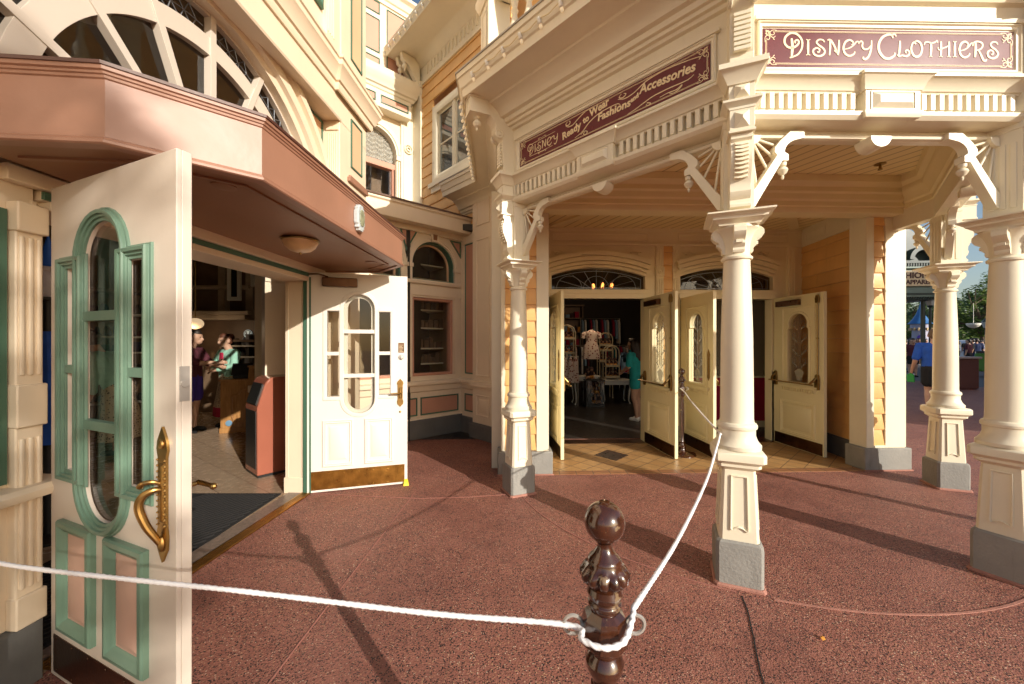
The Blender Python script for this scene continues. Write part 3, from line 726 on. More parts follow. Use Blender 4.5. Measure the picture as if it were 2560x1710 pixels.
for t in ([(-.10, 3.30), (.14, 3.30), (-.015, 3.03)], [(.78, 3.28), (1.0, 3.28), (1.0, 3.0)]):
    b = MB(); b.prism(t, -.01, .004); tp = build(b, 'spandrel_panel', PINK, RW)
    b = MB(); b.sweep([(p[0], -.01, p[1]) for p in (t if t[0][0] > .5 else t[::-1])], [(-.0, -.002), (.022, -.002), (.022, .01), (0, .01)], (0, -1, 0), True); build(b, 'panel_trim', GREEN, tp)
# low roof over the wing
b = MB(); b.sweep([(-1.9, 0, 0), (1.0, 0, 0)], [(-.02, 3.40), (.26, 3.36), (.30, 3.36), (.31, 3.40), (.31, 3.56), (.34, 3.58), (.34, 3.62), (-.02, 3.66)])
b.box(-1.9, 1.0, -.05, .02, 3.30, 3.40)
build(b, 'eave', WARMC, RW)
b = MB(); b.add([(-1.9, -.36, 3.61), (1.02, -.36, 3.61), (1.02, 2.0, 4.15), (-1.9, 2.0, 4.15), (-1.9, -.36, 3.635), (1.02, -.36, 3.635), (1.02, 2.0, 4.175), (-1.9, 2.0, 4.175)], [(3, 2, 1, 0), (4, 5, 6, 7), (0, 1, 5, 4), (1, 2, 6, 5), (2, 3, 7, 6), (3, 0, 4, 7)])
build(b, 'roof', ROOFM, RW)
# dim room behind its windows with stocked shelves
b = MB(); b.box(-1.4, 1.0, 1.3, 1.35, .3, 3.4); b.box(-1.4, 1.0, .25, 1.3, .28, .3); b.box(-1.4, 1.0, .25, 1.3, 3.34, 3.36); b.box(.98, 1.0, .25, 1.3, .3, 3.34); b.box(-1.42, -1.40, .25, 1.35, 0, 3.36)
build(b, 'room_wall', paint('tan_room_wall', (.34, .24, .14), .6), RW)
b = MB(); b.box(.35, .43, .55, .63, .9, 2.6); b.box(.30, .48, .5, .68, .9, 1.0); b.box(.30, .48, .5, .68, 2.4, 2.6)
for z in (1.15, 1.42, 1.78, 2.1, 2.9): b.box(.47, .97, .5, .95, z, z + .025)
build(b, 'shelf_unit', CREAM, RW, bevel=.004)
b = MB()
for z in (1.175, 1.445, 1.805, 2.125):
    x = .5
    while x < .9:
        w, h = rnd.uniform(.05, .11), rnd.uniform(.09, .2); b.box(x, x + w, .52, .7, z + .001, z + h); x += w + rnd.uniform(.01, .03)
build(b, 'shelf_stock', DARKT, RW)['kind'] = 'stuff'

# ------------------------------------------------------------------ porch shop
C1, C2, C4, C3 = (.067, 3.99), (1.48, 2.53), (3.30, 2.56), (4.65, 4.12)
PS = empty('porch_shop', Matrix.Translation((2.3, 4.5, 0)), 'cream corner shop with octagonal columned porch and orange siding', 'building')
W2F = frame(-.887, 6.70, 137.0)
PFF = frame(2.39, 2.545, 89.0); PLF = frame(*C1, 136.0); PRF = frame(*C4, 41.0)
DWF = frame(2.32, 5.93, 88.0); SWF = frame(.43, 4.53, 88.0); AWF = frame(4.55, 6.02, 186.3)
def siding(mb, x0, x1, z0, z1, step=.19, y=0.0, holes=()):
    z = z0
    while z < z1 - .01:
        zt = min(z + step, z1); spans = [(x0, x1)]
        for hx0, hx1, hz0, hz1 in holes:
            if zt > hz0 + .01 and z < hz1 - .01:
                ns = []
                for a, c in spans:
                    if hx0 > a: ns.append((a, min(c, hx0)))
                    if hx1 < c: ns.append((max(a, hx1), c))
                spans = [q for q in ns if q[1] - q[0] > .005]
        for a, c in spans:
            mb.prism([(y + .01, z), (y - .022, z), (y - .024, z + .006), (y - .004, zt - .002), (y + .01, zt - .002)], a, c, (), 'yz')
        z += step
    return mb
# wall facing the wing: pink panels, pilaster, orange siding above
b = MB(); b.box(0, 1.07, 0, .25, .28, 3.35); b.box(.0, 1.07, -.012, .01, 3.24, 3.5); b.sweep([(0.05, 0, 0), (.46, 0, 0)], [(-.03, .845), (.05, .85), (.085, .862), (.09, .885), (.085, .91), (.07, .925), (-.03, .935)]); b.sweep([(.04, 0, 0), (.46, 0, 0)], [(0, .74), (.025, .76), (.03, .845), (0, .845)])
build(b, 'side_wall', WARMC, PS, world=W2F)
panel(.12, .44, .37, .67, -.003, 'wall_panel', PS, PINK, world=W2F)
panel(.13, .44, 1.01, 3.22, -.003, 'wall_panel', PS, PINK, world=W2F)
b = MB(); b.box(.46, 1.07, -.10, .02, .24, 4.1); b.box(.43, 1.10, -.16, .02, .84, .90); b.box(.44, 1.085, -.135, .02, .90, .93); b.box(.445, 1.08, -.125, .02, .80, .84)
for z0, z1 in ((1.0, 3.2), (3.42, 4.0), (.36, .70)): b.rect(.56, .90, z0, z1, [(0, -.002), (0, .012), (-.012, .016), (-.024, .006), (-.024, -.002)], -.10)
b.raised(.62, .84, .42, .64, .03, -.10, .012)
build(b, 'pilaster', WARMC, PS, world=W2F, bevel=.004)
b = MB(); b.box(0, .46, -.035, .2, 0, .28); b.box(.42, 1.11, -.15, .2, 0, .24); build(b, 'base', GREYD, PS, world=W2F, bevel=.008)
WH = (-.90, .40, 4.50, 6.02)
b = siding(MB(), -1.31, 1.3, 3.4, 6.66, .20, 0, [WH]); build(b, 'siding', SIDING, PS, world=W2F)
b = MB(); b.box(-1.68, -1.31, -.05, .2, 3.9, 6.72); b.box(-1.68, -1.66, -.05, .5, 3.9, 6.72); b.box(-1.72, -1.29, -.075, .2, 6.60, 6.72)
build(b, 'corner_pilaster', CREAM, PS, world=W2F, bevel=.004)
b = MB(); b.rect(-.90, .40, 4.56, 6.02, [(0, -.03), (0, .035), (-.05, .045), (-.10, .035), (-.14, .02), (-.14, -.06), (0, -.06)], 0); b.box(-.97, .47, -.09, .0, 4.48, 4.56); b.box(-.92, .42, -.05, 0, 4.38, 4.48)
b.box(-.28, -.20, -.0, .06, 4.65, 5.9); 
for x0, x1 in ((-.76, -.28), (-.20, .26)): b.rect(x0, x1, 4.68, 5.88, [(0, -.04), (0, .0), (-.035, .0), (-.035, -.04)], .03); b.box(x0, x1, .03, .05, 5.26, 5.29)
uw = build(b, 'window', CREAM, PS, world=W2F, bevel=.004)
b = MB(); b.box(-.76, .26, .04, .045, 4.68, 5.88); build(b, 'pane', glass('sky_window_glass', (.5, .55, .6), 2.0), uw)
b = MB(); b.box(-.78, .28, .16, .17, 4.66, 5.9); build(b, 'blind', LACE, uw)
b = MB()
pr = [(.0, 6.66), (.03, 6.66), (.03, 6.72), (.015, 6.74), (.015, 7.0), (.05, 7.03), (.09, 7.08), (.15, 7.13), (.17, 7.14), (.58, 7.16), (.58, 7.14), (.60, 7.14), (.61, 7.2), (.64, 7.26), (.64, 7.30), (0, 7.5)]
b.sweep([(-1.66, 1.2, 0), (-1.66, 0, 0), (1.4, 0, 0)], pr)
for k in range(14): b.box(-1.1 + k * .12, -1.07 + k * .12, -.035, -.01, 6.78, 6.95)
build(b, 'upper_eave', CREAM, PS, world=W2F)
b = MB()
bp = [(-.05, 6.55), (-.12, 6.56), (-.15, 6.62), (-.13, 6.70), (-.20, 6.80), (-.30, 6.95), (-.42, 7.02), (-.44, 7.14), (-.05, 7.14)]
for x in (-1.60, -1.42): b.prism(bp, x, x + .09, (), 'yz'); b.lathe(x + .045, -.36, [(.001, 6.80), (.02, 6.82), (.012, 6.85), (.045, 6.89), (.05, 6.93), (.02, 6.96), (.03, 7.0)], 12)
build(b, 'eave_bracket', CREAM, PS, world=W2F, bevel=.006)
# upper body of the shop
b = MB(); b.prism([(-1.93, 7.98), (.12, 6.02), (.75, 5.3), (1.7, 4.42), (3.15, 4.45), (4.2, 5.5), (4.45, 7.2), (4.4, 13), (-4.5, 13)], 3.52, 7.6, (), 'xy'); build(b, 'upper_wall', SIDING, PS, world=I4)
# porch entablature: dentil beam, frieze, cornice, deep eave
BPATH = [(-.02, 4.55, 0), (*C1, 0), (*C2, 0), (*C4, 0), (*C3, 0), (4.72, 4.9, 0)]
EPATH = [(-.75, 6.72, 0), (.0, 5.96, 0), (*C1, 0), (*C2, 0), (*C4, 0), (*C3, 0), (4.78, 7.5, 0)]
beam = [(-.09, 2.90), (-.035, 2.893), (-.015, 2.888), (.002, 2.896), (.006, 2.912), (-.006, 2.928), (-.02, 2.932), (-.02, 2.952), (.105, 2.958), (.112, 2.965), (.125, 2.98), (.128, 3.003), (.068, 3.006), (.068, 3.122), (.10, 3.126), (.104, 3.136), (.112, 3.14), (.118, 3.155), (.135, 3.182), (.155, 3.200), (.166, 3.204), (.166, 3.222), (.10, 3.228), (.10, 3.70), (-.08, 3.70)]
b = MB(); b.sweep(BPATH, beam); build(b, 'beam', CREAM, PS, world=I4)
ent = [(.0, 3.68), (.10, 3.69), (.125, 3.70), (.135, 3.72), (.16, 3.726), (.165, 3.75), (.19, 3.755), (.20, 3.79), (.235, 3.80), (.25, 3.83), (.28, 3.87), (.325, 3.90), (.345, 3.905), (.35, 3.925), (.365, 3.93), (.535, 3.955), (.535, 3.94), (.557, 3.94), (.565, 4.01), (.58, 4.02), (.585, 4.05), (.60, 4.10), (.615, 4.105), (.618, 4.15), (-.10, 4.24), (-.10, 3.68)]
b = MB(); b.sweep(EPATH, ent); build(b, 'eave', CREAM, PS, world=I4)
b = MB(); b.sweep(EPATH, [(.612, 4.152), (.628, 4.150), (.63, 4.162), (.612, 4.166)]); build(b, 'eave_flashing', paint('grey_flashing', (.42, .40, .36), .4, .1, 10, .05), PS, world=I4)
b = MB(); b.sweep(EPATH[:2] + [(.03, 4.5, 0)], [(.085, 3.26), (.085, 3.69), (-.08, 3.69), (-.08, 3.26)]); build(b, 'upper_wall', CREAM, PS, world=I4)
# inner cornice and ceilings
b = MB(); b.sweep(BPATH, [(-.08, 3.10), (-.10, 3.11), (-.10, 3.16), (-.12, 3.18), (-.13, 3.22), (-.17, 3.28), (-.18, 3.30), (-.18, 3.34), (-.22, 3.38), (-.23, 3.45), (-.08, 3.45)])
b.sweep([(-.15, 4.44, 0), (4.85, 4.615, 0)], [(-.10, 3.06), (.09, 3.06), (.10, 3.08), (.10, 3.12), (.12, 3.13), (.12, 3.18), (.14, 3.20), (.15, 3.26), (.17, 3.28), (.17, 3.33), (.21, 3.38), (.22, 3.45), (-.10, 3.45)])
build(b, 'inner_cornice', CEIL, PS, world=I4)  # yellower than the beam outside, golden porch shade put into its colour
b = MB(); b.prism([(-.05, 4.5), C1, C2, C4, C3, (4.75, 4.75)], 3.452, 3.50, (), 'xy'); b.prism([(-.1, 4.55), (4.8, 4.72), (4.75, 6.2), (0, 6.05)], 3.30, 3.34, (), 'xy')
build(b, 'ceiling', BEAD, PS, world=I4)
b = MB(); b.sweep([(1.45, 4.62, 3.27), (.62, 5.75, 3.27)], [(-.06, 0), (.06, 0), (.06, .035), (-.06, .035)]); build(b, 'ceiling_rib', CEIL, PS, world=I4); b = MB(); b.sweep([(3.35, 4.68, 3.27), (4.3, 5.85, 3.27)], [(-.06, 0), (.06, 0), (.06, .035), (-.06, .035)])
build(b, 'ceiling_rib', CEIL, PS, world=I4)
# dentils, corner blocks, centre blocks, sign frames on the three open sides
def open_side(F, L, c, sx0, sx1):
    b = MB(); n = 0
    x = c - L / 2 + .085
    while x < c + L / 2 - .10:
        if x > c and not n: build(b, 'dentil_row', CREAM, PS, world=F, bevel=.0025); b = MB(); n = 1
        if abs(x + .015 - c) > .205:
            b.box(x, x + .031, -.112, -.06, 3.022, 3.126); b.box(x - .003, x + .034, -.104, -.06, 3.010, 3.024)
        x += .0575
    build(b, 'dentil_row', CREAM, PS, world=F, bevel=.0025)
    b = MB(); b.box(c - .175, c + .175, -.135, -.06, 2.99, 3.132); b.raised(c - .13, c + .13, 3.015, 3.115, .028, -.137, .022); b.rect(c - .145, c + .145, 3.005, 3.125, [(0, -.002), (0, .006), (-.01, .006), (-.01, -.002)], -.135)
    b.sweep([(c - .18, .0, 0), (c - .18, -.135, 0), (c + .18, -.135, 0), (c + .18, 0, 0)], [(-.03, 3.129), (.006, 3.13), (.010, 3.145), (.024, 3.18), (.042, 3.203), (.052, 3.207), (.052, 3.226), (-.03, 3.23)])
    b.sweep([(c - .17, .0, 0), (c - .17, -.128, 0), (c + .17, -.128, 0), (c + .17, 0, 0)], [(-.03, 2.955), (.006, 2.962), (.016, 2.985), (.016, 3.002), (-.03, 3.004)])
    b.prism(arc(c, 2.885, .07, 180, 360, 14), -.06, .06)
    build(b, 'centre_block', CREAM, PS, world=F, bevel=.003)
    b = MB(); b.rect(sx0 - .038, sx1 + .038, 3.257, 3.572, [(0, -.004), (0, .018), (-.010, .022), (-.016, .012), (-.028, .010), (-.032, .004), (-.032, -.004)], -.10); b.box(sx0 - .06, sx1 + .06, -.125, -.10, 3.575, 3.60)
    build(b, 'sign_surround', CREAM, PS, world=F)
    return
open_side(PFF, 1.82, 0, -.805, .815)
open_side(PLF, 2.03, 1.015, .125, 1.905)
open_side(PRF, 2.06, 1.03, .15, 1.9)
# spandrel braces with sunburst spokes and turned drops
def brace(F, x, s):
    g = lambda u, z: (x + s * u, z)
    b = MB()
    low = [g(.085, 2.43), g(.105, 2.435), g(.125, 2.47), g(.155, 2.52)] + [g(.285, 2.735), g(.325, 2.735), g(.325, 2.775), g(.30, 2.79)]
    ar = [g(.30 + .11 * (1 - math.cos(t)) * .95, 2.79 + .085 * math.sin(t)) for t in [R(10 * i) for i in range(1, 9)]]
    top = [g(.43, 2.885), g(.43, 2.93), g(.34, 2.93), g(.27, 2.865), g(.235, 2.82), g(.232, 2.79), g(.25, 2.77), g(.115, 2.565), g(.085, 2.53)]
    b.prism(low + ar + top, -.03, .03); b.mi = 0
    hub = [g(.085, 2.90)] + [g(.085 + .06 * math.sin(R(a)), 2.90 - .06 * math.cos(R(a))) for a in range(0, 91, 15)]
    b.prism(hub, -.028, .028)
    for a in (8, 29, 50, 72):
        e = .345 - .16 * abs(math.sin(R(2 * a))) if a > 20 else .36
        b.tube([(x + s * (.085 + r * math.sin(R(a))), 0, 2.90 - r * math.cos(R(a))) for r in (.05, {8: .345, 29: .26, 50: .185, 72: .165}[a])], .0085, 6)
    o = build(b, 'brace', CREAM, PS, world=F, bevel=.004)
    b = MB(); b.lathe(x + s * .305, 0, [(.001, 2.62), (.006, 2.625), (.010, 2.64), (.006, 2.648), (.022, 2.66), (.032, 2.68), (.026, 2.695), (.012, 2.703), (.022, 2.71), (.024, 2.73), (.014, 2.737)], 14); build(b, 'drop_finial', CREAM, o)
for F, L, x0 in ((PFF, 1.82, -.91), (PLF, 2.03, 0), (PRF, 2.06, 0)):
    brace(F, x0, 1); brace(F, x0 + L, -1)
brace(frame(-.02, 4.55, 176), .57, -1)
brace(frame(*C3, 3), 0, 1)
# columns: plinth, panelled pedestal, turned shaft, bracketed capital, post with scaled scroll, corner blocks
def column(c, az):
    F = frame(*c, az)
    b = MB(); b.lathe(0, 0, [(.14, .862), (.141, .885), (.128, .90), (.118, .915), (.108, .945), (.108, .985), (.117, .992), (.119, 1.008), (.112, 1.022), (.100, 1.03), (.097, 1.05), (.0955, 1.3), (.092, 1.6), (.085, 1.85), (.077, 2.075), (.078, 2.082), (.09, 2.086), (.092, 2.10), (.084, 2.108), (.076, 2.115), (.076, 2.15)], 40)
    sh = build(b, 'column', CREAM, PS, world=F)
    b = MB(); b.sq(0, 0, [(.133, 0), (.134, .25), (.130, .278), (.118, .29), (.10, .29)], .14); build(b, 'plinth', GREY, sh, bevel=.012)
    b = MB(); b.sq(0, 0, [(.146, 0), (.146, .012), (.138, .02)], .12); build(b, 'sealant', SALMON, sh)
    b = MB(); b.sq(0, 0, [(.113, .288), (.094, .735), (.098, .738), (.104, .742), (.122, .757), (.122, .775), (.135, .787), (.147, .797), (.147, .842), (.143, .85), (.132, .858), (.10, .864)], .16)
    for k in range(4):
        b.T = Matrix.Rotation(R(90 * k), 4, 'Z'); lo, hi = -.1125, -.0975
        y = lambda z: -.113 + (z - .288) * (.019 / .447) 
        a0 = [(-.052, .36), (-.045, .352)] + [(-.045 + .09 * t / 8, .352 + .022 * math.sin(PI * t / 8)) for t in range(1, 8)] + [(.045, .352), (.052, .36), (.047, .70), (-.047, .70)]
        o2 = [(.74 * p, .53 + (z - .53) * .93) for p, z in a0]
        A = [(p, y(z) - .0005, z) for p, z in a0]; B = [(p, y(z) - .010, z) for p, z in a0]; B2 = [(p * .88, y(z) - .010, .53 + (z - .53) * .96) for p, z in a0]; A2 = [(p * .80, y(z) - .0005, .53 + (z - .53) * .935) for p, z in a0]
        n = len(a0); fs = []
        for i in range(n):
            j = (i + 1) % n
            fs += [(i, j, n + j, n + i), (n + i, n + j, 2 * n + j, 2 * n + i), (2 * n + i, 2 * n + j, 3 * n + j, 3 * n + i)]
        b.add(A + B + B2 + A2, fs)
    b.T = None
    build(b, 'pedestal', CREAM, sh, bevel=.003)
    b = MB(); b.lathe(0, 0, [(.077, 2.115), (.079, 2.17), (.088, 2.22), (.105, 2.26), (.125, 2.28), (.126, 2.295), (.10, 2.30)], 32)
    b.sq(0, 0, [(.115, 2.293), (.118, 2.305), (.135, 2.322), (.15, 2.328), (.15, 2.34), (.165, 2.352), (.185, 2.358), (.185, 2.368), (.14, 2.376), (.10, 2.378)])
    lp = [(-.07, 2.125), (-.084, 2.125), (-.09, 2.14), (-.088, 2.155), (-.098, 2.165), (-.108, 2.178), (-.104, 2.195), (-.112, 2.205), (-.135, 2.22), (-.150, 2.245), (-.148, 2.272), (-.13, 2.29), (-.11, 2.295), (-.07, 2.295)]
    for k in range(4):
        b.T = Matrix.Rotation(R(90 * k), 4, 'Z'); b.prism(lp, -.034, .034, (), 'yz'); b.box(-.02, .02, -.118, -.09, 2.18, 2.2)
    b.T = None
    cp_ = build(b, 'capital', CREAM, sh, bevel=.004)
    b = MB(); b.sq(0, 0, [(.085, 2.372), (.085, 2.92), (.09, 2.92), (.09, 3.24)])
    for k in range(4):
        b.T = Matrix.Rotation(R(90 * k), 4, 'Z')
        for xx in (-.045, 0, .045): b.box(xx - .014, xx + .014, -.09, -.084, 2.42, 2.84)
    b.T = None
    build(b, 'post', CREAM, sh, bevel=.004)
    b = MB()
    prof = [(-.08, 2.385), (-.125, 2.385), (-.148, 2.395), (-.15, 2.41), (-.135, 2.425), (-.13, 2.445), (-.145, 2.46), (-.155, 2.49), (-.148, 2.52), (-.15, 2.55), (-.172, 2.60), (-.195, 2.66), (-.20, 2.72), (-.185, 2.76), (-.18, 2.785), (-.195, 2.80), (-.195, 2.83), (-.08, 2.83)]
    b.prism(prof, -.058, .058, (), 'yz')
    for i in range(9):
        z = 2.565 + i * .024; yy = -.158 - .045 * math.sin(PI * min(1, (z - 2.55) / .26) * .9)
        b.add([(-.042, yy + .02, z), (.042, yy + .02, z), (.042, yy + .02, z + .024), (-.042, yy + .02, z + .024), (-.036, yy - .010, z + .004), (0, yy - .012, z - .004), (.036, yy - .010, z + .004), (.036, yy, z + .02), (-.036, yy, z + .02)], [(0, 1, 6, 5, 4), (1, 2, 7, 6), (2, 3, 8, 7), (3, 0, 4, 8), (4, 5, 6, 7, 8)])
    b.box(-.066, .066, -.21, -.05, 2.835, 2.985); b.raised(-.04, .04, 2.86, 2.955, .04, -.212, .035); b.box(-.072, .072, -.216, -.05, 2.83, 2.845); b.box(-.07, .07, -.214, -.05, 2.97, 2.985)
    b.sweep([(-.075, 0, 0), (-.075, -.20, 0), (.075, -.20, 0), (.075, 0, 0)], [(-.03, 2.985), (.0, 2.985), (.012, 3.0), (.03, 3.015), (.03, 3.03), (-.03, 3.032)])
    b.box(-.07, .07, -.20, -.05, 3.03, 3.135); b.raised(-.042, .042, 3.043, 3.123, .032, -.202, .03)
    b.sweep([(-.075, 0, 0), (-.075, -.205, 0), (.075, -.205, 0), (.075, 0, 0)], [(-.03, 3.125), (.004, 3.127), (.010, 3.142), (.028, 3.175), (.045, 3.20), (.056, 3.206), (.056, 3.238), (-.03, 3.245)])
    build(b, 'scroll_bracket', CREAM, sh, bevel=.003)
    b = MB()
    up = [(-.08, 3.245), (-.185, 3.248), (-.195, 3.29), (-.19, 3.32), (-.20, 3.34), (-.205, 3.56), (-.20, 3.575), (-.215, 3.60), (-.25, 3.63), (-.275, 3.67), (-.27, 3.71), (-.29, 3.75), (-.33, 3.79), (-.38, 3.82), (-.40, 3.82), (-.40, 3.93), (-.08, 3.93)]
    b.prism(up, -.065, .065, (), 'yz'); b.box(-.075, .075, -.54, -.36, 3.80, 3.95); b.rect(-.055, .055, 3.82, 3.925, [(0, 0), (0, .008), (-.014, .004), (-.014, 0)], -.54); b.box(-.09, .09, -.555, -.34, 3.93, 3.955); b.box(-.085, .085, -.55, -.35, 3.785, 3.805)
    for s in (-1, 1): b.T = Matrix.Translation((s * .066, -.235, 3.63)) @ Matrix.Rotation(R(90), 4, 'Y'); b.lathe(0, 0, [(.045, -.012), (.045, .006), (.036, .012), (.034, .004), (.022, .004), (.02, .014), (.006, .016)], 18)
    b.T = None
    for i in range(8): b.box(-.046, .046, -.222, -.20, 3.325 + i * .03, 3.347 + i * .03)
    eb = build(b, 'eave_bracket', CREAM, sh, bevel=.004)
    b = MB(); b.lathe(0, -.45, [(.001, 3.645), (.008, 3.65), (.012, 3.665), (.008, 3.675), (.03, 3.69), (.042, 3.715), (.036, 3.735), (.016, 3.745), (.016, 3.757), (.034, 3.765), (.036, 3.79)], 16); build(b, 'drop_finial', CREAM, eb)
    return sh
for c, az in ((C1, 157), (C2, 112.5), (C4, 65), (C3, 19)): column(c, az)
# balustrade on the porch roof
b = MB()
nx, nyy = -.17, 3.90
b.T = frame(nx, nyy, 157)
b.sq(0, 0, [(.15, 4.12), (.15, 4.34), (.125, 4.36), (.115, 4.37), (.115, 5.0)]); b.sq(0, 0, [(.13, 4.92), (.16, 5.0), (.16, 5.05)]); b.rect(-.07, .07, 4.46, 4.86, [(0, 0), (0, .01), (-.02, .004), (-.02, 0)], -.115)
b.T = PLF; b.box(.02, 2.3, -.31, -.19, 4.16, 4.24); b.box(.02, 2.3, -.33, -.17, 4.92, 5.02)
bal = build(b, 'balustrade', CREAM, PS, world=I4, bevel=.004)
b = MB(); b.lathe(0, 0, [(.045, 4.24), (.045, 4.29), (.03, 4.30), (.026, 4.33), (.05, 4.38), (.068, 4.45), (.062, 4.53), (.035, 4.61), (.024, 4.68), (.036, 4.71), (.024, 4.74), (.035, 4.80), (.045, 4.85), (.045, 4.92)], 16)
b0 = build(b, 'baluster', CREAM, bal, world=PLF @ Matrix.Translation((.20, -.25, 0)))
for i in range(1, 9):
    o = b0.copy(); o.matrix_basis = WORLDM[bal.name].inverted() @ PLF @ Matrix.Translation((.20 + .19 * i, -.25, 0)); COL.objects.link(o)
# alcove: front strips, side walls, floor, door wall
b = MB(); b.box(-.56, -.51, -.012, .2, .27, 3.1); b.box(-.145, .0, -.03, .2, .27, 3.1); b.box(-.51, -.145, .0, .2, .27, 3.1)
build(b, 'corner_board', CREAM, PS, world=SWF, bevel=.004); b = MB()
b.box(3.85, 3.945, -.03, .20, .27, 3.1); b.box(4.085, 4.335, -.03, .2, .27, 3.1); b.box(3.945, 4.085, 0, .2, .27, 3.1); b.box(3.945, 4.085, -.035, .0, .27, .30)
build(b, 'corner_board', CREAM, PS, world=SWF, bevel=.004)
b = siding(MB(), -.51, -.145, .28, 3.1, .19); build(b, 'siding', SIDING, PS, world=SWF); b = siding(MB(), 3.945, 4.085, .30, 3.1, .19); build(b, 'siding', SIDING, PS, world=SWF)
b = MB(); b.box(-.60, .045, -.055, .2, 0, .27); build(b, 'base', GREY, PS, world=SWF, bevel=.012); b = MB(); b.box(3.81, 4.395, -.055, .22, 0, .27); build(b, 'base', GREY, PS, world=SWF, bevel=.012)
b = MB(); b.box(-.61, .055, -.066, -.05, 0, .014); build(b, 'sealant', SALMON, PS, world=SWF); b = MB(); b.box(3.80, 4.405, -.066, -.05, 0, .014); build(b, 'sealant', SALMON, PS, world=SWF)
b = MB(); b.box(.02, 1.15, .0, .15, .25, 3.05); b.box(-.05, 1.2, -.02, .15, 3.05, 3.32); b.rect(.12, .55, 3.10, 3.22, [(0, 0), (0, .008), (-.012, .008), (-.016, 0)], -.02); b.box(-.05, 1.18, -.035, .0, 3.03, 3.07); b.box(.9, 1.3, .12, .4, .0, 3.3)
build(b, 'side_wall', CREAM, PS, world=AWF)
b = siding(MB(), .0, 1.16, .27, 3.04, .19); build(b, 'siding', SIDING, PS, world=AWF)
b = MB(); b.box(0, 1.18, -.035, .1, 0, .26); build(b, 'base', GREYD, PS, world=AWF, bevel=.006)
b = MB(); b.prism([(.28, 4.75), (.43, 4.70), (.56, 5.9), (.38, 5.95)], 0, 3.32, (), 'xy'); b.prism([(-.25, 4.72), (-.1, 4.72), (-.1, 5.8), (-.25, 5.9)], 0, 3.4, (), 'xy'); b.prism([(4.62, 4.9), (4.77, 4.9), (4.9, 12.5), (4.75, 12.5)], 0, 3.5, (), 'xy')
build(b, 'side_wall', CREAM, PS, world=I4)
b = MB(); b.prism([(.42, 4.60), (4.42, 4.735), (4.56, 6.02), (.56, 5.9)], -.02, .005, (), 'xy'); build(b, 'porch_tile', TILE, PS, world=I4)
b = MB(); b.prism([(.42, 4.475), (4.28, 4.61), (4.28, 4.733), (.42, 4.598)], -.02, .005, (), 'xy'); build(b, 'tile_border', TILEB, PS, world=I4)
b = MB(); b.prism([(1.12, 5.235), (1.35, 4.99), (1.59, 5.235), (1.37, 5.50)], .002, .008, (), 'xy'); build(b, 'tile_diamond', TILED, PS, world=I4)
# door wall
SHADEIVORY = paint('golden_shade_ivory', (.80, .70, .47), .42, .05, 1.5, .12, 45, dirt=.08)  # yellower than the porch cream: golden alcove shade put into the colour
def seg(cx, hw, zs, rise, n=16, grow=0):
    Rr = (hw * hw + rise * rise) / (2 * rise); cz = zs + rise - Rr; a = math.degrees(math.asin(hw / Rr)) 
    return [(cx + (Rr + grow) * math.sin(R(a - 2 * a * i / n)), cz + (Rr + grow) * math.cos(R(a - 2 * a * i / n))) for i in range(n + 1)]
ops = [(-1.015, .735), (1.0, .735)]
b = MB()
hl = []
for cx, hw in ops:
    hl.append([(cx - hw, 2.36), (cx + hw, 2.36)] + seg(cx, hw, 2.56, .13)); hl.append([(cx - hw, .006), (cx + hw, .006), (cx + hw, 2.215), (cx - hw, 2.215)])
b.prism([(-1.9, .0), (2.32, .0), (2.32, 3.33), (-1.9, 3.33)], 0, .16, hl)
b.box(-1.9, 2.3, -.03, .01, 3.03, 3.07); b.box(-1.9, 2.3, -.02, .01, 3.26, 3.32)
for x0, x1 in ((-1.7, -.22), (.25, 2.0)): b.rect(x0, x1, 3.10, 3.22, [(0, 0), (0, .012), (-.014, .012), (-.02, 0)], 0)
build(b, 'door_wall', SHADEIVORY, PS, world=DWF, bevel=.003)
for cx, hw in ops:
    b = MB()
    for g0, g1, yy in ((0, .042, -.022), (.042, .05, -.004), (.05, .095, -.055), (.095, .103, -.02), (.103, .165, -.085), (.165, .172, -.04), (.172, .235, -.11)):
        o = seg(cx, hw, 2.56, .13, 20, g1); i_ = seg(cx, hw, 2.56, .13, 20, g0)
        b.prism(o + i_[::-1], yy, .01)
    for s in (-1, 1):
        b.box(cx + s * (hw + .03) - .03, cx + s * (hw + .03) + .03, -.028, .01, 2.36, 2.57)
    b.box(cx - hw - .06, cx + hw + .06, -.05, .14, 2.29, 2.345); b.box(cx - hw - .03, cx + hw + .03, -.03, .15, 2.215, 2.29)
    for s in (-1, 1):                                                  # carved leaf sprays in the spandrels
        px = cx + s * .60
        for k in range(5): b.ball((px + s * (.0 - .035 * k) * -1 - s * .07, -.012, 2.93 + .018 * math.sin(k * 1.6)), (.026 - .002 * k, .016, .014 + .006 * (k % 2)), 10, 6)
    ts = build(b, 'arch_surround', SHADEIVORY, PS, world=DWF, bevel=.003)
    b = MB(); b.prism([(cx - hw, 2.345), (cx + hw, 2.345)] + seg(cx, hw, 2.56, .13), .05, .056); build(b, 'transom_pane', GLASSD, ts)
    b = MB()
    b.sweep([(p[0], .048, p[1]) for p in [(cx - hw + .04, 2.385), (cx + hw - .04, 2.385)] + seg(cx, hw - .04, 2.52, .125)], [(-.004, -.003), (.004, -.003), (.004, .003), (-.004, .003)], (0, -1, 0), True)
    for k in range(-3, 4): b.tube([(cx + .03 * k, .048, 2.36), (cx + .19 * k, .048, 2.66 - .018 * k * k)], .0045, 5)
    for k in (-.42, 0, .42): b.tube([(cx + k + .2 * math.cos(R(a)), .048, 2.37 + .2 * math.sin(R(a))) for a in range(0, 181, 15)], .0045, 5)
    build(b, 'lead_came', LEAD, ts)
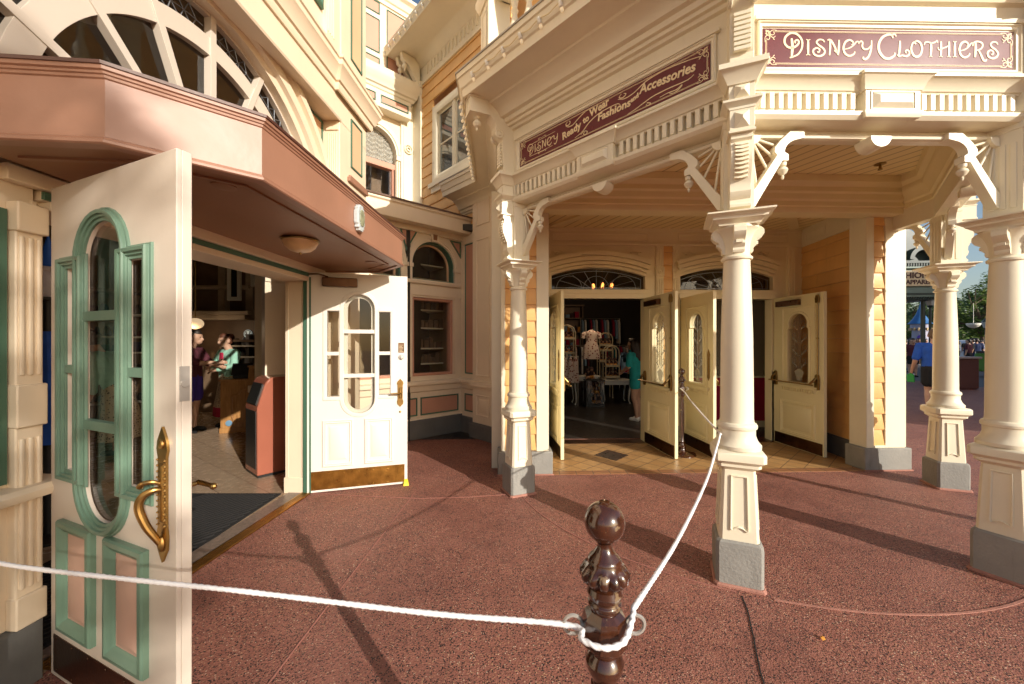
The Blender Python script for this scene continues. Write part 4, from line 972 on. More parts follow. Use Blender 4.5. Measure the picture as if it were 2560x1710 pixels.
for x0 in (-.105, .155):
    b = MB()
    b.box(x0, x0 + .115, -.03, .0, .26, 3.03)
    for i in range(3): b.box(x0 + .018 + .03 * i, x0 + .034 + .03 * i, -.038, -.028, 1.2, 2.52); b.box(x0 + .018 + .03 * i, x0 + .034 + .03 * i, -.038, -.028, 2.72, 2.98)
    b.box(x0 - .008, x0 + .123, -.045, 0, 2.56, 2.70)
    b.T = Matrix.Translation((x0 + .057, -.045, 2.63)) @ Matrix.Rotation(R(90), 4, 'X'); b.lathe(0, 0, [(.04, 0), (.04, .01), (.03, .016), (.026, .006), (.012, .008), (.006, .018)], 16); b.T = None
    build(b, 'pilaster', SHADEIVORY, PS, world=DWF, bevel=.003)
for x0 in (1.97, -1.86): b = MB(); b.box(x0, x0 + .14, -.03, 0, .26, 3.03); [b.box(x0 + .02 + .038 * i, x0 + .04 + .038 * i, -.038, -.028, 1.2, 2.98) for i in range(3)]; build(b, 'pilaster', SHADEIVORY, PS, world=DWF, bevel=.003)
b = siding(MB(), .01, .155, .27, 3.03, .19, -.002); build(b, 'siding', SIDING, PS, world=DWF)
for q in ((-1.9, -1.76), (-.12, .29), (1.96, 2.3)): b = MB(); b.box(*q, -.04, .1, 0, .26); build(b, 'base', GREYD, PS, world=DWF, bevel=.006)
for q in ((-1.75, -.28), (.265, 1.735)): b = MB(); b.box(*q, -.06, .16, .0, .012); build(b, 'threshold', BRASSK, PS, world=DWF, bevel=.002)
# dark shop floor and walls behind the doors
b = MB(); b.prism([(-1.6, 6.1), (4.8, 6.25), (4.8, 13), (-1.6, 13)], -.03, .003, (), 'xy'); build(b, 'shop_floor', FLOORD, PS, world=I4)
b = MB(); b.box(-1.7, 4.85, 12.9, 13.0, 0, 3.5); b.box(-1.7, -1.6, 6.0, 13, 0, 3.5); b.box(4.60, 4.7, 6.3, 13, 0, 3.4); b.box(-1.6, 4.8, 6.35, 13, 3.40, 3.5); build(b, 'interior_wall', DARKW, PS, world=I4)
b = MB(); b.box(3.3, 4.6, 7.0, 7.06, .92, 3.3); pw = build(b, 'papered_wall', WALLP, PS, world=I4)
b = MB(); b.box(3.3, 4.6, 6.98, 7.04, .12, .90); build(b, 'dado', REDF, pw)
b = MB(); b.box(3.29, 4.6, 6.97, 7.06, .90, .93); build(b, 'dado_rail', CREAM, pw, bevel=.003); b = MB(); b.box(3.29, 4.6, 6.96, 7.06, 0.003, .12); build(b, 'skirting', CREAM, pw, bevel=.003)
# ------------------------------------------------------------------ doors of the left shop
def stadium(cx, hw, z0, z1, n=14): return arc(cx, z1 - hw, hw, 0, 180, n) + arc(cx, z0 + hw, hw, 180, 360, n)
def fancy_door(F, exterior, w, cc, label):
    zt = 2.262
    st = stadium(cc, .156, .795, 2.055)
    rcs = [(cc - .315, cc - .19), (cc + .19, cc + .315)]
    holes = [st] + [[(a, .98), (c, .98), (c, 1.876), (a, 1.876)] for a, c in rcs]
    b = MB(); b.prism([(0, .012), (w, .012), (w, zt), (0, zt)], -.025, -.008 if exterior else .025, holes)
    if exterior:                                                       # wide glazing rebate on the inner face
        big = [[(.075, .77), (w - .085, .77), (w - .085, 2.09), (.075, 2.09)]]
        b.prism([(0, .012), (w, .012), (w, zt), (0, zt)], -.008, .025, big)
    d = build(b, 'door', DOORC if exterior else WHITED, LB, world=F, bevel=.003)
    if label: d['label'] = label
    mm = MINT if exterior else WHITED
    pr = [(.0, -.002), (.0, .007), (.014, .007), (.0145, .015), (.026, .016), (.0265, .024), (.040, .026), (.044, .020), (.0445, .010), (.054, .008), (.056, -.002)] if exterior else [(-.006, -.05), (-.006, .006), (.002, .012), (.03, .010), (.034, .004), (.034, -.002), (0, -.004)]
    b = MB()
    b.sweep([(p[0], -.025, p[1]) for p in st], pr, (0, -1, 0), True)
    for a, c in rcs: b.rect(a, c, .98, 1.876, pr, -.025)
    if exterior:
        for s in (-1, 1): b.box(cc + s * .173 - .014, cc + s * .173 + .014, -.0335, -.02, 1.0, 1.86)
    for z in (1.66, 1.197): b.box(cc - .160, cc + .160, -.036 if exterior else -.03, -.008 if exterior else .03, z - .02, z + .02)
    for a, c in rcs: b.box(a - .004, c + .004, -.034 if exterior else -.03, -.008 if exterior else .03, 1.412, 1.448)
    build(b, 'window_moulding', mm, d, smooth=25, bevel=.0012)
    if not exterior:
     b = MB()
     inn = [(-.008, -.045), (-.008, .006), (.028, .010), (.034, .0), (.034, -.004), (0, -.004)]
     b.sweep([(p[0], .025, p[1]) for p in stadium(cc, .150, .80, 2.05)][::-1], [(-a, z) for a, z in inn], (0, 1, 0), True)
     for a, c in rcs: b.sweep([(a, .025, .98), (a, .025, 1.876), (c, .025, 1.876), (c, .025, .98)], [(a_, z_) for a_, z_ in inn], (0, 1, 0), True)
     build(b, 'inner_moulding', WHITED, d)
    py = -.007 if exterior else .006
    b = MB(); b.prism(stadium(cc, .158, .793, 2.057), py, py + .003); [b.box(a - .003, c + .003, py, py + .003, .977, 1.879) for a, c in rcs]
    build(b, 'pane', GLASS, d)
    for x0, x1 in ((cc - .355, cc - .06), (cc + .05, cc + .338)):
        if exterior:
            b = MB(); b.rect(x0, x1, .262, .752, [(0, -.002), (0, .018), (-.006, .026), (-.022, .028), (-.03, .020), (-.045, .014), (-.055, .004), (-.055, -.002)], -.025); pn = build(b, 'panel_moulding', MINT, d)
            b = MB(); b.box(x0 + .05, x1 - .05, -.028, -.02, .31, .70); b.raised(x0 + .065, x1 - .065, .325, .69, .035, -.028, .014); build(b, 'raised_panel', PINKD, pn)
        else:
            b = MB(); b.rect(x0, x1, .262, .745, [(0, -.002), (0, .008), (-.012, .014), (-.02, .006), (-.03, .010), (-.04, .0), (-.04, -.002)], -.025); b.raised(x0 + .06, x1 - .06, .33, .68, .025, -.025, .012); build(b, 'raised_panel', WHITED, d)
    b = MB(); b.box(.03, w - .03, -.0275, -.0245, .035, .225 if not exterior else .205)
    for i in range(7):
        for z in (.05, .19): b.ball((.06 + i * (w - .12) / 6, -.0285, z), (.006, .003, .006), 8, 5)
    build(b, 'kick_plate', BRASSP if not exterior else BRASSK, d)
    hx = w - .075
    pl = [(hx - .03, .78), (hx, .73), (hx + .03, .78), (hx + .033, .83), (hx + .026, .86), (hx + .026, 1.12), (hx + .035, 1.15), (hx + .03, 1.18), (hx + .02, 1.20), (hx, 1.235), (hx - .02, 1.20), (hx - .03, 1.18), (hx - .035, 1.15), (hx - .026, 1.12), (hx - .026, .86), (hx - .033, .83)]
    if exterior:
        b = MB(); b.prism(pl, -.034, -.024); b.raised(hx - .018, hx + .018, .88, 1.10, .012, -.034, .006)
        for k in range(12): b.ball((hx + .024, -.036, .87 + .022 * k), .006, 7, 5); b.ball((hx - .024, -.036, .87 + .022 * k), .004, 7, 5)
        b.ball((hx, -.036, 1.17), (.018, .008, .018), 10, 6); b.ball((hx, -.036, .80), (.02, .01, .03), 10, 6)
        P = spline([(hx, -.03, 1.0), (hx - .01, -.055, 1.005), (hx - .03, -.078, .985), (hx - .038, -.084, .945), (hx - .024, -.070, .88), (hx - .008, -.050, .83), (hx, -.032, .79)], 6)
        b.tube(P, [.009 + .005 * math.sin(PI * i / (len(P) - 1)) for i in range(len(P))], 12)
        P = spline([(hx, -.03, 1.02), (hx - .01, -.055, 1.035), (hx - .03, -.075, 1.033), (hx - .045, -.078, 1.02)], 5); b.tube(P, [.006 + .005 * i / (len(P) - 1) for i in range(len(P))], 10)
        build(b, 'handle', BRASS, d)
        b = MB(); b.box(w - .001, w + .0025, -.016, .016, 1.33, 1.46); b.tube([(w, 0, 1.395), (w + .008, 0, 1.395)], .013, 14); build(b, 'latch_plate', STEEL, d)
        b = MB(); b.tube([(hx + .01, .02, .99), (hx + .01, .07, .99), (hx + .0, .085, .99)], .009, 8); b.tube([(hx, .085, .99), (hx + .09, .09, .985)], [.010, .008], 8); b.ball((hx + .09, .09, .985), .013, 10, 6); build(b, 'lever', BRASS, d)
    else:
        b = MB(); pl2 = [(x, 1.0 + (z - .98) * .60) for x, z in pl]; b.prism(pl2, -.034, -.024); b.raised(hx - .016, hx + .016, .94, 1.06, .01, -.034, .006)
        for k in range(9): b.ball((hx + .024, -.034, .93 + .018 * k), .004, 6, 4); b.ball((hx - .024, -.034, .93 + .018 * k), .004, 6, 4)
        b.tube([(hx, -.03, 1.0), (hx, -.075, 1.0), (hx - .02, -.085, 1.0), (hx - .10, -.085, .998)], [.011, .010, .010, .008], 8); b.lathe(0, 0, [(.001, 0), (.001, 0)], 3) if False else None
        build(b, 'handle', BRASS, d)
        b = MB(); b.T = Matrix.Translation((hx + .01, -.025, 1.385)) @ Matrix.Rotation(R(90), 4, 'X'); b.lathe(0, 0, [(.027, 0), (.027, .01), (.022, .016), (.008, .018)], 20); b.T = None; b.box(hx + .005, hx + .015, -.055, -.03, 1.372, 1.398); build(b, 'deadbolt', STEEL, d)
        b = MB(); b.box(hx - .02, hx + .04, -.028, -.022, 1.435, 1.54); pq = build(b, 'notice_plate', BRASSK, d)
        b = MB(); [b.box(hx - .012, hx + .032 - .01 * (i % 3 == 1), -.030, -.027, 1.445 + i * .014, 1.449 + i * .014) for i in range(6)]; build(b, 'lettering', GILT, pq)
        b = MB(); b.T = Matrix.Translation((hx, -.025, .796)) @ Matrix.Rotation(R(90), 4, 'X'); b.lathe(0, 0, [(.012, 0), (.012, .006), (.004, .008)], 14); b.T = None; build(b, 'keyhole', BRASS, d)
        b = MB(); b.box(.15, .48, -.085, -.025, 2.12, 2.21); cl = build(b, 'door_closer', BRASSK, d, bevel=.006)
        b = MB(); b.tube([(.2, -.055, 2.215), (.12, -.10, 2.235), (.02, -.03, 2.24)], .008, 6); build(b, 'arm', BRASSK, cl)
    b = MB()
    for z in (.35, 1.1, 1.84): b.tube([(-.006, .0, z), (-.006, .0, z + .11)], .009, 8)
    build(b, 'hinge', BRASSD, d)
    return d
PINKD = paint('dusty_pink_paint', (.50, .32, .25), .45, .05, 3, .1)
fancy_door(frame(-2.132, 1.807, 112.5), True, .988, .472, 'open door with mint green mouldings and an ornate brass pull handle')
fancy_door(frame(-2.089, 3.92, 73.2), False, .985, .497, 'open white door with a brass kick plate')

# ------------------------------------------------------------------ doors of the porch shop
def porch_door(F, exterior, w=.86):
    b = MB()
    gl = [(.27, .97), (.63, .97), (.63, 1.74), (.605, 1.76)] + arc(.45, 1.80, .165, 0, 180, 14)[1:-1] + [(.295, 1.76), (.27, 1.74)]
    b.prism([(0, .012), (w, .012), (w, 2.225), (0, 2.225)], -.022, .022, [gl])
    d = build(b, 'door', YDOOR, PS, world=F, bevel=.003)
    b = MB()
    for yy, N in ((-.022, -1), (.022, 1)):
        T = Matrix.Identity(4) if N < 0 else Matrix.Translation((w * 1.0465, 0, 0)) @ Matrix.Rotation(PI, 4, 'Z')
        b.T = T
        b.rect(.17, .73, .93, 2.06, [(0, -.002), (0, .010), (-.014, .014), (-.022, .004), (-.022, -.002)], -.022)
        b.sweep([(p[0], -.022, p[1]) for p in gl], [(-.004, -.02), (-.004, .012), (.012, .016), (.028, .010), (.03, -.002)], (0, -1, 0), True)
        b.box(.12, .78, -.055, -.02, .905, .93); b.box(.14, .76, -.045, -.02, .885, .905)
        for k in range(15): b.box(.155 + k * .04, .175 + k * .04, -.038, -.02, .835, .885)
        b.rect(.13, .735, .205, .69, [(0, -.002), (0, .008), (-.012, .014), (-.02, .005), (-.032, .010), (-.042, 0), (-.042, -.002)], -.022); b.raised(.20, .665, .275, .62, .025, -.022, .012)
    b.T = None
    build(b, 'panel_moulding', YDOOR, d)
    b = MB(); b.box(.26, .64, -.002, .002, .96, 1.98); build(b, 'pane', GLASS, d)
    b = MB(); vy = -.006                                                # etched vase of scrolling leaves on the pane
    b.prism([(.41, 1.0), (.49, 1.0), (.50, 1.05), (.53, 1.12), (.48, 1.16), (.42, 1.16), (.37, 1.12), (.40, 1.05)], vy, vy + .002)
    for s in (-1, 1):
        for z0, ww in ((1.16, .11), (1.34, .13), (1.52, .12), (1.70, .09)):
            ribbon(b, spline([(.45, z0), (.45 + s * ww * .5, z0 + .04), (.45 + s * ww, z0 + .11), (.45 + s * ww * .8, z0 + .16), (.45 + s * ww * .5, z0 + .13), (.45 + s * ww * .65, z0 + .10)], 5), .006, vy, vy + .002)
            for q in range(3): b.prism([(.45 + s * (.03 + .03 * q), z0 + .03 + .03 * q), (.45 + s * (.06 + .03 * q), z0 + .03 + .02 * q), (.45 + s * (.05 + .03 * q), z0 + .07 + .02 * q)], vy, vy + .002)
    ribbon(b, [(.45, 1.16), (.45, 1.92)], .008, vy, vy + .002)
    build(b, 'etching', ETCH, d)
    b = MB(); b.box(.02, w - .02, -.0245, -.0215, .02, .18); b.box(.02, w - .02, .0215, .0245, .02, .18); build(b, 'kick_plate', BRASSK, d)
    si = 1 if exterior else -1                                          # push bar on the inner face
    y = si * .022
    b = MB()
    for x in (.05, w - .09):
        pp = [(x - .028, .90), (x + .028, .90), (x + .03, 1.02), (x + .024, 1.09), (x, 1.115), (x - .024, 1.09), (x - .03, 1.02)]
        b.prism(pp, min(y, y + si * .03), max(y, y + si * .03))
        b.tube([(x, y + si * .025, 1.07), (x, y + si * .07, 1.02), (x - (.03 if x > .4 else -.03), y + si * .105, .975)], [.014, .017, .014], 8)
    b.tube([(.03, y + si * .108, .975), (w - .06, y + si * .108, .968)], .011, 8)
    build(b, 'push_bar', BRASSD, d, bevel=.003)
    if not exterior:
        b = MB(); b.tube([(w - .085, -.035, 1.1), (w - .085, -.035, 2.12)], .009, 8); b.prism([(w - .11, 2.08), (w - .06, 2.08), (w - .055, 2.14), (w - .07, 2.19), (w - .10, 2.19), (w - .115, 2.14)], -.05, -.02); b.ball((w - .085, -.035, 1.6), .016, 8, 6); build(b, 'vertical_rod', BRASSD, d, bevel=.003)
        b = MB(); b.box(.10, .50, -.085, -.022, 2.08, 2.16); build(b, 'door_closer', BRASSK, d, bevel=.006)
    else:
        hx = w - .10
        b = MB(); b.prism([(hx - .03, 1.08), (hx, 1.03), (hx + .03, 1.08), (hx + .024, 1.13), (hx + .024, 1.34), (hx + .032, 1.38), (hx, 1.45), (hx - .032, 1.38), (hx - .024, 1.34), (hx - .024, 1.13)], -.03, -.02); b.raised(hx - .016, hx + .016, 1.13, 1.34, .01, -.03, .008); build(b, 'pull_plate', BRASSD, d)
    return d
porch_door(frame(.56, 5.86, 173.5), True); porch_door(frame(2.05, 5.90, 172.5), False); porch_door(frame(2.62, 5.92, 176.5), True); porch_door(frame(4.09, 5.97, 174.3), False)

# ------------------------------------------------------------------ sign boards
L = {
 'D': (1.0, [([(.56, .66), (.54, .78), (.66, .84), (.74, .72), (.64, .55), (.42, .42), (.16, .46), (.0, .68), (.04, .98), (.3, 1.2), (.62, 1.16), (.88, .86), (.9, .45), (.72, .1), (.45, -.06), (.26, -.12)], .10), ([(.36, .92), (.40, .5), (.36, -.1)], .13)]),
 'I': (.34, [([(.18, 1.0), (.17, .5), (.18, 0)], .12), ([(.06, 1.0), (.18, .97), (.3, 1.0)], .05), ([(.05, .0), (.18, .03), (.31, 0)], .05)]),
 'S': (.76, [([(.70, .84), (.6, .98), (.38, 1.0), (.22, .84), (.34, .66), (.58, .48), (.72, .26), (.62, .04), (.36, -.06), (.08, .06), (.02, .30), (.2, .46), (.4, .38), (.36, .2), (.26, .22)], .10)]),
 'N': (.78, [([(.12, 0), (.16, .5), (.16, 1.0)], .11), ([(.0, .98), (.16, 1.0), (.3, .82), (.5, .4), (.62, .06)], .10), ([(.70, 1.0), (.68, .5), (.64, .02)], .11), ([(.64, .3), (.5, .22), (.44, .34), (.54, .38)], .06)]),
 'E': (.86, [([(.66, .74), (.62, .9), (.42, 1.0), (.18, .86), (.06, .5), (.16, .14), (.42, -.02), (.68, .1), (.76, .26)], .11), ([(.12, .40), (.4, .48), (.66, .66), (.86, .9), (1.0, .86), (.98, .76)], .07), ([(.66, .74), (.54, .70)], .05)]),
 'Y': (.80, [([(.02, .82), (.14, .94), (.24, .84), (.22, .6), (.36, .42), (.58, .46), (.74, .66)], .09), ([(.78, 1.0), (.76, .5), (.62, .0), (.42, -.22), (.28, -.16), (.3, -.06)], .11)]),
 'C': (1.0, [([(.98, 1.10), (.9, 1.24), (.78, 1.16), (.82, 1.0)], .08), ([(.84, 1.14), (.6, 1.2), (.28, 1.06), (.08, .7), (.1, .3), (.34, -.04), (.62, -.1), (.88, .06), (.92, .22)], .12)]),
 'L': (.80, [([(.2, 1.0), (.18, .5), (.12, .06)], .12), ([(.02, .10), (.14, .0), (.36, .06), (.6, .0), (.8, .12), (.82, .3), (.68, .4), (.56, .32), (.62, .22)], .09)]),
 'O': (.84, [([(.42, 1.0), (.16, .84), (.06, .48), (.2, .1), (.44, -.02), (.68, .14), (.78, .5), (.68, .86), (.44, 1.0), (.3, .9), (.38, .8)], .11)]),
 'T': (.84, [([(.0, .74), (.06, .9), (.22, .94), (.5, .88), (.74, .94), (.86, 1.04), (.9, .9)], .08), ([(.46, .92), (.46, .5), (.42, 0)], .12), ([(.32, 0), (.42, .03), (.54, 0)], .05)]),
 'H': (.86, [([(.2, 1.0), (.2, .5), (.18, 0)], .11), ([(.74, 1.0), (.74, .5), (.72, 0)], .11), ([(.0, .62), (.02, .48), (.14, .46), (.34, .56), (.6, .66), (.76, .80)], .07), ([(.08, 0), (.18, .03), (.3, 0)], .05), ([(.62, 0), (.72, .03), (.84, 0)], .05)]),
 'R': (.90, [([(.2, .96), (.2, .5), (.16, 0)], .12), ([(.0, .72), (.08, .94), (.36, 1.02), (.64, .9), (.64, .66), (.44, .48), (.28, .46)], .09), ([(.4, .46), (.56, .16), (.72, -.16), (.86, -.22), (.94, -.12)], .11)]),
}
def letters(b, s, x, z, h, gap, y0, y1, stretch=1.0, lw=1.0):
    for ch in s:
        w, st = L[ch]
        for pts, wd in st: ribbon(b, spline([(x + p[0] * h * stretch, z + p[1] * h) for p in pts], 7), wd * h * lw, y0, y1)
        x += (w + gap) * h * stretch
    return x
def font(b, s, size, x, z, y0, shear=0.0, rot=0.0, depth=.002, sx=1.0, off=0.0):
    cu = bpy.data.curves.new('t', 'FONT'); cu.body = s; cu.size = size; cu.extrude = depth; cu.shear = shear; cu.resolution_u = 3; cu.offset = off
    ob = bpy.data.objects.new('t', cu); COL.objects.link(ob); dg = bpy.context.evaluated_depsgraph_get(); me = ob.evaluated_get(dg).to_mesh()
    c, sn = math.cos(rot), math.sin(rot)
    vs = [(x + (v.co.x * sx * c - v.co.y * sn), y0 - v.co.z, z + (v.co.x * sx * sn + v.co.y * c)) for v in me.vertices]; fs = [tuple(p.vertices) for p in me.polygons]
    wmax = max([v.co.x for v in me.vertices] or [0]) * sx
    ob.evaluated_get(dg).to_mesh_clear(); bpy.data.objects.remove(ob); bpy.data.curves.remove(cu)
    b.add(vs, fs); return wmax
def flourish(b, x, z, sx, sz, y0, y1, k=1.0):
    g = lambda u, v: (x + sx * u * k, z + sz * v * k)
    for pts in ([(.0, .075), (.0, .045), (.018, .03), (.03, .045), (.02, .06), (.008, .05)], [(.075, .0), (.045, .0), (.03, .018), (.045, .03), (.06, .02), (.05, .008)], [(.0, .0), (.016, .004), (.026, .026), (.05, .046), (.066, .036)], [(.0, .02), (.012, .028), (.006, .006), (.028, .012), (.02, .0)], [(.05, .05), (.06, .06)]):
        ribbon(b, spline([g(*p) for p in pts], 6), .0045 * k, y0, y1)
def sign_board(F, x0, x1, z0, z1, label):
    t = empty('sign_board', F @ Matrix.Translation(((x0 + x1) / 2, -.105, z0)), label, 'sign')
    W = F
    b = MB(); b.box(x0, x1, -.1035, -.099, z0, z1); bd = build(b, 'board', MAROON, t, world=W)
    y0, y1 = -.106, -.1033
    b = MB()
    for dd, w in ((.016, .0028), (.022, .0018)):
        q = .075 - (dd - .016)
        for a, c in (((x0 + q, z0 + dd), (x1 - q, z0 + dd)), ((x0 + q, z1 - dd), (x1 - q, z1 - dd)), ((x0 + dd, z0 + q), (x0 + dd, z1 - q)), ((x1 - dd, z0 + q), (x1 - dd, z1 - q))): ribbon(b, [a, c], w, y0, y1, 1)
    for sx, xx in ((1, x0 + .012), (-1, x1 - .012)):
        for sz, zz in ((1, z0 + .012), (-1, z1 - .012)): flourish(b, xx, zz, sx, sz, y0, y1)
    build(b, 'border', GILT, t, world=W)
    return t, W, y0, y1
t, W, y0, y1 = sign_board(PFF, -.805, .815, 3.292, 3.532, 'maroon fascia sign reading Disney Clothiers in cream lettering')
b = MB(); h = .105
x = letters(b, 'D', -.668, 3.362, h * 1.12, .10, y0, y1, 1.05, 1.15); x = letters(b, 'ISNEY', x - .004, 3.366, h * .94, .12, y0, y1, 1.08, 1.2)
x = letters(b, 'C', -.072, 3.362, h * 1.12, .06, y0, y1, 1.05, 1.15); letters(b, 'LOTHIERS', x - .004, 3.366, h * .94, .085, y0, y1, .985, 1.2)
build(b, 'lettering', GILT, t, world=W)
t, W, y0, y1 = sign_board(PLF, .125, 1.905, 3.292, 3.532, 'maroon fascia sign reading Disney Ready to Wear Fashions and Accessories')
b = MB()
x = letters(b, 'D', .235, 3.370, .080, .10, y0, y1, .95, .72); x = letters(b, 'ISNEY', x, 3.372, .072, .10, y0, y1, 1.02, 1.0)
ribbon(b, spline([(.26, 3.352), (.40, 3.35), (.55, 3.354)], 4), .004, y0, y1); ribbon(b, spline([(.27, 3.462), (.42, 3.466), (.58, 3.47)], 4), .004, y0, y1)
for zz in (3.478, 3.342): 
    for s in (-1, 1): ribbon(b, spline([(.42, zz), (.42 + s * .03, zz + .006), (.42 + s * .05, zz), (.42 + s * .04, zz - .005), (.42 + s * .03, zz)], 5), .003, y0, y1)
def fit(s, w, size, x, z, rot, shear=.10):
    w0 = font(MB(), s, size, 0, 0, 0); font(b, s, size, x, z, y0 + .001, shear, rot, .0015, w / w0, .0025)
fit('Ready', .205, .088, .662, 3.358, R(9)); fit('to', .058, .075, .888, 3.412, R(10)); fit('Wear', .185, .088, .955, 3.442, R(8))
fit('Fashions', .295, .085, 1.030, 3.374, R(0)); fit('and', .062, .048, 1.334, 3.395, R(14)); fit('Accessories', .405, .095, 1.402, 3.428, R(-4))
for pts in ([(.70, 3.47), (.73, 3.45), (.78, 3.45), (.84, 3.48), (.92, 3.51), (1.0, 3.505)], [(.72, 3.50), (.70, 3.48), (.73, 3.465), (.75, 3.485), (.735, 3.50)], [(.80, 3.325), (.88, 3.35), (.95, 3.40), (1.05, 3.435), (1.2, 3.44), (1.24, 3.42)], [(.86, 3.33), (.90, 3.345), (.93, 3.33), (.91, 3.31), (.89, 3.325), (.905, 3.335)], [(1.22, 3.47), (1.28, 3.45), (1.36, 3.46), (1.46, 3.50), (1.6, 3.51), (1.75, 3.495), (1.85, 3.475)], [(1.25, 3.50), (1.23, 3.48), (1.26, 3.465), (1.29, 3.48), (1.27, 3.495)], [(1.30, 3.315), (1.38, 3.33), (1.5, 3.36), (1.62, 3.365), (1.75, 3.36), (1.80, 3.375)], [(1.56, 3.33), (1.62, 3.335), (1.68, 3.33), (1.72, 3.345), (1.70, 3.325), (1.66, 3.315), (1.63, 3.33)], [(1.46, 3.335), (1.49, 3.32), (1.47, 3.31), (1.455, 3.325)]):
    ribbon(b, spline(pts, 7), .0072, y0, y1, .5)
build(b, 'lettering', GILT, t, world=W)

# ------------------------------------------------------------------ lamp strings along the eaves
def string(F, pts, n, label, hang=.03):
    t = empty('string_lights', F @ Matrix.Translation(pts[0]), label, 'string lights', 'bulb strings along the eaves')
    P = [Vector(p) for p in pts]; ln = [(P[i + 1] - P[i]).length for i in range(len(P) - 1)]; tot = sum(ln)
    def at(s):
        for i, l in enumerate(ln):
            if s <= l or i == len(ln) - 1: return P[i].lerp(P[i + 1], min(1, s / l))
            s -= l
    w = []
    proto = None
    for i in range(n):
        p = at(tot * (i + .5) / n); w.append(p)
        if i < n - 1:
            q = at(tot * (i + 1) / n); w.append(q + Vector((0, -.006, -.028)))
        if proto is None:
            b = MB(); b.lathe(0, 0, [(.010, .012), (.017, .008), (.018, -.03), (.014, -.036), (.012, -.038)], 12); b.mi = 1; b.lathe(0, 0, [(.010, -.036), (.014, -.048), (.013, -.062), (.007, -.07), (.001, -.072)], 10)
            sock = build(b, 'bulb', [WHITE, BULB], t, world=F @ Matrix.Translation(p) @ Matrix.Rotation(R(25), 4, 'X')); proto = sock
        else:
            o = proto.copy(); COL.objects.link(o); o.matrix_basis = WORLDM[t.name].inverted() @ F @ Matrix.Translation(p) @ Matrix.Rotation(R(25), 4, 'X')
    b = MB(); b.tube(spline(w, 4), .005, 6); build(b, 'cable', CEIL, t, world=F)
string(PLF, [(-.12, -.60, 4.06), (2.4, -.60, 4.06)], 12, 'bulb string along the porch eave above the maroon Ready to Wear sign')
string(frame(-.53, 3.9, 358), [(0, -.02, 4.02), (2.1, -.03, 4.02)], 17, 'bulb string along the porch eave edge that runs back into the corner')
string(W2F, [(-2.2, -.64, 7.22), (.9, -.64, 7.22)], 15, 'bulb string along the highest eave above the orange siding')

# ------------------------------------------------------------------ queue posts and ropes
def queue_post(x, y, label):
    t = empty('queue_post', Matrix.Translation((x, y, 0)), label, 'stanchion', 'wooden queue posts')
    b = MB()
    prof = [(.19, 0.0), (.19, .012), (.18, .022), (.10, .04), (.07, .05), (.055, .07), (.05, .09), (.058, .10), (.058, .12), (.042, .135), (.036, .16), (.045, .18), (.034, .20), (.028, .30), (.031, .60), (.029, .76), (.027, .785), (.034, .80), (.041, .815), (.043, .83), (.038, .843), (.032, .85), (.036, .86), (.036, .868)]
    b.lathe(0, 0, prof, 28)
    vs = []; fs = []; n = 72                                            # fluted length of the shaft
    for j, (r, z) in enumerate(((.030, .21), (.033, .24), (.0345, .60), (.033, .74), (.030, .775))):
        for i in range(n): rr = r * (1 - (.13 if 0 < j < 4 else 0) * abs(math.sin(6 * 2 * PI * i / n)) ** 3); vs.append((rr * math.cos(2 * PI * i / n), rr * math.sin(2 * PI * i / n), z))
    for j in range(4):
        for i in range(n): fs.append((j * n + i, j * n + (i + 1) % n, (j + 1) * n + (i + 1) % n, (j + 1) * n + i))
    b.add(vs, fs)
    build(b, 'shaft', WOOD, t)
    b = MB()
    for r_, z_ in ((0, 0),): pass
    oc = []
    for (r, z) in ((.036, .862), (.052, .872), (.052, .915), (.046, .935), (.034, .945)):
        oc.append([(r * math.cos(R(22.5 + 45 * i)), r * math.sin(R(22.5 + 45 * i)), z) for i in range(8)])
    fs = [tuple(range(7, -1, -1)), tuple(32 + i for i in range(8))]
    for j in range(4):
        for i in range(8): fs.append((j * 8 + i, j * 8 + (i + 1) % 8, (j + 1) * 8 + (i + 1) % 8, (j + 1) * 8 + i))
    b.add([p for r in oc for p in r], fs)
    b.lathe(0, 0, [(.030, .925), (.036, .93), (.031, .942), (.031, .95), (.037, .956), (.038, .963), (.033, .968), (.037, .975), (.040, .986), (.037, .998), (.028, 1.004), (.028, 1.008)], 28)
    build(b, 'octagon_block', WOOD, t, bevel=.002)
    b = MB(); n = 48; vs = []; fs = []
    pet = [(.030, 1.004, .06), (.048, 1.010, .10), (.056, 1.020, .10), (.056, 1.032, .07), (.047, 1.043, .03), (.037, 1.050, 0), (.038, 1.058, 0), (.034, 1.064, 0), (.024, 1.074, 0), (.017, 1.086, 0), (.016, 1.094, 0), (.021, 1.100, 0)]
    for r, z, a in pet:
        for i in range(n): rr = r * (1 - a * abs(math.cos(6 * 2 * PI * i / n)) ** 8 * 2.3); vs.append((rr * math.cos(2 * PI * i / n), rr * math.sin(2 * PI * i / n), z))
    for j in range(len(pet) - 1):
        for i in range(n): fs.append((j * n + i, j * n + (i + 1) % n, (j + 1) * n + (i + 1) % n, (j + 1) * n + i))
    b.add(vs, fs); b.ball((0, 0, 1.1415), .0455, 32, 20); b.lathe(0, 0, [(.001, 1.183), (.012, 1.185), (.012, 1.188), (.001, 1.19)], 16)
    build(b, 'finial', WOOD, t, smooth=65)
    for s in (-1, 1):
        b = MB(); b.sweep([(s * .071 + .021 * math.cos(R(a)), .004, .906 + .021 * math.sin(R(a))) for a in range(0, 360, 15)], [(.0042 * math.cos(R(q)), .0042 * math.sin(R(q))) for q in range(0, 360, 60)], (0, -1, 0), True)
        b.tube([(s * .045, 0, .904), (s * .055, 0, .904)], .009, 10); build(b, 'rope_ring', STEEL, t)
    return t
queue_post(.210, .872, 'near varnished queue post with chipped ball finial and white rope')
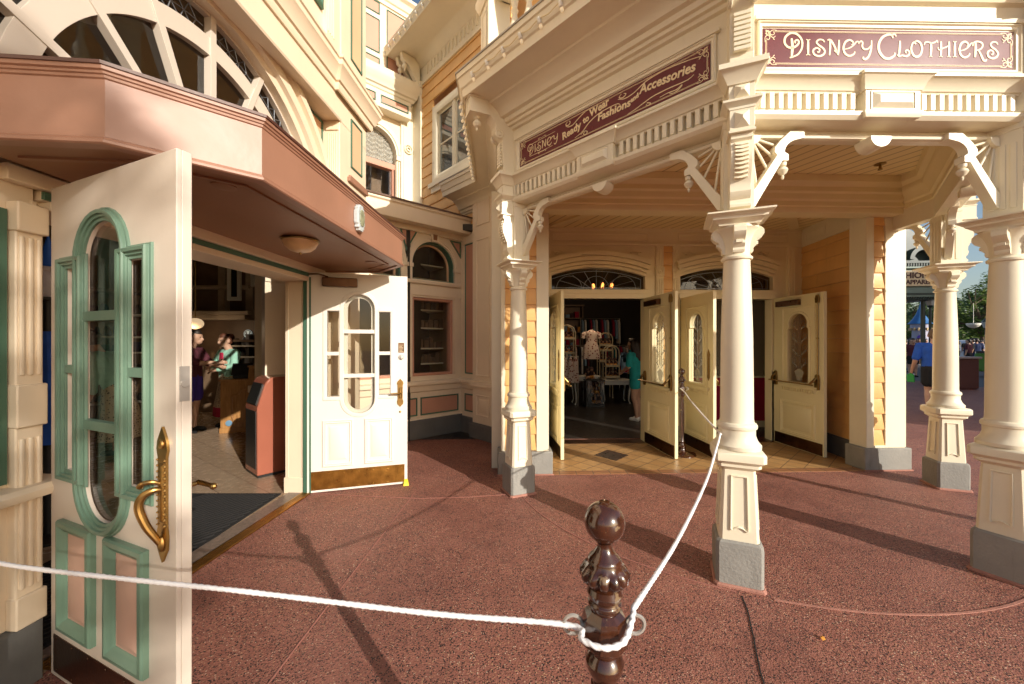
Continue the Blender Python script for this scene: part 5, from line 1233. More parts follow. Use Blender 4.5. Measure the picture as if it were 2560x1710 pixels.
queue_post(2.34, 5.30, 'varnished queue post standing between the porch doors')
queue_post(-1.82, 1.20, 'varnished queue post outside the near shop window')
def rope(pts, label, r=.0060):
    P = spline(pts, 24); t = None
    b = MB(); n = 10; vs = []; fs = []; m = len(P); s = 0.0
    up = Vector((0, 0, 1))
    seg_n = []
    Q = [P[0]]
    for a, c in zip(P, P[1:]):                                          # resample finely so the lay of the strands shows
        k = max(1, int((c - a).length / .006))
        Q += [a.lerp(c, (i + 1) / k) for i in range(k)]
    P = Q; m = len(P)
    for i in range(m):
        d = (P[min(i + 1, m - 1)] - P[max(i - 1, 0)]).normalized(); u = d.cross(up).normalized(); w = u.cross(d)
        if i: s += (P[i] - P[i - 1]).length
        for j in range(n):
            a = 2 * PI * j / n; rr = r * (1 + .17 * math.sin(2 * a + s * 300) + .05 * math.sin(s * 37) + .03 * math.sin(7 * a + s * 911))
            vs.append(P[i] + (u * math.cos(a) + w * math.sin(a)) * rr)
    for i in range(m - 1):
        for j in range(n): fs.append((i * n + j, i * n + (j + 1) % n, (i + 1) * n + (j + 1) % n, (i + 1) * n + j))
    fs += [tuple(range(n - 1, -1, -1)), tuple((m - 1) * n + i for i in range(n))]
    b.add(vs, fs)
    o = build(b, 'rope', ROPEM, None, Matrix.Identity(4), smooth=60)
    return tag(o, label, 'rope', 'white queue ropes')
rope([(-1.74, 1.20, .905), (-1.45, 1.125, .893), (-.7, 1.02, .886), (-.2, .93, .893), (.125, .874, .906), (.150, .824, .912), (.188, .800, .913), (.232, .806, .918), (.262, .845, .930), (.283, .892, .936)], 'white rope from the near post across the front of the left shop doors')
rope([(.280, .885, .936), (.55, 1.27, .90), (.9, 1.78, .905), (1.18, 2.22, .93), (1.325, 2.45, .952), (1.40, 2.60, .955)], 'white rope rising from the near post to the front porch column')
rope([(1.345, 2.47, .956), (1.6, 3.2, .93), (1.95, 4.2, .912), (2.2, 4.9, .91), (2.305, 5.26, .915)], 'white rope from the porch column back to the post by the doors', .006)

# ------------------------------------------------------------------ small things on the ground and in the doorways
ds = MB(); ds.T = frame(-1.165, 4.17, 73.2)
ds.add([(-.02, -.045, 0), (.045, -.045, 0), (.045, .03, 0), (-.02, .03, 0), (-.008, -.03, .035), (.033, -.03, .035), (.033, .0, .062), (-.008, .0, .062), (-.006, .03, .05), (.03, .03, .05)], [(3, 2, 1, 0), (0, 1, 5, 4), (4, 5, 6, 7), (7, 6, 9, 8), (1, 2, 9, 6, 5), (0, 4, 7, 8, 3), (2, 3, 8, 9)])
tag(build(ds, 'door_stop', YELLOW, None, I4, bevel=.005), 'yellow rubber wedge under the corner of the open white door', 'door stop')
b = MB(); b.T = frame(1.62, 2.0, 40); b.add([(-.016, 0, .004), (-.006, -.011, .008), (.012, -.007, .006), (.018, .004, .010), (.004, .012, .006), (-.008, .010, .012), (0, 0, .016)], [(0, 1, 6), (1, 2, 6), (2, 3, 6), (3, 4, 6), (4, 5, 6), (5, 0, 6), (5, 4, 3, 2, 1, 0)])
tag(build(b, 'fallen_leaf', paint('orange_leaf', (.62, .27, .03), .6, .2, 60, .1), None, I4), 'small orange fallen leaf on the red paving', 'leaf')
b = MB(); b.box(-3.25, -2.345, 1.72, 3.90, .003, .014)
for i in range(70):
    k = -1.2 + i * .055; sl = math.tan(R(33)); pts = []                  # ribs run slantwise across the mat
    for y in (1.76, 3.87):
        x = -3.22 + k + (y - 1.76) * sl
        if -3.22 <= x <= -2.37: pts.append((x, y))
    for x in (-3.22, -2.37):
        y = 1.76 + (x + 3.22 - k) / sl
        if 1.76 < y < 3.87: pts.append((x, y))
    if len(pts) == 2 and (Vector(pts[0]) - Vector(pts[1])).length > .1: b.sweep([(pts[0][0], pts[0][1], .014), (pts[1][0], pts[1][1], .014)], [(-.012, 0), (.012, 0), (.009, .012), (-.009, .012)])
tag(build(b, 'door_mat', paint('black_ribbed_mat', (.010, .009, .009), .9, .2, 40, .4), None, I4), 'black ribbed mat inside the left shop doorway', 'mat')
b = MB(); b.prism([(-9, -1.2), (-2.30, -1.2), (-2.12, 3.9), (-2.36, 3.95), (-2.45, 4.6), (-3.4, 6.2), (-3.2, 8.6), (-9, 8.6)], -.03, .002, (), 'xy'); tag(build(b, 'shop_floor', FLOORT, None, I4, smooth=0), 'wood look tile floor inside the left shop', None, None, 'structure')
# sprinkler and ceiling fitting in the porch
sp = empty('ceiling_sprinkler', Matrix.Translation((3.93, 4.10, 3.452)), 'small brass sprinkler head on the porch ceiling', 'sprinkler')
b = MB(); b.lathe(0, 0, [(.05, 0), (.052, -.006), (.03, -.014), (.012, -.016), (.012, -.05), (.02, -.055), (.02, -.065), (.005, -.068)], 16); build(b, 'head', BRASSD, sp)
# ------------------------------------------------------------------ inside the left shop
b = MB(); b.box(-9, -3.0, 8.5, 8.6, 0, 4.4); b.box(-9, -8.9, -1.2, 8.6, 0, 4.4); b.box(-9, -2.4, -1.3, -1.2, 0, 4.4); b.prism([(-9, -1.2), (-2.35, -1.2), (-2.1, 4.8), (-3.0, 5.6), (-3.2, 8.6), (-9, 8.6)], 4.4, 4.5, (), 'xy')
b.box(-9, -7.2, 8.3, 8.5, 0, 2.2)
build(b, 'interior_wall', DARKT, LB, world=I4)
b = MB(); b.box(-4.06, -3.62, 6.05, 6.3, .86, 3.4); b.box(-4.1, -3.58, 6.0, 6.3, 0, .76); b.box(-4.12, -3.56, 5.98, 6.3, .76, .87)
build(b, 'interior_pier', WARMC, LB, world=I4, bevel=.01)
b = MB(); b.box(-7.4, -5.6, 8.05, 8.5, 2.02, 2.12); b.box(-7.5, -5.5, 8.0, 8.5, 2.12, 2.2); b.box(-7.3, -5.7, 8.3, 8.5, 2.7, 2.78)
for x in (-7.2, -6.4, -5.8): b.box(x, x + .16, 8.35, 8.5, 2.2, 3.6)
build(b, 'mantel', paint('dim_cream_trim', (.42, .33, .24), .5, .1, 4, .1), LB, world=I4, bevel=.01)
CT = empty('shop_counter', frame(-4.94, 6.50, 72), 'golden oak counter with a raised end and carved panel inside the left shop', 'counter')
b = MB(); b.prism([(0, 0), (1.5, 0), (1.5, 1.13), (.42, 1.13), (.40, .90), (0, .90)], 0, .55); b.box(-.02, .42, -.02, .56, .885, .915); b.box(.40, 1.52, -.02, .56, 1.115, 1.145); b.box(-.012, 1.5, -.012, .5, 0, .09)
build(b, 'body', OAK, CT, bevel=.006)
b = MB(); q = [(.16, .30), (.20, .18), (.90, .18), (.94, .30), (.94, .62), (.86, .64), (.80, .74), (.30, .74), (.26, .66), (.16, .62)]
b.sweep([(x, 0, z) for x, z in q], [(-.02, -.002), (-.02, .01), (0, .014), (.012, .006), (.012, -.002)], (0, -1, 0), True); build(b, 'carved_panel', OAK, CT)
b = MB(); b.T = Matrix.Translation((.13, -.013, .17)) @ Matrix.Rotation(R(90), 4, 'X'); b.lathe(0, 0, [(.05, 0), (.05, .006), (.04, .008)], 20); build(b, 'roundel', paint('blue_grey_badge', (.14, .26, .38), .4, .1), CT)
rg = empty('cash_register', frame(-4.86, 6.62, 72, .915), 'black till screen and card reader on the oak counter', 'till')
b = MB(); b.box(.02, .30, .05, .35, 0, .06); b.add([(.0, .02, .06), (.30, .02, .06), (.30, .10, .06), (0, .10, .06), (0, .12, .26), (.30, .12, .26), (.30, .15, .26), (0, .15, .26)], [(3, 2, 1, 0), (4, 5, 6, 7), (0, 1, 5, 4), (1, 2, 6, 5), (2, 3, 7, 6), (3, 0, 4, 7)]); build(b, 'screen', BLACK, rg, bevel=.006)
b = MB(); b.box(.34, .40, .0, .03, .0, .10); build(b, 'card_reader', WHITE, rg, bevel=.004)
RB = empty('litter_bin', frame(-2.88, 4.34, 40), 'glossy red brown bin with a sloping black mouth just inside the doorway', 'bin')
b = MB(); b.prism([(0, .03), (0, .80), (.085, 1.08), (.12, 1.125), (.16, 1.14), (.55, 1.14), (.55, .03)], 0, .42); bd = build(b, 'body', paint('glossy_red_brown', (.36, .12, .075), .22, .05, 3, .05, coat=.6), RB, bevel=.012)
b = MB(); b.prism([(-.004, .84), (.006, .82), (.078, 1.05), (.068, 1.07)], .05, .37); b.box(-.006, .002, .04, .38, .1, .76); build(b, 'mouth', BLACK, RB)
b = MB(); b.box(.01, .54, .01, .41, 0, .03); build(b, 'plinth', BLACK, RB)
PL_ = empty('barrier_pole', Matrix.Translation((-4.5, 6.95, 1.13)), 'tall brass pole standing on the shop counter', 'pole')
b = MB(); b.lathe(0, 0, [(.03, 0), (.03, .02), (.018, .03), (.018, 1.22), (.03, 1.23), (.03, 1.29), (.01, 1.30)], 16); build(b, 'rod', BRASS, PL_)
def disc(F, r, mats, name, label, cat):
    t = empty(name, F, label, cat); return t
lg = empty('cafe_sign', frame(-5.62, 8.2, 90, 1.72), 'small round black and white coffee logo sign glowing at the back of the shop', 'sign')
b = MB(); b.T = Matrix.Rotation(R(90), 4, 'X'); b.lathe(0, 0, [(.10, 0), (.10, .02), (.095, .022)], 32); build(b, 'disc', BLACK, lg)
b = MB()
b.sweep(arc(0, 0, .088, 0, 345, 40, -.024), [(-.004, 0), (.004, 0), (.004, .002), (-.004, .002)], (0, -1, 0))
b.prism([(-.025, -.07), (.025, -.07), (.03, -.02), (.022, .01), (.03, .04), (.0, .06), (-.03, .04), (-.022, .01), (-.03, -.02)], -.026, -.023)
b.prism([(-.03, .045), (-.034, .075), (-.014, .06), (0, .085), (.014, .06), (.034, .075), (.03, .045)], -.027, -.024)
for s in (-1, 1):
    ribbon(b, spline([(s * .03, -.075), (s * .055, -.05), (s * .045, -.01), (s * .062, .03), (s * .05, .05)], 5), .012, -.026, -.023); ribbon(b, spline([(s * .045, -.07), (s * .072, -.03), (s * .066, .0), (s * .078, .02)], 5), .008, -.026, -.023)
build(b, 'logo', emit('lit_white_logo', (.75, .85, .8), .22), lg)
pd = empty('pendant_lamp', Matrix.Translation((-6.35, 7.7, 1.92)), 'round glowing cream pendant lamp at the back of the left shop', 'lamp')
b = MB(); b.ball((0, 0, 0), (.14, .14, .11), 20, 12); build(b, 'shade', emit('glowing_pendant', (1.0, .72, .42), .55), pd)
b = MB(); b.tube([(0, 0, .1), (0, 0, 2.45)], .012, 6); build(b, 'rod', BRASSD, pd)
gl = empty('globe_lamp', Matrix.Translation((-2.95, 2.62, 3.95)), 'hanging opal globe lamp seen through the arched fanlight', 'lamp')
b = MB(); b.ball((0, 0, 0), (.17, .17, .15), 24, 14); b.lathe(0, 0, [(.05, -.16), (.11, -.15), (.13, -.12), (.05, -.1)], 20); build(b, 'globe', paint('opal_glass', (.62, .56, .47), .25, .05), gl)
b = MB(); b.tube([(0, 0, .14), (0, 0, .46)], .012, 6); build(b, 'rod', BRASSD, gl)
for i, (x, z) in enumerate(((-4.9, 2.62), (-5.35, 2.35))):
    ln = empty('hanging_banner', frame(x, 7.4, 90, z), ['larger hanging white framed panel in the dark left shop', 'smaller hanging white framed panel in the dark left shop'][i], 'panel', 'hanging white panels')
    b = MB(); b.rect(-.13, .13, 0, .8, [(0, -.02), (0, .02), (-.07, .02), (-.07, -.02)], 0); build(b, 'frame', WHITE, ln, bevel=.006)
    b = MB(); b.box(-.06, .06, -.004, .004, .06, .74); build(b, 'slot', BLACK, ln)
    b = MB(); b.tube([(0, 0, .8), (0, 0, 4.4 - z)], .006, 5); build(b, 'cord', BLACK, ln)
def shelf(F, w, dpt, zs, h, label, frame_m, seed, cols):
    t = empty('shelf_unit', F, label, 'shelves')
    b = MB()
    for x in (0, w - .03): b.box(x, x + .03, 0, dpt, 0, h)
    b.box(0, w, dpt - .02, dpt, 0, h); b.box(-.03, w + .03, -.03, dpt, h, h + .05)
    build(b, 'case', DARKT, t, bevel=.004)
    b = MB()
    for z in zs: b.box(.03, w - .03, -.01, dpt - .02, z, z + .03)
    build(b, 'shelf', frame_m, t, bevel=.003)
    r = random.Random(seed); bs = [MB() for _ in cols]
    for z in zs:
        x = .06
        while x < w - .16:
            ww, hh = r.uniform(.06, .14), r.uniform(.10, .24); q = r.choice(bs)
            if r.random() < .5: q.box(x, x + ww, .03, .2, z + .03, z + .03 + hh)
            else: q.lathe(x + ww / 2, .12, [(ww * .4, 0), (ww * .5, hh * .3), (ww * .45, hh * .7), (ww * .2, hh)], 10, z + .03)
            x += ww + r.uniform(.01, .04)
    for q, m in zip(bs, cols):
        if q.v: tag(build(q, 'merchandise', m, t), None, None, None, 'stuff')
    return t
shelf(frame(-6.05, 7.95, 85), 1.0, .35, (.75, .98, 1.22, 1.45), 1.55, 'white fronted low shelves stocked with mugs behind the counter', WHITE, 3, [DARKW, BLACK, GREYF])
shelf(frame(-4.85, 7.95, 85), .8, .35, (.9, 1.3, 1.75, 1.95), 2.3, 'tall shelves with boxes and bottles beside the brass pole', paint('shelf_tan', (.38, .26, .15), .5), 5, [DARKW, OAK, BLACK])
shelf(frame(-8.6, 5.4, 60), 3.0, .4, (.5, .95, 1.35, 1.62, 2.0), 2.4, 'long merchandise shelves seen through the open green trimmed door', WHITE, 9, [DARKW, BLACK, NAVY, MAROONF])
shelf(frame(-5.3, 2.6, 25), 1.1, .4, (.5, 1.0, 1.45, 1.62, 1.86), 2.5, 'merchandise shelves just inside the near door jamb', WHITE, 12, [DARKW, BLACK, NAVY])
tw = empty('toy_tower', Matrix.Translation((-3.66, 3.03, 1.90)), 'toy tower with blue cone roof and white body on a stand by the near jamb', 'toy')
b = MB(); b.lathe(0, 0, [(.085, 0), (.09, .03), (.08, .05), (.078, .20), (.09, .21), (.09, .235), (.07, .24)], 20); build(b, 'body', WHITEF, tw)
b = MB(); b.lathe(0, 0, [(.075, .24), (.05, .30), (.03, .38), (.012, .46), (.002, .50)], 18); build(b, 'roof', paint('blue_toy_plastic', (.04, .16, .62), .35, .05), tw)
b = MB(); b.lathe(0, 0, [(.04, -1.9), (.2, -1.897), (.2, -1.88), (.03, -1.86), (.03, -.03), (.1, -.02), (.1, 0)], 18); build(b, 'stand', BLACK, tw)
rb_ = empty('hanging_robe', frame(-3.62, 2.95, 110, .78), 'blue robe with a white moon and star hanging by the near door jamb', 'robe')
b = MB(); vs = []; n = 24
for j in range(12):
    z = j / 11
    for i in range(n): a = 2 * PI * i / n; rr = (.20 - .07 * z) * (1 + .08 * math.sin(5 * a + z * 4)); vs.append((rr * math.cos(a), .5 * rr * math.sin(a), z * .85))
b.add(vs, [(j * n + i, j * n + (i + 1) % n, (j + 1) * n + (i + 1) % n, (j + 1) * n + i) for j in range(11) for i in range(n)] + [tuple(range(n - 1, -1, -1)), tuple(11 * n + i for i in range(n))]); build(b, 'cloth', BLUE, rb_)
b = MB(); b.prism(arc(.03, .62, .06, 60, 300, 14) + arc(.055, .62, .055, 285, 75, 12), -.115, -.10)
b.prism([((.045 if k % 2 == 0 else .018) * math.sin(PI * k / 5) + .04, .45 + (.045 if k % 2 == 0 else .018) * math.cos(PI * k / 5)) for k in range(10)], -.12, -.10); build(b, 'moon_and_star', WHITEF, rb_)

# ------------------------------------------------------------------ inside the porch shop
def table(x, y, az, w, d, h, label):
    t = empty('display_table', frame(x, y, az), label, 'table', 'white display tables')
    b = MB(); b.box(-w / 2, w / 2, 0, d, h - .03, h); b.box(-w / 2 - .015, w / 2 + .015, -.015, d + .015, h - .012, h + .004); b.box(-w / 2 + .03, w / 2 - .03, .02, d - .02, h - .12, h - .03); build(b, 'table_top', WHITE, t, bevel=.005)
    for sx in (-1, 1):
        for yy in (.05, d - .05):
            b = MB(); x0 = sx * (w / 2 - .05); P = spline([(x0, yy, h - .06), (x0 + sx * .03, yy, h - .16), (x0 + sx * .015, yy, h * .5), (x0 - sx * .005, yy, .10), (x0 + sx * .03, yy, .012)], 6)
            b.tube(P, [.034 - .020 * min(1, 1.3 * i / len(P)) + (.008 if i > len(P) - 4 else 0) for i in range(len(P))], 8); build(b, 'leg', WHITE, t)
    return t
table(2.62, 9.55, 88, .72, .5, .60, 'white display table with curved legs carrying an arched rack')
table(1.83, 9.35, 88, .62, .5, .72, 'taller white display table with curved legs beside the glass case')
def plush(b, x, y, z, s, mi_body):
    b.mi = 0; b.ball((x, y, z + .10 * s), (.055 * s, .05 * s, .07 * s), 10, 7); b.ball((x, y - .01, z + .21 * s), .055 * s, 10, 7)
    b.mi = 1; b.ball((x, y - .035 * s, z + .20 * s), (.038 * s, .03 * s, .036 * s), 8, 6)
    b.mi = mi_body; b.ball((x, y - .02 * s, z + .05 * s), (.06 * s, .05 * s, .04 * s), 8, 6)
    b.mi = 1
    for q in (-1, 1): b.ball((x + q * .05 * s, y - .04 * s, z + .025 * s), (.025 * s, .035 * s, .02 * s), 7, 5); b.ball((x + q * .06 * s, y, z + .12 * s), (.02 * s, .02 * s, .04 * s), 7, 5)
TOYC = cloth('tan_toy_cloth', (.50, .30, .20)); TOYO = cloth('orange_toy_cloth', (.62, .28, .05)); TOYB = cloth('dark_toy_cloth', (.06, .03, .03))
def rack(x, y, z0, w, h, shelves, label, toys=True):
    t = empty('display_rack', frame(x, y, 88, z0), label, 'rack', 'arched display racks')
    b = MB()
    for yy in (0, .26): b.tube([(-w / 2, yy, 0), (-w / 2, yy, h - w / 2)] + [(p[0], yy, p[1]) for p in arc(0, h - w / 2, w / 2, 180, 0, 16)] + [(w / 2, yy, 0)], .014, 8)
    for z in shelves: b.box(-w / 2, w / 2, 0, .26, z - .012, z); b.box(-w / 2, w / 2, -.012, .0, z, z + .05)
    build(b, 'frame', paint('ivory_rack_paint', (.46, .40, .28), .5), t)
    if toys:
        for z in shelves:
            for i in range(3):
                b = MB(); plush(b, -w * .3 + i * w * .3, .13, z + .002, .8, 2); o = build(b, 'plush_toy', [TOYB, TOYC, TOYO], None, WORLDM[t.name])
                tag(o, 'small dark and tan plush toy lined up on an arched display rack', 'toy', 'plush toys on the racks')
    return t
rack(2.52, 9.62, .605, .34, .85, (.05, .33), 'front arched rack of plush toys on the low white table')
rack(2.60, 10.6, 0, .36, 1.80, (1.0, 1.3, 1.45), 'tall arched rack of plush toys behind the low white table')
rack(1.40, 9.75, 0, .42, 1.98, (.9, 1.25, 1.62), 'tallest arched rack at the left of the open porch doorway')
# dress on a bust
dr = empty('dress_form', frame(1.96, 9.5, 88, 1.13), 'white dress with dark red dots on a dress form', 'dress')
b = MB(); n = 28; vs = []
pf = [(.21, 0), (.20, .15), (.175, .32), (.135, .42), (.14, .52), (.165, .60), (.15, .66), (.07, .70), (.05, .72)]
for r, z in pf:
    for i in range(n): a = 2 * PI * i / n; fl = 1 + (.07 * math.sin(9 * a) if z < .35 else 0); vs.append((r * fl * math.cos(a), .62 * r * fl * math.sin(a), z))
b.add(vs, [(j * n + i, j * n + (i + 1) % n, (j + 1) * n + (i + 1) % n, (j + 1) * n + i) for j in range(len(pf) - 1) for i in range(n)] + [tuple(range(n - 1, -1, -1)), tuple((len(pf) - 1) * n + i for i in range(n))])
for s in (-1, 1): b.tube([(s * .13, 0, .645), (s * .19, 0, .60), (s * .215, 0, .51)], [.05, .062, .055], 12)
build(b, 'dress', DRESSM, dr)
b = MB(); b.lathe(0, 0, [(.15, -1.127), (.15, -1.11), (.02, -1.09), (.02, .01), (.03, .02)], 16); build(b, 'stand', BLACK, dr)
gc = empty('glass_case', frame(1.98, 9.1, 88), 'glass sided case filled with toys in front of the dotted dress', 'display case')
b = MB(); b.box(-.22, .22, 0, .4, 0, .05)
for x in (-.22, .2): 
    for y in (0, .38): b.box(x, x + .02, y, y + .02, .05, .62)
b.box(-.23, .23, -.01, .41, .62, .65); build(b, 'frame', BLACK, gc)
b = MB(); b.box(-.2, .2, .005, .01, .05, .62); build(b, 'pane', GLASS, gc)
for i in range(7):
    b = MB(); plush(b, rnd.uniform(-.14, .14), rnd.uniform(.1, .3), .06 if i < 3 else (.30 if i < 5 else .655), rnd.uniform(.9, 1.25), 2 if i % 2 else 1); o = build(b, 'plush_toy', [TOYB, TOYC, TOYO], None, WORLDM[gc.name])
    tag(o, 'plush toy heaped in or on the glass case below the dotted dress', 'toy', 'plush toys around the glass case')
gr_ = empty('garment_rail', frame(1.25, 9.3, 88), 'rail of white dotted dresses at the left of the porch doorway', 'clothes rail')
b = MB(); b.tube([(-.25, 0, 0), (-.25, 0, 1.2), (.35, 0, 1.2), (.35, 0, 0)], .014, 8); build(b, 'rail', STEEL, gr_)
for i in range(4):
    b = MB(); x = -.15 + i * .13; b.prism([(x - .02, .55), (x + .14, .55), (x + .11, 1.08), (x + .07, 1.18), (x + .03, 1.18), (x, 1.08)], -.05 + .03 * (i % 2), .03 + .03 * (i % 2)); build(b, 'garment', DRESSM, gr_, bevel=.02)
jk = empty('hanging_jacket', frame(2.98, 9.9, 88, .75), 'pale blue denim jacket on display behind the low white table', 'jacket')
b = MB(); b.prism([(-.16, 0), (.16, 0), (.17, .32), (.22, .12), (.27, .15), (.21, .42), (.08, .52), (-.08, .52), (-.21, .42), (-.27, .15), (-.22, .12), (-.17, .32)], -.06, .06); build(b, 'jacket', LBLUE, jk, bevel=.03)
b = MB(); b.box(-.14, .14, -.075, -.055, .02, .12); b.box(-.02, .02, -.08, -.055, .15, .45); build(b, 'lining', REDF, jk)
b = MB(); b.tube([(0, .0, -.75), (0, 0, 0)], .016, 8); b.lathe(0, 0, [(.14, -.75), (.14, -.735), (.02, -.72)], 14); build(b, 'stand', BLACK, jk)
def rail(x, y, az, n, mats, label, z=1.45):
    t = empty('garment_rail', frame(x, y, az), label, 'clothes rail', 'garment rails inside the porch shop')
    b = MB(); b.tube([(0, 0, 0), (0, 0, z), (n * .09, 0, z), (n * .09, 0, 0)], .014, 8); build(b, 'rail', STEEL, t)
    for i in range(n):
        q = rnd.uniform(-.04, .04); ln = rnd.uniform(.55, .85); x0 = .045 + i * .09
        b = MB(); b.prism([(-.17 + q, z - ln), (.17 + q, z - ln), (.15, z - .12), (.06, z - .04), (-.06, z - .04), (-.15, z - .12)], x0 - .025, x0 + .025, (), 'yz'); build(b, 'garment', mats[i % len(mats)], t, bevel=.015)
rail(1.3, 11.4, 88, 11, [MAROONF, DRESSM, BLACKF, WHITEF, LBLUE], 'long rail of mixed garments at the back left of the porch shop')
rail(2.75, 11.8, 88, 10, [NAVY, REDF, GREYF, DRESSM, TEAL], 'rail of dark and red garments at the back right of the porch shop')
rail(2.2, 12.3, 88, 14, [LBLUE, WHITEF, BLACKF, REDF], 'upper wall rail of pale and red tops at the back of the porch shop', 2.3)
shelf(frame(.1, 12.3, 88), 2.2, .4, (.5, .95, 1.4, 1.85, 2.3), 2.7, 'back wall shelves of hats and bags inside the porch shop', DARKT, 31, [REDF, TOYO, WHITEF, LBLUE, TOYB])
ch = empty('chandelier', Matrix.Translation((2.12, 9.0, 2.75)), 'dim chandelier with glowing amber bulbs inside the porch shop', 'chandelier')
b = MB(); b.tube([(0, 0, -.05), (0, 0, .65)], .015, 8)
for k in range(6):
    a = 2 * PI * k / 6 + .3; b.tube(spline([(0, 0, .05), (.12 * math.cos(a), .12 * math.sin(a), -.03), (.24 * math.cos(a), .24 * math.sin(a), .06)], 5), .008, 6)
build(b, 'frame', BRASSD, ch)
for k in range(6):
    a = 2 * PI * k / 6 + .3; b = MB(); b.ball((.24 * math.cos(a), .24 * math.sin(a), .11), (.035, .035, .05), 10, 7); build(b, 'bulb', GLOW, ch)

def lit(name, loc, e, col=(1, .62, .30), r=.15):
    l = bpy.data.lights.new(name, 'POINT'); l.energy = e; l.color = col; l.shadow_soft_size = r
    o = bpy.data.objects.new(name, l); o.location = loc; COL.objects.link(o)
lit('chandelier_light', (2.12, 9.0, 2.62), 24, (1, .70, .42))
lit('pendant_light', (-6.35, 7.55, 1.75), 7, (1, .72, .45))
# ------------------------------------------------------------------ people
def capsule(b, p0, r0, p1, r1, n=12, flat=False):
    p0, p1 = Vector(p0), Vector(p1); d = p1 - p0
    if d.length < 1e-4: d = Vector((0, 0, 1e-3)); p1 = p0 + d
    u = d.normalized()
    if flat: b.tube([p0, p1], [r0, r1], n); return
    pts = [p0 + u * (-r0 * math.cos(R(a))) for a in (15, 40, 65)] + [p0, p1] + [p1 + u * (r1 * math.sin(R(a))) for a in (25, 50, 75)]
    rs = [r0 * math.sin(R(a)) for a in (15, 40, 65)] + [r0, r1] + [r1 * math.cos(R(a)) for a in (25, 50, 75)]
    b.tube(pts, rs, n)
def fuse(prims, name, voxel, parent, world, mats, iters=4):
    b = MB()
    for (p0, r0, p1, r1, mi, fl) in prims: capsule(b, p0, r0, p1, r1, 14, fl)
    me = bpy.data.meshes.new('tmp'); bm = bmesh.new(); vs = [bm.verts.new(p) for p in b.v]
    for f in b.f:
        try: bm.faces.new([vs[i] for i in f])
        except ValueError: pass
    bmesh.ops.recalc_face_normals(bm, faces=bm.faces); bm.to_mesh(me); bm.free()
    o = bpy.data.objects.new('tmp', me); COL.objects.link(o)
    md = o.modifiers.new('r', 'REMESH'); md.mode = 'VOXEL'; md.voxel_size = voxel; md.adaptivity = 0
    dg = bpy.context.evaluated_depsgraph_get(); nm = bpy.data.meshes.new_from_object(o.evaluated_get(dg)); nm.name = name
    bpy.data.objects.remove(o); bpy.data.meshes.remove(me)
    bm = bmesh.new(); bm.from_mesh(nm)
    for _ in range(iters): bmesh.ops.smooth_vert(bm, verts=bm.verts, factor=.5, use_axis_x=True, use_axis_y=True, use_axis_z=True)
    pp = [(Vector(p0), r0, Vector(p1), r1, mi, fl) for (p0, r0, p1, r1, mi, fl) in prims]
    for f in bm.faces:
        c = f.calc_center_median(); best = 1e9; bi = 0
        for p0, r0, p1, r1, mi, fl in pp:
            d = p1 - p0; l2 = d.length_squared; t = 0 if l2 < 1e-9 else (c - p0).dot(d) / l2; tc = min(1, max(0, t)); q = p0 + d * tc
            dist = (c - q).length - (r0 + (r1 - r0) * tc)
            if fl and (t < 0 or t > 1): dist = max(dist, 0) + .004
            if dist < best: best = dist; bi = mi
        f.material_index = bi; f.smooth = True
    bm.to_mesh(nm); bm.free()
    for m in mats: nm.materials.append(m)
    ob = bpy.data.objects.new(name, nm); put(ob, parent, world)
    return ob
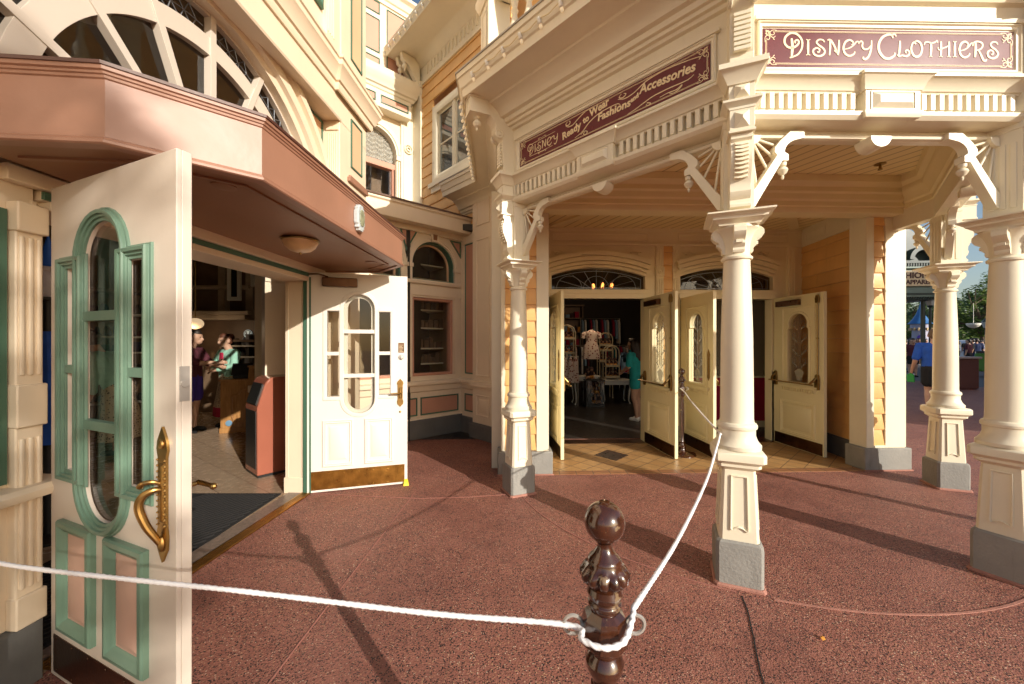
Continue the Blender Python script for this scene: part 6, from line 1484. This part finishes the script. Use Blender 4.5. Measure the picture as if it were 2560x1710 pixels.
def human(F, label, H=1.72, shirt=BLUE, low=BLACKF, kind='shorts', shoes=BLACKF, skin=SKIN, hair='short', lean=(0, 0), arms=None, legs=None, head=(0, 0), voxel=.010, sleeve=.45, extra=None, group=None, hem=None, hairm=None, fat=1.0, sock=None):
    """arms = {+1/-1: (elbow, wrist)} in units of the height; the figure faces -y"""
    t = empty('person', F, label, 'person', group)
    mats = [skin, shirt, low, shoes] + ([extra[0]] if extra else [])
    P = []
    def L_(z): k = max(0, z - .52) / .48; return lean[0] * k, lean[1] * k
    def pt(x, y, z): a, c = L_(z); return ((x + a) * H, (y + c) * H, z * H)
    def cap(a, r0, c, r1, mi, fl=False): P.append((pt(*a), r0 * H, pt(*c), r1 * H, mi, fl))
    hx, hy = head
    cap((0, .004, .76), .066 * fat, (0, .002, .60), .062 * fat, 1); cap((0, .004, .60), .062 * fat, (0, .004, .585), .062 * fat, 1); cap((0, .004, .55), .058 * fat, (0, .006, .525), .060 * fat, 2)
    cap((hx, .008 + hy, .938), .056, (hx, -.006 + hy, .93), .055, 0); cap((hx, -.012 + hy, .90), .045, (hx, -.03 + hy, .885), .030, 0)
    cap((hx, -.060 + hy, .920), .008, (hx, -.068 + hy, .902), .011, 0)
    cap((hx - .012, -.052 + hy, .884), .008, (hx + .012, -.052 + hy, .884), .008, 0)
    for s in (-1, 1): cap((hx + s * .054, .006 + hy, .925), .009, (hx + s * .055, .004 + hy, .905), .007, 0)
    cap((hx * .7, .004 + hy * .7, .88), .034, (0, .012, .82), .036, 0)
    cap((-.082, .008, .797), .040, (.082, .008, .797), .040, 1)
    for s in (-1, 1):
        cap((s * .05, .0, .745), .064 * fat, (s * .042, .0, .64), .060 * fat, 1); cap((s * .042, 0, .64), .060 * fat, (s * .044, .002, .56), .062 * fat, 1)
        cap((s * .044, .004, .545), .062 * fat, (s * .048, .006, .52), .064 * fat, 2)
    arms = arms or {}
    for s in (-1, 1):
        sh = (s * .118, .008, .795); el, wr = arms.get(s, ((s * .142, .012, .63), (s * .148, -.02, .49)))
        cap(sh, .036, el, .026, 0); cap(el, .026, wr, .017, 0)
        e2 = tuple(sh[i] + (el[i] - sh[i]) * min(1, sleeve * 1.6) for i in range(3)); cap(sh, .044, e2, .036 + .003, 1)
        if sleeve > .7: cap(el, .034, tuple(el[i] + (wr[i] - el[i]) * .85 for i in range(3)), .025, 1)
        w = Vector(wr); d = (w - Vector(el)).normalized(); sd = Vector((0, -1, 0)) if abs(d.y) < .7 else Vector((0, 0, 1)); sd = (sd - d * sd.dot(d)).normalized(); up = d.cross(sd)
        pal = w + d * .035
        cap(tuple(w), .015, tuple(pal), .016, 0)
        for k, ln in zip((-1.5, -.5, .5, 1.5), (.036, .042, .040, .032)):
            b0 = pal + sd * (k * .0095) + d * .008; m1 = b0 + d * ln * .55 - up * s * .004; m2 = m1 + d * ln * .4 - up * s * .016
            cap(tuple(b0), .0062, tuple(m1), .0056, 0); cap(tuple(m1), .0056, tuple(m2), .0048, 0)
        th = w + sd * .014 + d * .012; cap(tuple(th), .0075, tuple(th + sd * .018 + d * .02), .006, 0); cap(tuple(th + sd * .018 + d * .02), .006, tuple(th + sd * .016 + d * .036 - up * s * .008), .005, 0)
    legs = legs or {}
    for s in (-1, 1):
        hp = (s * .05, .006, .515); kn, an = legs.get(s, ((s * .054, -.004, .285), (s * .056, .012, .045)))
        cap(hp, .058, kn, .036, 0); mid = tuple(kn[i] + (an[i] - kn[i]) * .3 + (0, .012, 0)[i] for i in range(3)); cap(kn, .034, mid, .034, 0); cap(mid, .034, an, .021, 0)
        if sock: cap(tuple(kn[i] + (an[i] - kn[i]) * .86 for i in range(3)), .027, an, .025, 3)
        ty = an[1] - .075
        cap((an[0], an[1] + .012, .026), .027, (an[0] + s * .012, ty, .022), .022, 3); cap((an[0], an[1] + .015, .016), .020, (an[0] + s * .014, ty - .012, .016), .016, 3)
        if kind == 'shorts':
            f = hem or .62; e = tuple(hp[i] + (kn[i] - hp[i]) * f for i in range(3)); cap(hp, .066, e, .062, 2); cap(hp, .064, tuple(hp[i] + (kn[i] - hp[i]) * f * 1.06 for i in range(3)), .060, 2, True)
        if kind == 'trousers':
            cap(hp, .064, kn, .046, 2); cap(kn, .046, tuple(kn[i] + (an[i] - kn[i]) * .92 for i in range(3)), .036, 2)
    if kind == 'skirt':
        z1 = hem or .12
        for s in (-1, 1): cap((s * .03, .002, .60), .058, (s * .055, .004, .30), .090, 2, True); cap((s * .055, .004, .31), .089, (s * .062, .004, z1 + (.10 if extra else 0)), .102, 2, True)
        cap((0, .002, .58), .066, (0, .004, z1 + (.10 if extra else 0)), .122, 2, True)
        if extra:
            for s in (-1, 1): cap((s * .062, .004, z1 + .10), .1025, (s * .064, .004, z1), .108, 4, True)
            cap((0, .004, z1 + .10), .1225, (0, .004, z1), .128, 4, True)
    body = fuse(P, 'body', voxel, t, F, mats)
    G = []
    def hc(a, r0, c, r1): G.append((pt(*a), r0 * H, pt(*c), r1 * H, 0, False))
    hc((hx, .014 + hy, .947), .056, (hx, .020 + hy, .925), .053)
    hc((hx, -.012 + hy, .966), .042, (hx, .01 + hy, .955), .05)
    if hair == 'long': hc((hx, .035 + hy, .93), .052, (hx * .6, .055, .76), .040); [hc((hx + s * .035, .02 + hy, .92), .030, (s * .05, .035, .77), .026) for s in (-1, 1)]
    if hair == 'bun': hc((hx, .06 + hy, .975), .03, (hx, .065 + hy, .965), .03)
    if hair == 'crop': G.clear(); hc((hx, .010 + hy, .945), .0555, (hx, .018 + hy, .925), .053)
    if hair == 'short': hc((hx, .036 + hy, .91), .034, (hx, .03 + hy, .895), .03)
    fuse(G, 'hair', max(.008, voxel), t, F, [hairm or HAIR], 2)
    b = MB()
    for s in (-1, 1): b.ball(pt(hx + s * .020, -.056 + hy, .927), (.0065 * H, .004 * H, .0045 * H), 8, 6)
    build(b, 'eyes', BLACK, t)
    return t
CROP = paint('cropped_hair', (.16, .10, .06), .8, .1)
mb_ = human(frame(9.03, 8.20, 320), 'man in a blue T-shirt and black shorts walking away behind the porch column', 1.84, BLUE, BLACKF, 'shorts', BLACKF, SKIN, 'crop', arms={1: ((.152, .03, .64), (.185, -.035, .50)), -1: ((-.15, .0, .63), (-.15, -.06, .5))}, legs={1: ((.052, -.03, .285), (.05, .03, .05)), -1: ((-.055, .02, .285), (-.056, .06, .045))}, hairm=CROP, sleeve=.55, fat=1.06)
gb = MB(); gb.T = frame(9.03, 8.20, 320); gb.prism([(.30, .66), (.42, .66), (.43, .82), (.36, .87), (.31, .82)], -.11, -.06)
tag(build(gb, 'snack_bag', GREENF, None, I4, bevel=.01), 'small green snack packet held by the man in the blue T-shirt', 'packet')
human(frame(-5.50, 6.60, -8), 'person in a dark maroon top and purple shorts hugging the shop clerk', 1.76, MAROONF, PURPLE, 'shorts', BLACKF, SKIN, 'bun', arms={1: ((.12, -.09, .66), (.04, -.22, .64)), -1: ((-.12, -.11, .68), (-.03, -.24, .68))}, head=(.0, -.03), sleeve=.6, hem=.7)
human(frame(-5.20, 7.04, 112), 'shop clerk in a mint shirt, crimson tie and long patterned skirt being hugged', 1.70, MINTF, SKIRT, 'skirt', BLACKF, SKIN, 'bun', arms={1: ((.17, -.05, .66), (.05, -.15, .62)), -1: ((-.17, -.04, .67), (-.05, -.15, .65))}, head=(-.02, -.02), sleeve=1.0, extra=(REDF,), fat=1.08, hairm=paint('auburn_hair', (.12, .04, .02), .6, .2))
b = MB(); b.T = frame(-5.20, 7.04, 112); b.prism([(-.03, 1.36), (.03, 1.36), (.055, 1.14), (0, 1.08), (-.055, 1.14)], -.135, -.10); tag(build(b, 'necktie', REDF, None, I4, bevel=.008), 'crimson tie of the shop clerk in the mint shirt', 'tie')
human(frame(-5.45, 5.35, 172), 'shop clerk in a mint shirt bending over a shelf, seen through the green trimmed door', 1.70, MINTF, SKIRT, 'skirt', BLACKF, SKIN2, 'bun', lean=(0, -.26), arms={1: ((.13, -.03, .64), (.13, -.10, .50)), -1: ((-.13, -.04, .64), (-.12, -.12, .50))}, sleeve=1.0, fat=1.08)
human(frame(2.46, 7.55, 232), 'woman in a teal T-shirt and shorts with long dark hair browsing inside the porch shop', 1.62, TEAL, TEAL, 'shorts', WHITEF, SKIN, 'long', arms={1: ((.13, -.02, .66), (.10, -.12, .60)), -1: ((-.13, -.02, .66), (-.10, -.13, .60))}, legs={1: ((.05, -.01, .285), (.035, .02, .045)), -1: ((-.045, -.03, .285), (-.05, .0, .045))}, head=(0, -.03), sleeve=.5, hem=.35, lean=(0, -.04))
# people further off
MG = 'people in the crowd beyond the porch'
human(frame(17.75, 17.0, 120), 'man in a maroon T-shirt and black shorts standing at the edge of the crowd', 1.72, MAROONF, BLACKF, 'shorts', BLACKF, SKIN, 'short', voxel=.014, group=MG)
human(frame(18.6, 17.9, 60), 'person in a light blue shirt beside the man in maroon', 1.66, LBLUE, GREYF, 'shorts', WHITEF, SKIN, 'short', voxel=.014, group=MG)
protos = [human(frame(21.0, 19.2, 100), 'person in a black top in the far crowd', 1.75, BLACKF, NAVY, 'trousers', BLACKF, SKIN2, 'short', voxel=.02, group=MG),
          human(frame(22.8, 20.5, 260), 'person in a white top in the far crowd', 1.68, WHITEF, GREYF, 'shorts', WHITEF, SKIN, 'long', voxel=.02, group=MG),
          human(frame(25.2, 21.2, 250), 'person in a dark red top in the far crowd', 1.72, MAROONF, BLACKF, 'shorts', GREYF, SKIN, 'short', voxel=.02, group=MG),
          human(frame(23.8, 18.6, 70), 'person in a grey top in the far crowd', 1.62, GREYF, BLACKF, 'trousers', BLACKF, SKIN, 'long', voxel=.02, group=MG),
          human(frame(26.6, 22.0, 300), 'person in a navy top in the far crowd', 1.78, NAVY, GREYF, 'shorts', WHITEF, SKIN2, 'short', voxel=.02, group=MG)]
r2 = random.Random(21)
def place(proto, x, y, az):
    o = proto.copy(); COL.objects.link(o); o.matrix_basis = frame(x, y, az)
    for c in proto.children:
        k = c.copy(); COL.objects.link(k); k.parent = o
    return o
for i in range(46):
    Zq = r2.uniform(19, 36); q = r2.uniform(1.015, 1.28)
    place(protos[i % 5], q * Zq, Zq, r2.uniform(0, 360))

# ------------------------------------------------------------------ street beyond the porch
mq = empty('entrance_marquee', frame(14.0, 14.0, 95), 'dark green metal entrance marquee with arched roof and cream sign panel', 'marquee')
MG1 = paint('sage_green_metal', (.17, .235, .20), .45, .08, 4, .1); MG2 = paint('dark_green_metal', (.035, .055, .048), .4, .1, 4, .1)
b = MB(); b.box(-1.8, 1.55, 0, 1.6, 3.32, 3.52); b.box(-1.8, 1.5, .05, 1.55, 3.52, 4.2); b.box(-1.85, 1.58, -.05, 1.65, 4.22, 4.40); b.box(-1.8, 1.6, -.06, 1.66, 3.18, 3.26)
build(b, 'fascia', MG1, mq, bevel=.01)
b = MB(); b.box(-1.9, 1.64, -.10, 1.7, 4.40, 4.48); b.box(-1.86, 1.6, -.08, 1.68, 3.26, 3.32); b.prism(arc(-.2, 4.45, 1.5, 0, 180, 20), .2, 1.4)
for k in range(40): b.box(-1.84 + k * .087, -1.80 + k * .087, -.085, -.05, 4.30, 4.40); b.box(-1.8 + k * .085, -1.765 + k * .085, -.075, -.05, 3.10, 3.18)
b.sweep(arc(.9, 4.55, .42, 0, 180, 14, .05), [(-.08, -.1), (.06, -.1), (.06, .12), (-.08, .12)], (0, -1, 0))
for x in (-1.7, 1.62): b.tube([(x, .8, 0), (x, .8, 3.2)], .07, 10)
b.prism([(-1.8, 3.10)] + [(-1.8 + 3.4 * t / 14, 3.10 - .55 * (1 - t / 14) ** 2) for t in range(15)] + [(1.6, 3.16), (-1.8, 3.16)], 0, 1.55)
build(b, 'roof', MG2, mq)
b = MB(); b.box(-1.75, 1.22, -.03, .06, 3.58, 4.14); sgn = build(b, 'sign_panel', paint('cream_sign_panel', (.74, .60, .38), .5, .05), mq, bevel=.006)
b = MB(); q_ = MB(); w1 = font(q_, 'FASHION', .285, 0, 0, 0, 0, 0, .004, 1.08); w2 = font(q_, '& APPAREL', .22, 0, 0, 0, 0, 0, .004, 1.0); font(b, 'FASHION', .285, 1.05 - w1, 3.87, -.032, 0, 0, .006, 1.08, .010); font(b, '& APPAREL', .22, 1.17 - w2, 3.65, -.032, 0, 0, .006, 1.0, .007); build(b, 'lettering', paint('dark_brown_lettering', (.07, .02, .015), .5, .05), sgn)
lb = empty('litter_bin', frame(14.95, 12.5, 92), 'dark red brown street bin with a pale flat lid beyond the porch column', 'bin')
b = MB(); b.box(-.55, .25, 0, .6, .03, 1.0); b.box(-.52, .22, .02, .58, 0, .05); build(b, 'body', paint('maroon_brown_bin', (.105, .035, .028), .45, .08), lb, bevel=.015)
b = MB(); b.box(-.60, .30, -.05, .65, 1.0, 1.07); build(b, 'lid', paint('pale_mauve_lid', (.36, .27, .25), .4, .05), lb, bevel=.02)
sv = empty('mobility_scooter', frame(21.2, 17.2, 60), 'green and black parked scooter at the crowd\'s edge', 'scooter')
b = MB(); b.prism([(-.6, .25), (.5, .22), (.6, .4), (.45, .55), (.1, .5), (-.1, .75), (-.3, 1.05), (-.42, 1.05), (-.5, .6)], -.25, .25); build(b, 'body', paint('lime_green_plastic', (.08, .22, .03), .3), sv, bevel=.05)
b = MB(); b.box(-.3, .1, -.22, .22, .58, .68); b.box(-.38, -.26, -.22, .22, .6, 1.15); build(b, 'seat', BLACK, sv, bevel=.04)
for x in (-.4, .42):
    b = MB(); b.T = Matrix.Translation((x, -.28, .2)) @ Matrix.Rotation(R(90), 4, 'X'); b.lathe(0, 0, [(.2, -.06), (.21, -.02), (.21, .02), (.2, .06)], 20); build(b, 'wheel', BLACK, sv)
tu = empty('turret_stall', Matrix.Translation((32.2, 30.3, 0)), 'small stall shaped as a blue roofed round turret in the crowd', 'stall')
b = MB(); b.lathe(0, 0, [(.48, 0), (.46, 2.5), (.56, 2.6), (.56, 2.95), (.50, 2.98)], 24); build(b, 'wall', paint('lilac_wall', (.36, .36, .48), .6), tu)
b = MB(); b.lathe(0, 0, [(.72, 2.98), (.64, 3.08), (.42, 3.4), (.24, 3.75), (.12, 4.15), (.02, 4.5), (.006, 5.0)], 24); build(b, 'roof', paint('blue_cone_roof', (.04, .16, .40), .4), tu)
b = MB(); [b.box(.585 * math.cos(R(a)) - .05, .585 * math.cos(R(a)) + .05, .585 * math.sin(R(a)) - .05, .585 * math.sin(R(a)) + .05, 2.45, 2.66) for a in range(0, 360, 24)]; build(b, 'cornice', paint('tan_trim', (.5, .36, .18), .6), tu)
b = MB(); b.T = frame(0, 0, 133); b.prism(arched(0, 1.2, .2, 1.9), -.5, -.44); build(b, 'window', PURPLE, tu)
ki = empty('white_kiosk', frame(36.7, 30.5, 95) @ Matrix.Scale(.62, 4), 'white kiosk with a curved roof and dark opening among the crowd', 'kiosk')
b = MB(); b.prism([(-1, 0), (-.62, 0), (-.62, 1.9), (.62, 1.9), (.62, 0), (1, 0), (1, 2.2)] + [(math.cos(R(a)), 2.2 + .55 * math.sin(R(a))) for a in range(10, 171, 16)] + [(-1, 2.2)], 0, 1.5); b.box(-1.12, 1.12, -.08, 1.6, 2.15, 2.25); build(b, 'wall', paint('white_kiosk_paint', (.62, .64, .70), .6), ki)
b = MB(); b.box(-.62, .62, .3, .34, 0, 1.9); build(b, 'opening', BLACK, ki)  # black sheet across the opening, painted for the darkness inside
def lamp_post(x, y, label, h=2.9):
    t = empty('street_lamp', Matrix.Translation((x, y, 0)), label, 'street lamp', 'old style street lamps')
    b = MB(); b.lathe(0, 0, [(.16, 0), (.16, .1), (.10, .2), (.09, .7), (.06, .8), (.045, h * .5), (.04, h - .55), (.09, h - .5), (.05, h - .46)], 14); build(b, 'pole', MG2, t)
    b = MB(); b.lathe(0, 0, [(.09, h - .46), (.19, h - .1), (.17, h - .09)], 6); build(b, 'lantern', paint('lantern_glass', (.55, .58, .56), .2), t)
    b = MB(); b.lathe(0, 0, [(.21, h - .1), (.12, h + .02), (.05, h + .08), (.02, h + .16)], 6); build(b, 'cap', MG2, t)
    return t
lamp_post(29.6, 24.0, 'green street lamp with a six sided lantern beside the white kiosk')
lamp_post(15.9, 14.6, 'dark street lamp partly hidden behind the far porch column', 3.4)
lamp_post(5.45, 1.75, 'green street lamp added out of view to cast a shadow strip on the porch', 3.2)  # off-frame post, added for the shadow strip it throws across the porch
bw = empty('hanging_planter', Matrix.Translation((29.8, 24.8, 2.45)), 'white bowl shaped hanging planter among the far trees', 'planter')
b = MB(); b.lathe(0, 0, [(.05, 0), (.22, .08), (.32, .2), (.34, .3), (.30, .31)], 18); b.tube([(0, 0, .3), (0, 0, 1.6)], .012, 5); build(b, 'bowl', WHITE, bw)
# trees
def tree(x, y, h, rad, seed, label, n=5200, base=.35):
    t = empty('tree', Matrix.Translation((x, y, 0)), label, 'tree', 'trees beyond the crowd')
    r = random.Random(seed); b = MB()
    tips = []
    for k in range(4):
        a = r.uniform(0, 2 * PI); p = [Vector((.12 * math.cos(a), .12 * math.sin(a), 0))]
        for j in range(1, 6): p.append(Vector((math.cos(a) * rad * .55 * (j / 5) ** 1.4 + r.uniform(-.15, .15), math.sin(a) * rad * .55 * (j / 5) ** 1.4 + r.uniform(-.15, .15), h * .78 * j / 5)))
        b.tube(spline(p, 4), [.17 * h / 8 * (1 - .85 * i / 20) for i in range(21)], 7); tips += p[2:]
        for q in range(4):
            s = p[2 + q % 3]; a2 = r.uniform(0, 2 * PI); e = s + Vector((math.cos(a2) * rad * r.uniform(.4, .85), math.sin(a2) * rad * r.uniform(.4, .85), r.uniform(.4, 1.6)))
            b.tube([s, s.lerp(e, .5) + Vector((0, 0, .2)), e], [.06, .04, .015], 5); tips += [e, s.lerp(e, .6)]
    build(b, 'trunk', BARK, t)
    b = MB(); cl = []
    for i in range(46):
        c = r.choice(tips) + Vector((r.gauss(0, rad * .22), r.gauss(0, rad * .22), r.gauss(.25, h * .07)))
        cl.append((c, r.uniform(.45, 1.05) * rad * .30))
    for i in range(n):
        c, s = r.choice(cl)
        d = Vector((r.gauss(0, 1), r.gauss(0, 1), r.gauss(0, .8))); d = d.normalized() * s * r.uniform(.35, 1.12) ** .6
        p = c + d
        if p.z < h * base * .7: continue
        u = Vector((r.gauss(0, 1), r.gauss(0, 1), r.gauss(0, .6))).normalized(); w = u.orthogonal().normalized(); z = r.uniform(.09, .19) * h / 8
        b.add([p - u * z, p + w * z * .5, p + u * z, p - w * z * .5], [(0, 1, 2, 3)])
    build(b, 'crown', LEAF, t, smooth=0)
    return t
tree(47.5, 38.5, 8.6, 3.6, 1, 'tall leafy tree standing behind the white kiosk', 8000)
tree(53.5, 40, 9.4, 3.8, 2, 'tallest tree rising beside the near right column', 8000)
tree(44.5, 43, 7.2, 3.2, 3, 'mid green tree between the porch column and the kiosk')
tree(58, 44, 8.2, 3.6, 6, 'broad tree at the far end of the row behind the lamp')
tree(48.6, 46, 6.4, 3.0, 4, 'rounded tree just behind the blue roofed turret stall')
tree(51.5, 50, 6.8, 3.2, 5, 'bushy tree behind the crowd beneath the entrance marquee')
b = MB(); r = random.Random(5)
for i in range(9000):
    x = r.uniform(50, 110); y = r.uniform(58, 62) + (x - 50) * .1; hh = 3.6 + 1.2 * math.sin(x * .35) + .8 * math.sin(x * 1.1)
    p = Vector((x, y, r.uniform(.2, hh))); u = Vector((r.gauss(0, 1), r.gauss(0, 1), r.gauss(0, .6))).normalized(); w = u.orthogonal().normalized(); z = r.uniform(.2, .4)
    b.add([p - u * z, p + w * z * .6, p + u * z, p - w * z * .6], [(0, 1, 2, 3)])
b.box(50, 110, 62, 62.2, 0, 2.6)
tag(build(b, 'hedge', LEAF, None, I4, smooth=0), 'far green belt of shrubs and trees behind the crowd', 'shrubs', None, 'stuff')
# ------------------------------------------------------------------ pink upper storey behind the wing
UBF = frame(-2.033, 7.928, 48.0)
UB = empty('corner_building', UBF, 'pink panelled upper storey with lace curtained arched window above the low wing roof', 'building')
UC, UZ, UR = -.82, 5.28, .435
b = MB(); b.prism([(-3, 3.4), (.3, 3.4), (.3, 8.3), (-3, 8.3)], 0, .25, [[(UC - UR, 3.9), (UC + UR, 3.9)] + arc(UC, UZ, UR, 0, 180, 24)]); build(b, 'wall', WARMC, UB)
b = MB()
for r0, r1, yy in ((0, .04, -.02), (.04, .09, -.04), (.09, .13, -.025)): b.prism(arc(UC, UZ, UR + r1, 0, 180, 28) + arc(UC, UZ, UR + r0, 180, 0, 28), yy, .01)
for i in range(3): b.box(UC + UR + .01 + .04 * i, UC + UR + .036 + .04 * i, -.03, .01, 3.6, 5.16)
b.box(UC + UR - .005, UC + UR + .14, -.045, .01, 5.17, 5.27); b.prism([(UC - .06, 5.74), (UC + .06, 5.74), (UC + .09, 5.90), (UC - .09, 5.90)], -.06, .01)
build(b, 'arch_surround', CREAM, UB, bevel=.003)
b = MB(); b.rect(UC - UR + .02, UC + UR - .02, 3.9, 5.02, [(0, -.14), (0, -.06), (-.03, -.05), (-.05, -.14)], -.0); b.box(UC - UR, UC + UR, .05, .12, 5.0, 5.10); wn_ = build(b, 'arched_window', PINK, UB)
b = MB(); b.prism([(UC - UR, 3.9), (UC + UR, 3.9)] + arc(UC, UZ, UR, 0, 180, 20), .10, .105); build(b, 'pane', GLASS, wn_)
b = MB(); nx_, nz_ = 80, 40; vs = []; fs = []
for j in range(nz_ + 1):
    for i in range(nx_ + 1):
        u = i / nx_; x = UC - UR + .01 + u * (2 * UR - .02); hmax = math.sqrt(max(0, UR ** 2 - (x - UC) ** 2)); sc_ = abs(math.sin(u * PI * 5)); zb = 4.98 + .07 * (1 - sc_); z = zb + (UZ + hmax - zb) * j / nz_
        vs.append((x, .13 + .012 * math.sin(u * PI * 40) + .014 * math.sin(z * 70 + 3 * sc_), z))
for j in range(nz_):
    for i in range(nx_): k = j * (nx_ + 1) + i; fs.append((k, k + 1, k + nx_ + 2, k + nx_ + 1))
b.add(vs, fs); build(b, 'lace_curtain', LACE, wn_)
b = MB(); b.box(UC - .6, UC + .6, .7, .75, 3.6, 6); b.box(UC + .1, UC + .3, .4, .6, 3.6, 5.2); build(b, 'room_wall', DARKT, wn_)
b = MB(); b.box(-3, -.17, -.24, .02, 5.97, 6.30); b.sweep([(-3, -.24, 0), (-.14, -.24, 0), (-.14, .1, 0)], [(0, 6.28), (.02, 6.30), (.03, 6.34), (.06, 6.36), (.08, 6.44), (.12, 6.50), (.13, 6.56), (.13, 6.66), (0, 6.72)])
b.box(-3, 0, -.16, .02, 6.66, 6.74); build(b, 'box_bay', CREAM, UB, bevel=.006)
panel(-.80, -.24, 6.05, 6.20, -.243, 'wall_panel', UB, PINK); panel(-1.6, -.90, 6.05, 6.20, -.243, 'wall_panel', UB, PINK)
for x0, x1, z0, z1 in ((-.58, -.02, 6.78, 8.08), (-1.25, -.72, 6.78, 7.04), (-1.25, -.72, 7.14, 7.79), (-1.25, -.72, 7.89, 8.12)): panel(x0, x1, z0, z1, -.003, 'wall_panel', UB, PINK)
b = MB(); b.sweep([(-3, 0, 0), (.3, 0, 0)], [(0, 8.12), (.03, 8.13), (.03, 8.2), (.06, 8.22), (.10, 8.32), (.16, 8.36), (.16, 8.42), (0, 8.46)]); build(b, 'cornice', CREAM, UB)
b = MB(); b.prism([(-.30, 5.62), (-.205, 5.62), (-.205, 5.50)], -.008, .004); build(b, 'spandrel_panel', PINK, UB)
b = MB(); b.box(-.30, -.0, -.055, .02, 3.6, 6.62); b.rect(-.25, -.05, 4.4, 6.35, [(0, -.002), (0, .010), (-.015, .012), (-.022, -.002)], -.055)
b.sweep(arc(-.15, 5.45, .085, 0, 340, 20, -.06), [(-.012, 0), (-.012, .03), (.012, .03), (.012, 0)], (0, -1, 0), True); b.sweep(arc(-.15, 5.45, .04, 0, 340, 16, -.06), [(-.01, 0), (-.01, .035), (.01, .035), (.01, 0)], (0, -1, 0), True)
build(b, 'corner_pilaster', CREAM, PS, world=UBF, bevel=.004)
# ------------------------------------------------------------------ across the street, to the right of the frame: the block and tree whose shade falls here
XB = empty('street_block', frame(22, 11.7, 180), 'brick shop block across the street to the right', 'building')
b = MB(); b.box(9.7, 21, 0, 12, 0, 9.4); b.box(0, 9.7, .3, 12, 0, 6.0); build(b, 'wall', PEACH, XB)
for i in range(6):
    for z in ((1.0, 5.8) if i > 2 else (1.0,)):
        b = MB(); b.rect(1.2 + i * 3.3, 3.0 + i * 3.3, z, z + 2.4, [(0, 0), (0, .08), (-.15, .08), (-.15, 0)], 0); w_ = build(b, 'window', CREAM, XB)
        b = MB(); b.box(1.3 + i * 3.3, 2.9 + i * 3.3, -.02, .0, z + .1, z + 2.3); build(b, 'pane', GLASSD, w_)
b = MB(); b.box(9.5, 21.3, -.4, 12.2, 9.4, 9.8); build(b, 'cornice', CREAM, XB)
def slim_tree(x, y, h, seed, label):
    t = empty('street_tree', Matrix.Translation((x, y, 0)), label, 'tree'); r = random.Random(seed)
    b = MB(); b.tube([(0, 0, 0), (.05, 0, 2.5), (.0, .05, 5), (.05, .0, h)], [.09, .07, .05, .015], 8); build(b, 'trunk', BARK, t)
    b = MB()
    for i in range(1250):
        z = r.uniform(4.6, h); a = r.uniform(0, 2 * PI); rr = r.uniform(.05, .62) * (1.15 - .5 * (z - 4.6) / (h - 4.6)); p = Vector((rr * math.cos(a), rr * math.sin(a), z)); u = Vector((r.gauss(0, 1), r.gauss(0, 1), r.gauss(0, .7))).normalized(); w = u.orthogonal().normalized(); q = r.uniform(.05, .11)
        b.add([p - u * q, p + w * q * .5, p + u * q, p - w * q * .5], [(0, 1, 2, 3)])
    build(b, 'crown', LEAF, t, smooth=0)
slim_tree(7.27, -9.13, 8.2, 3, 'slim street tree behind the viewer casting dappled shade')
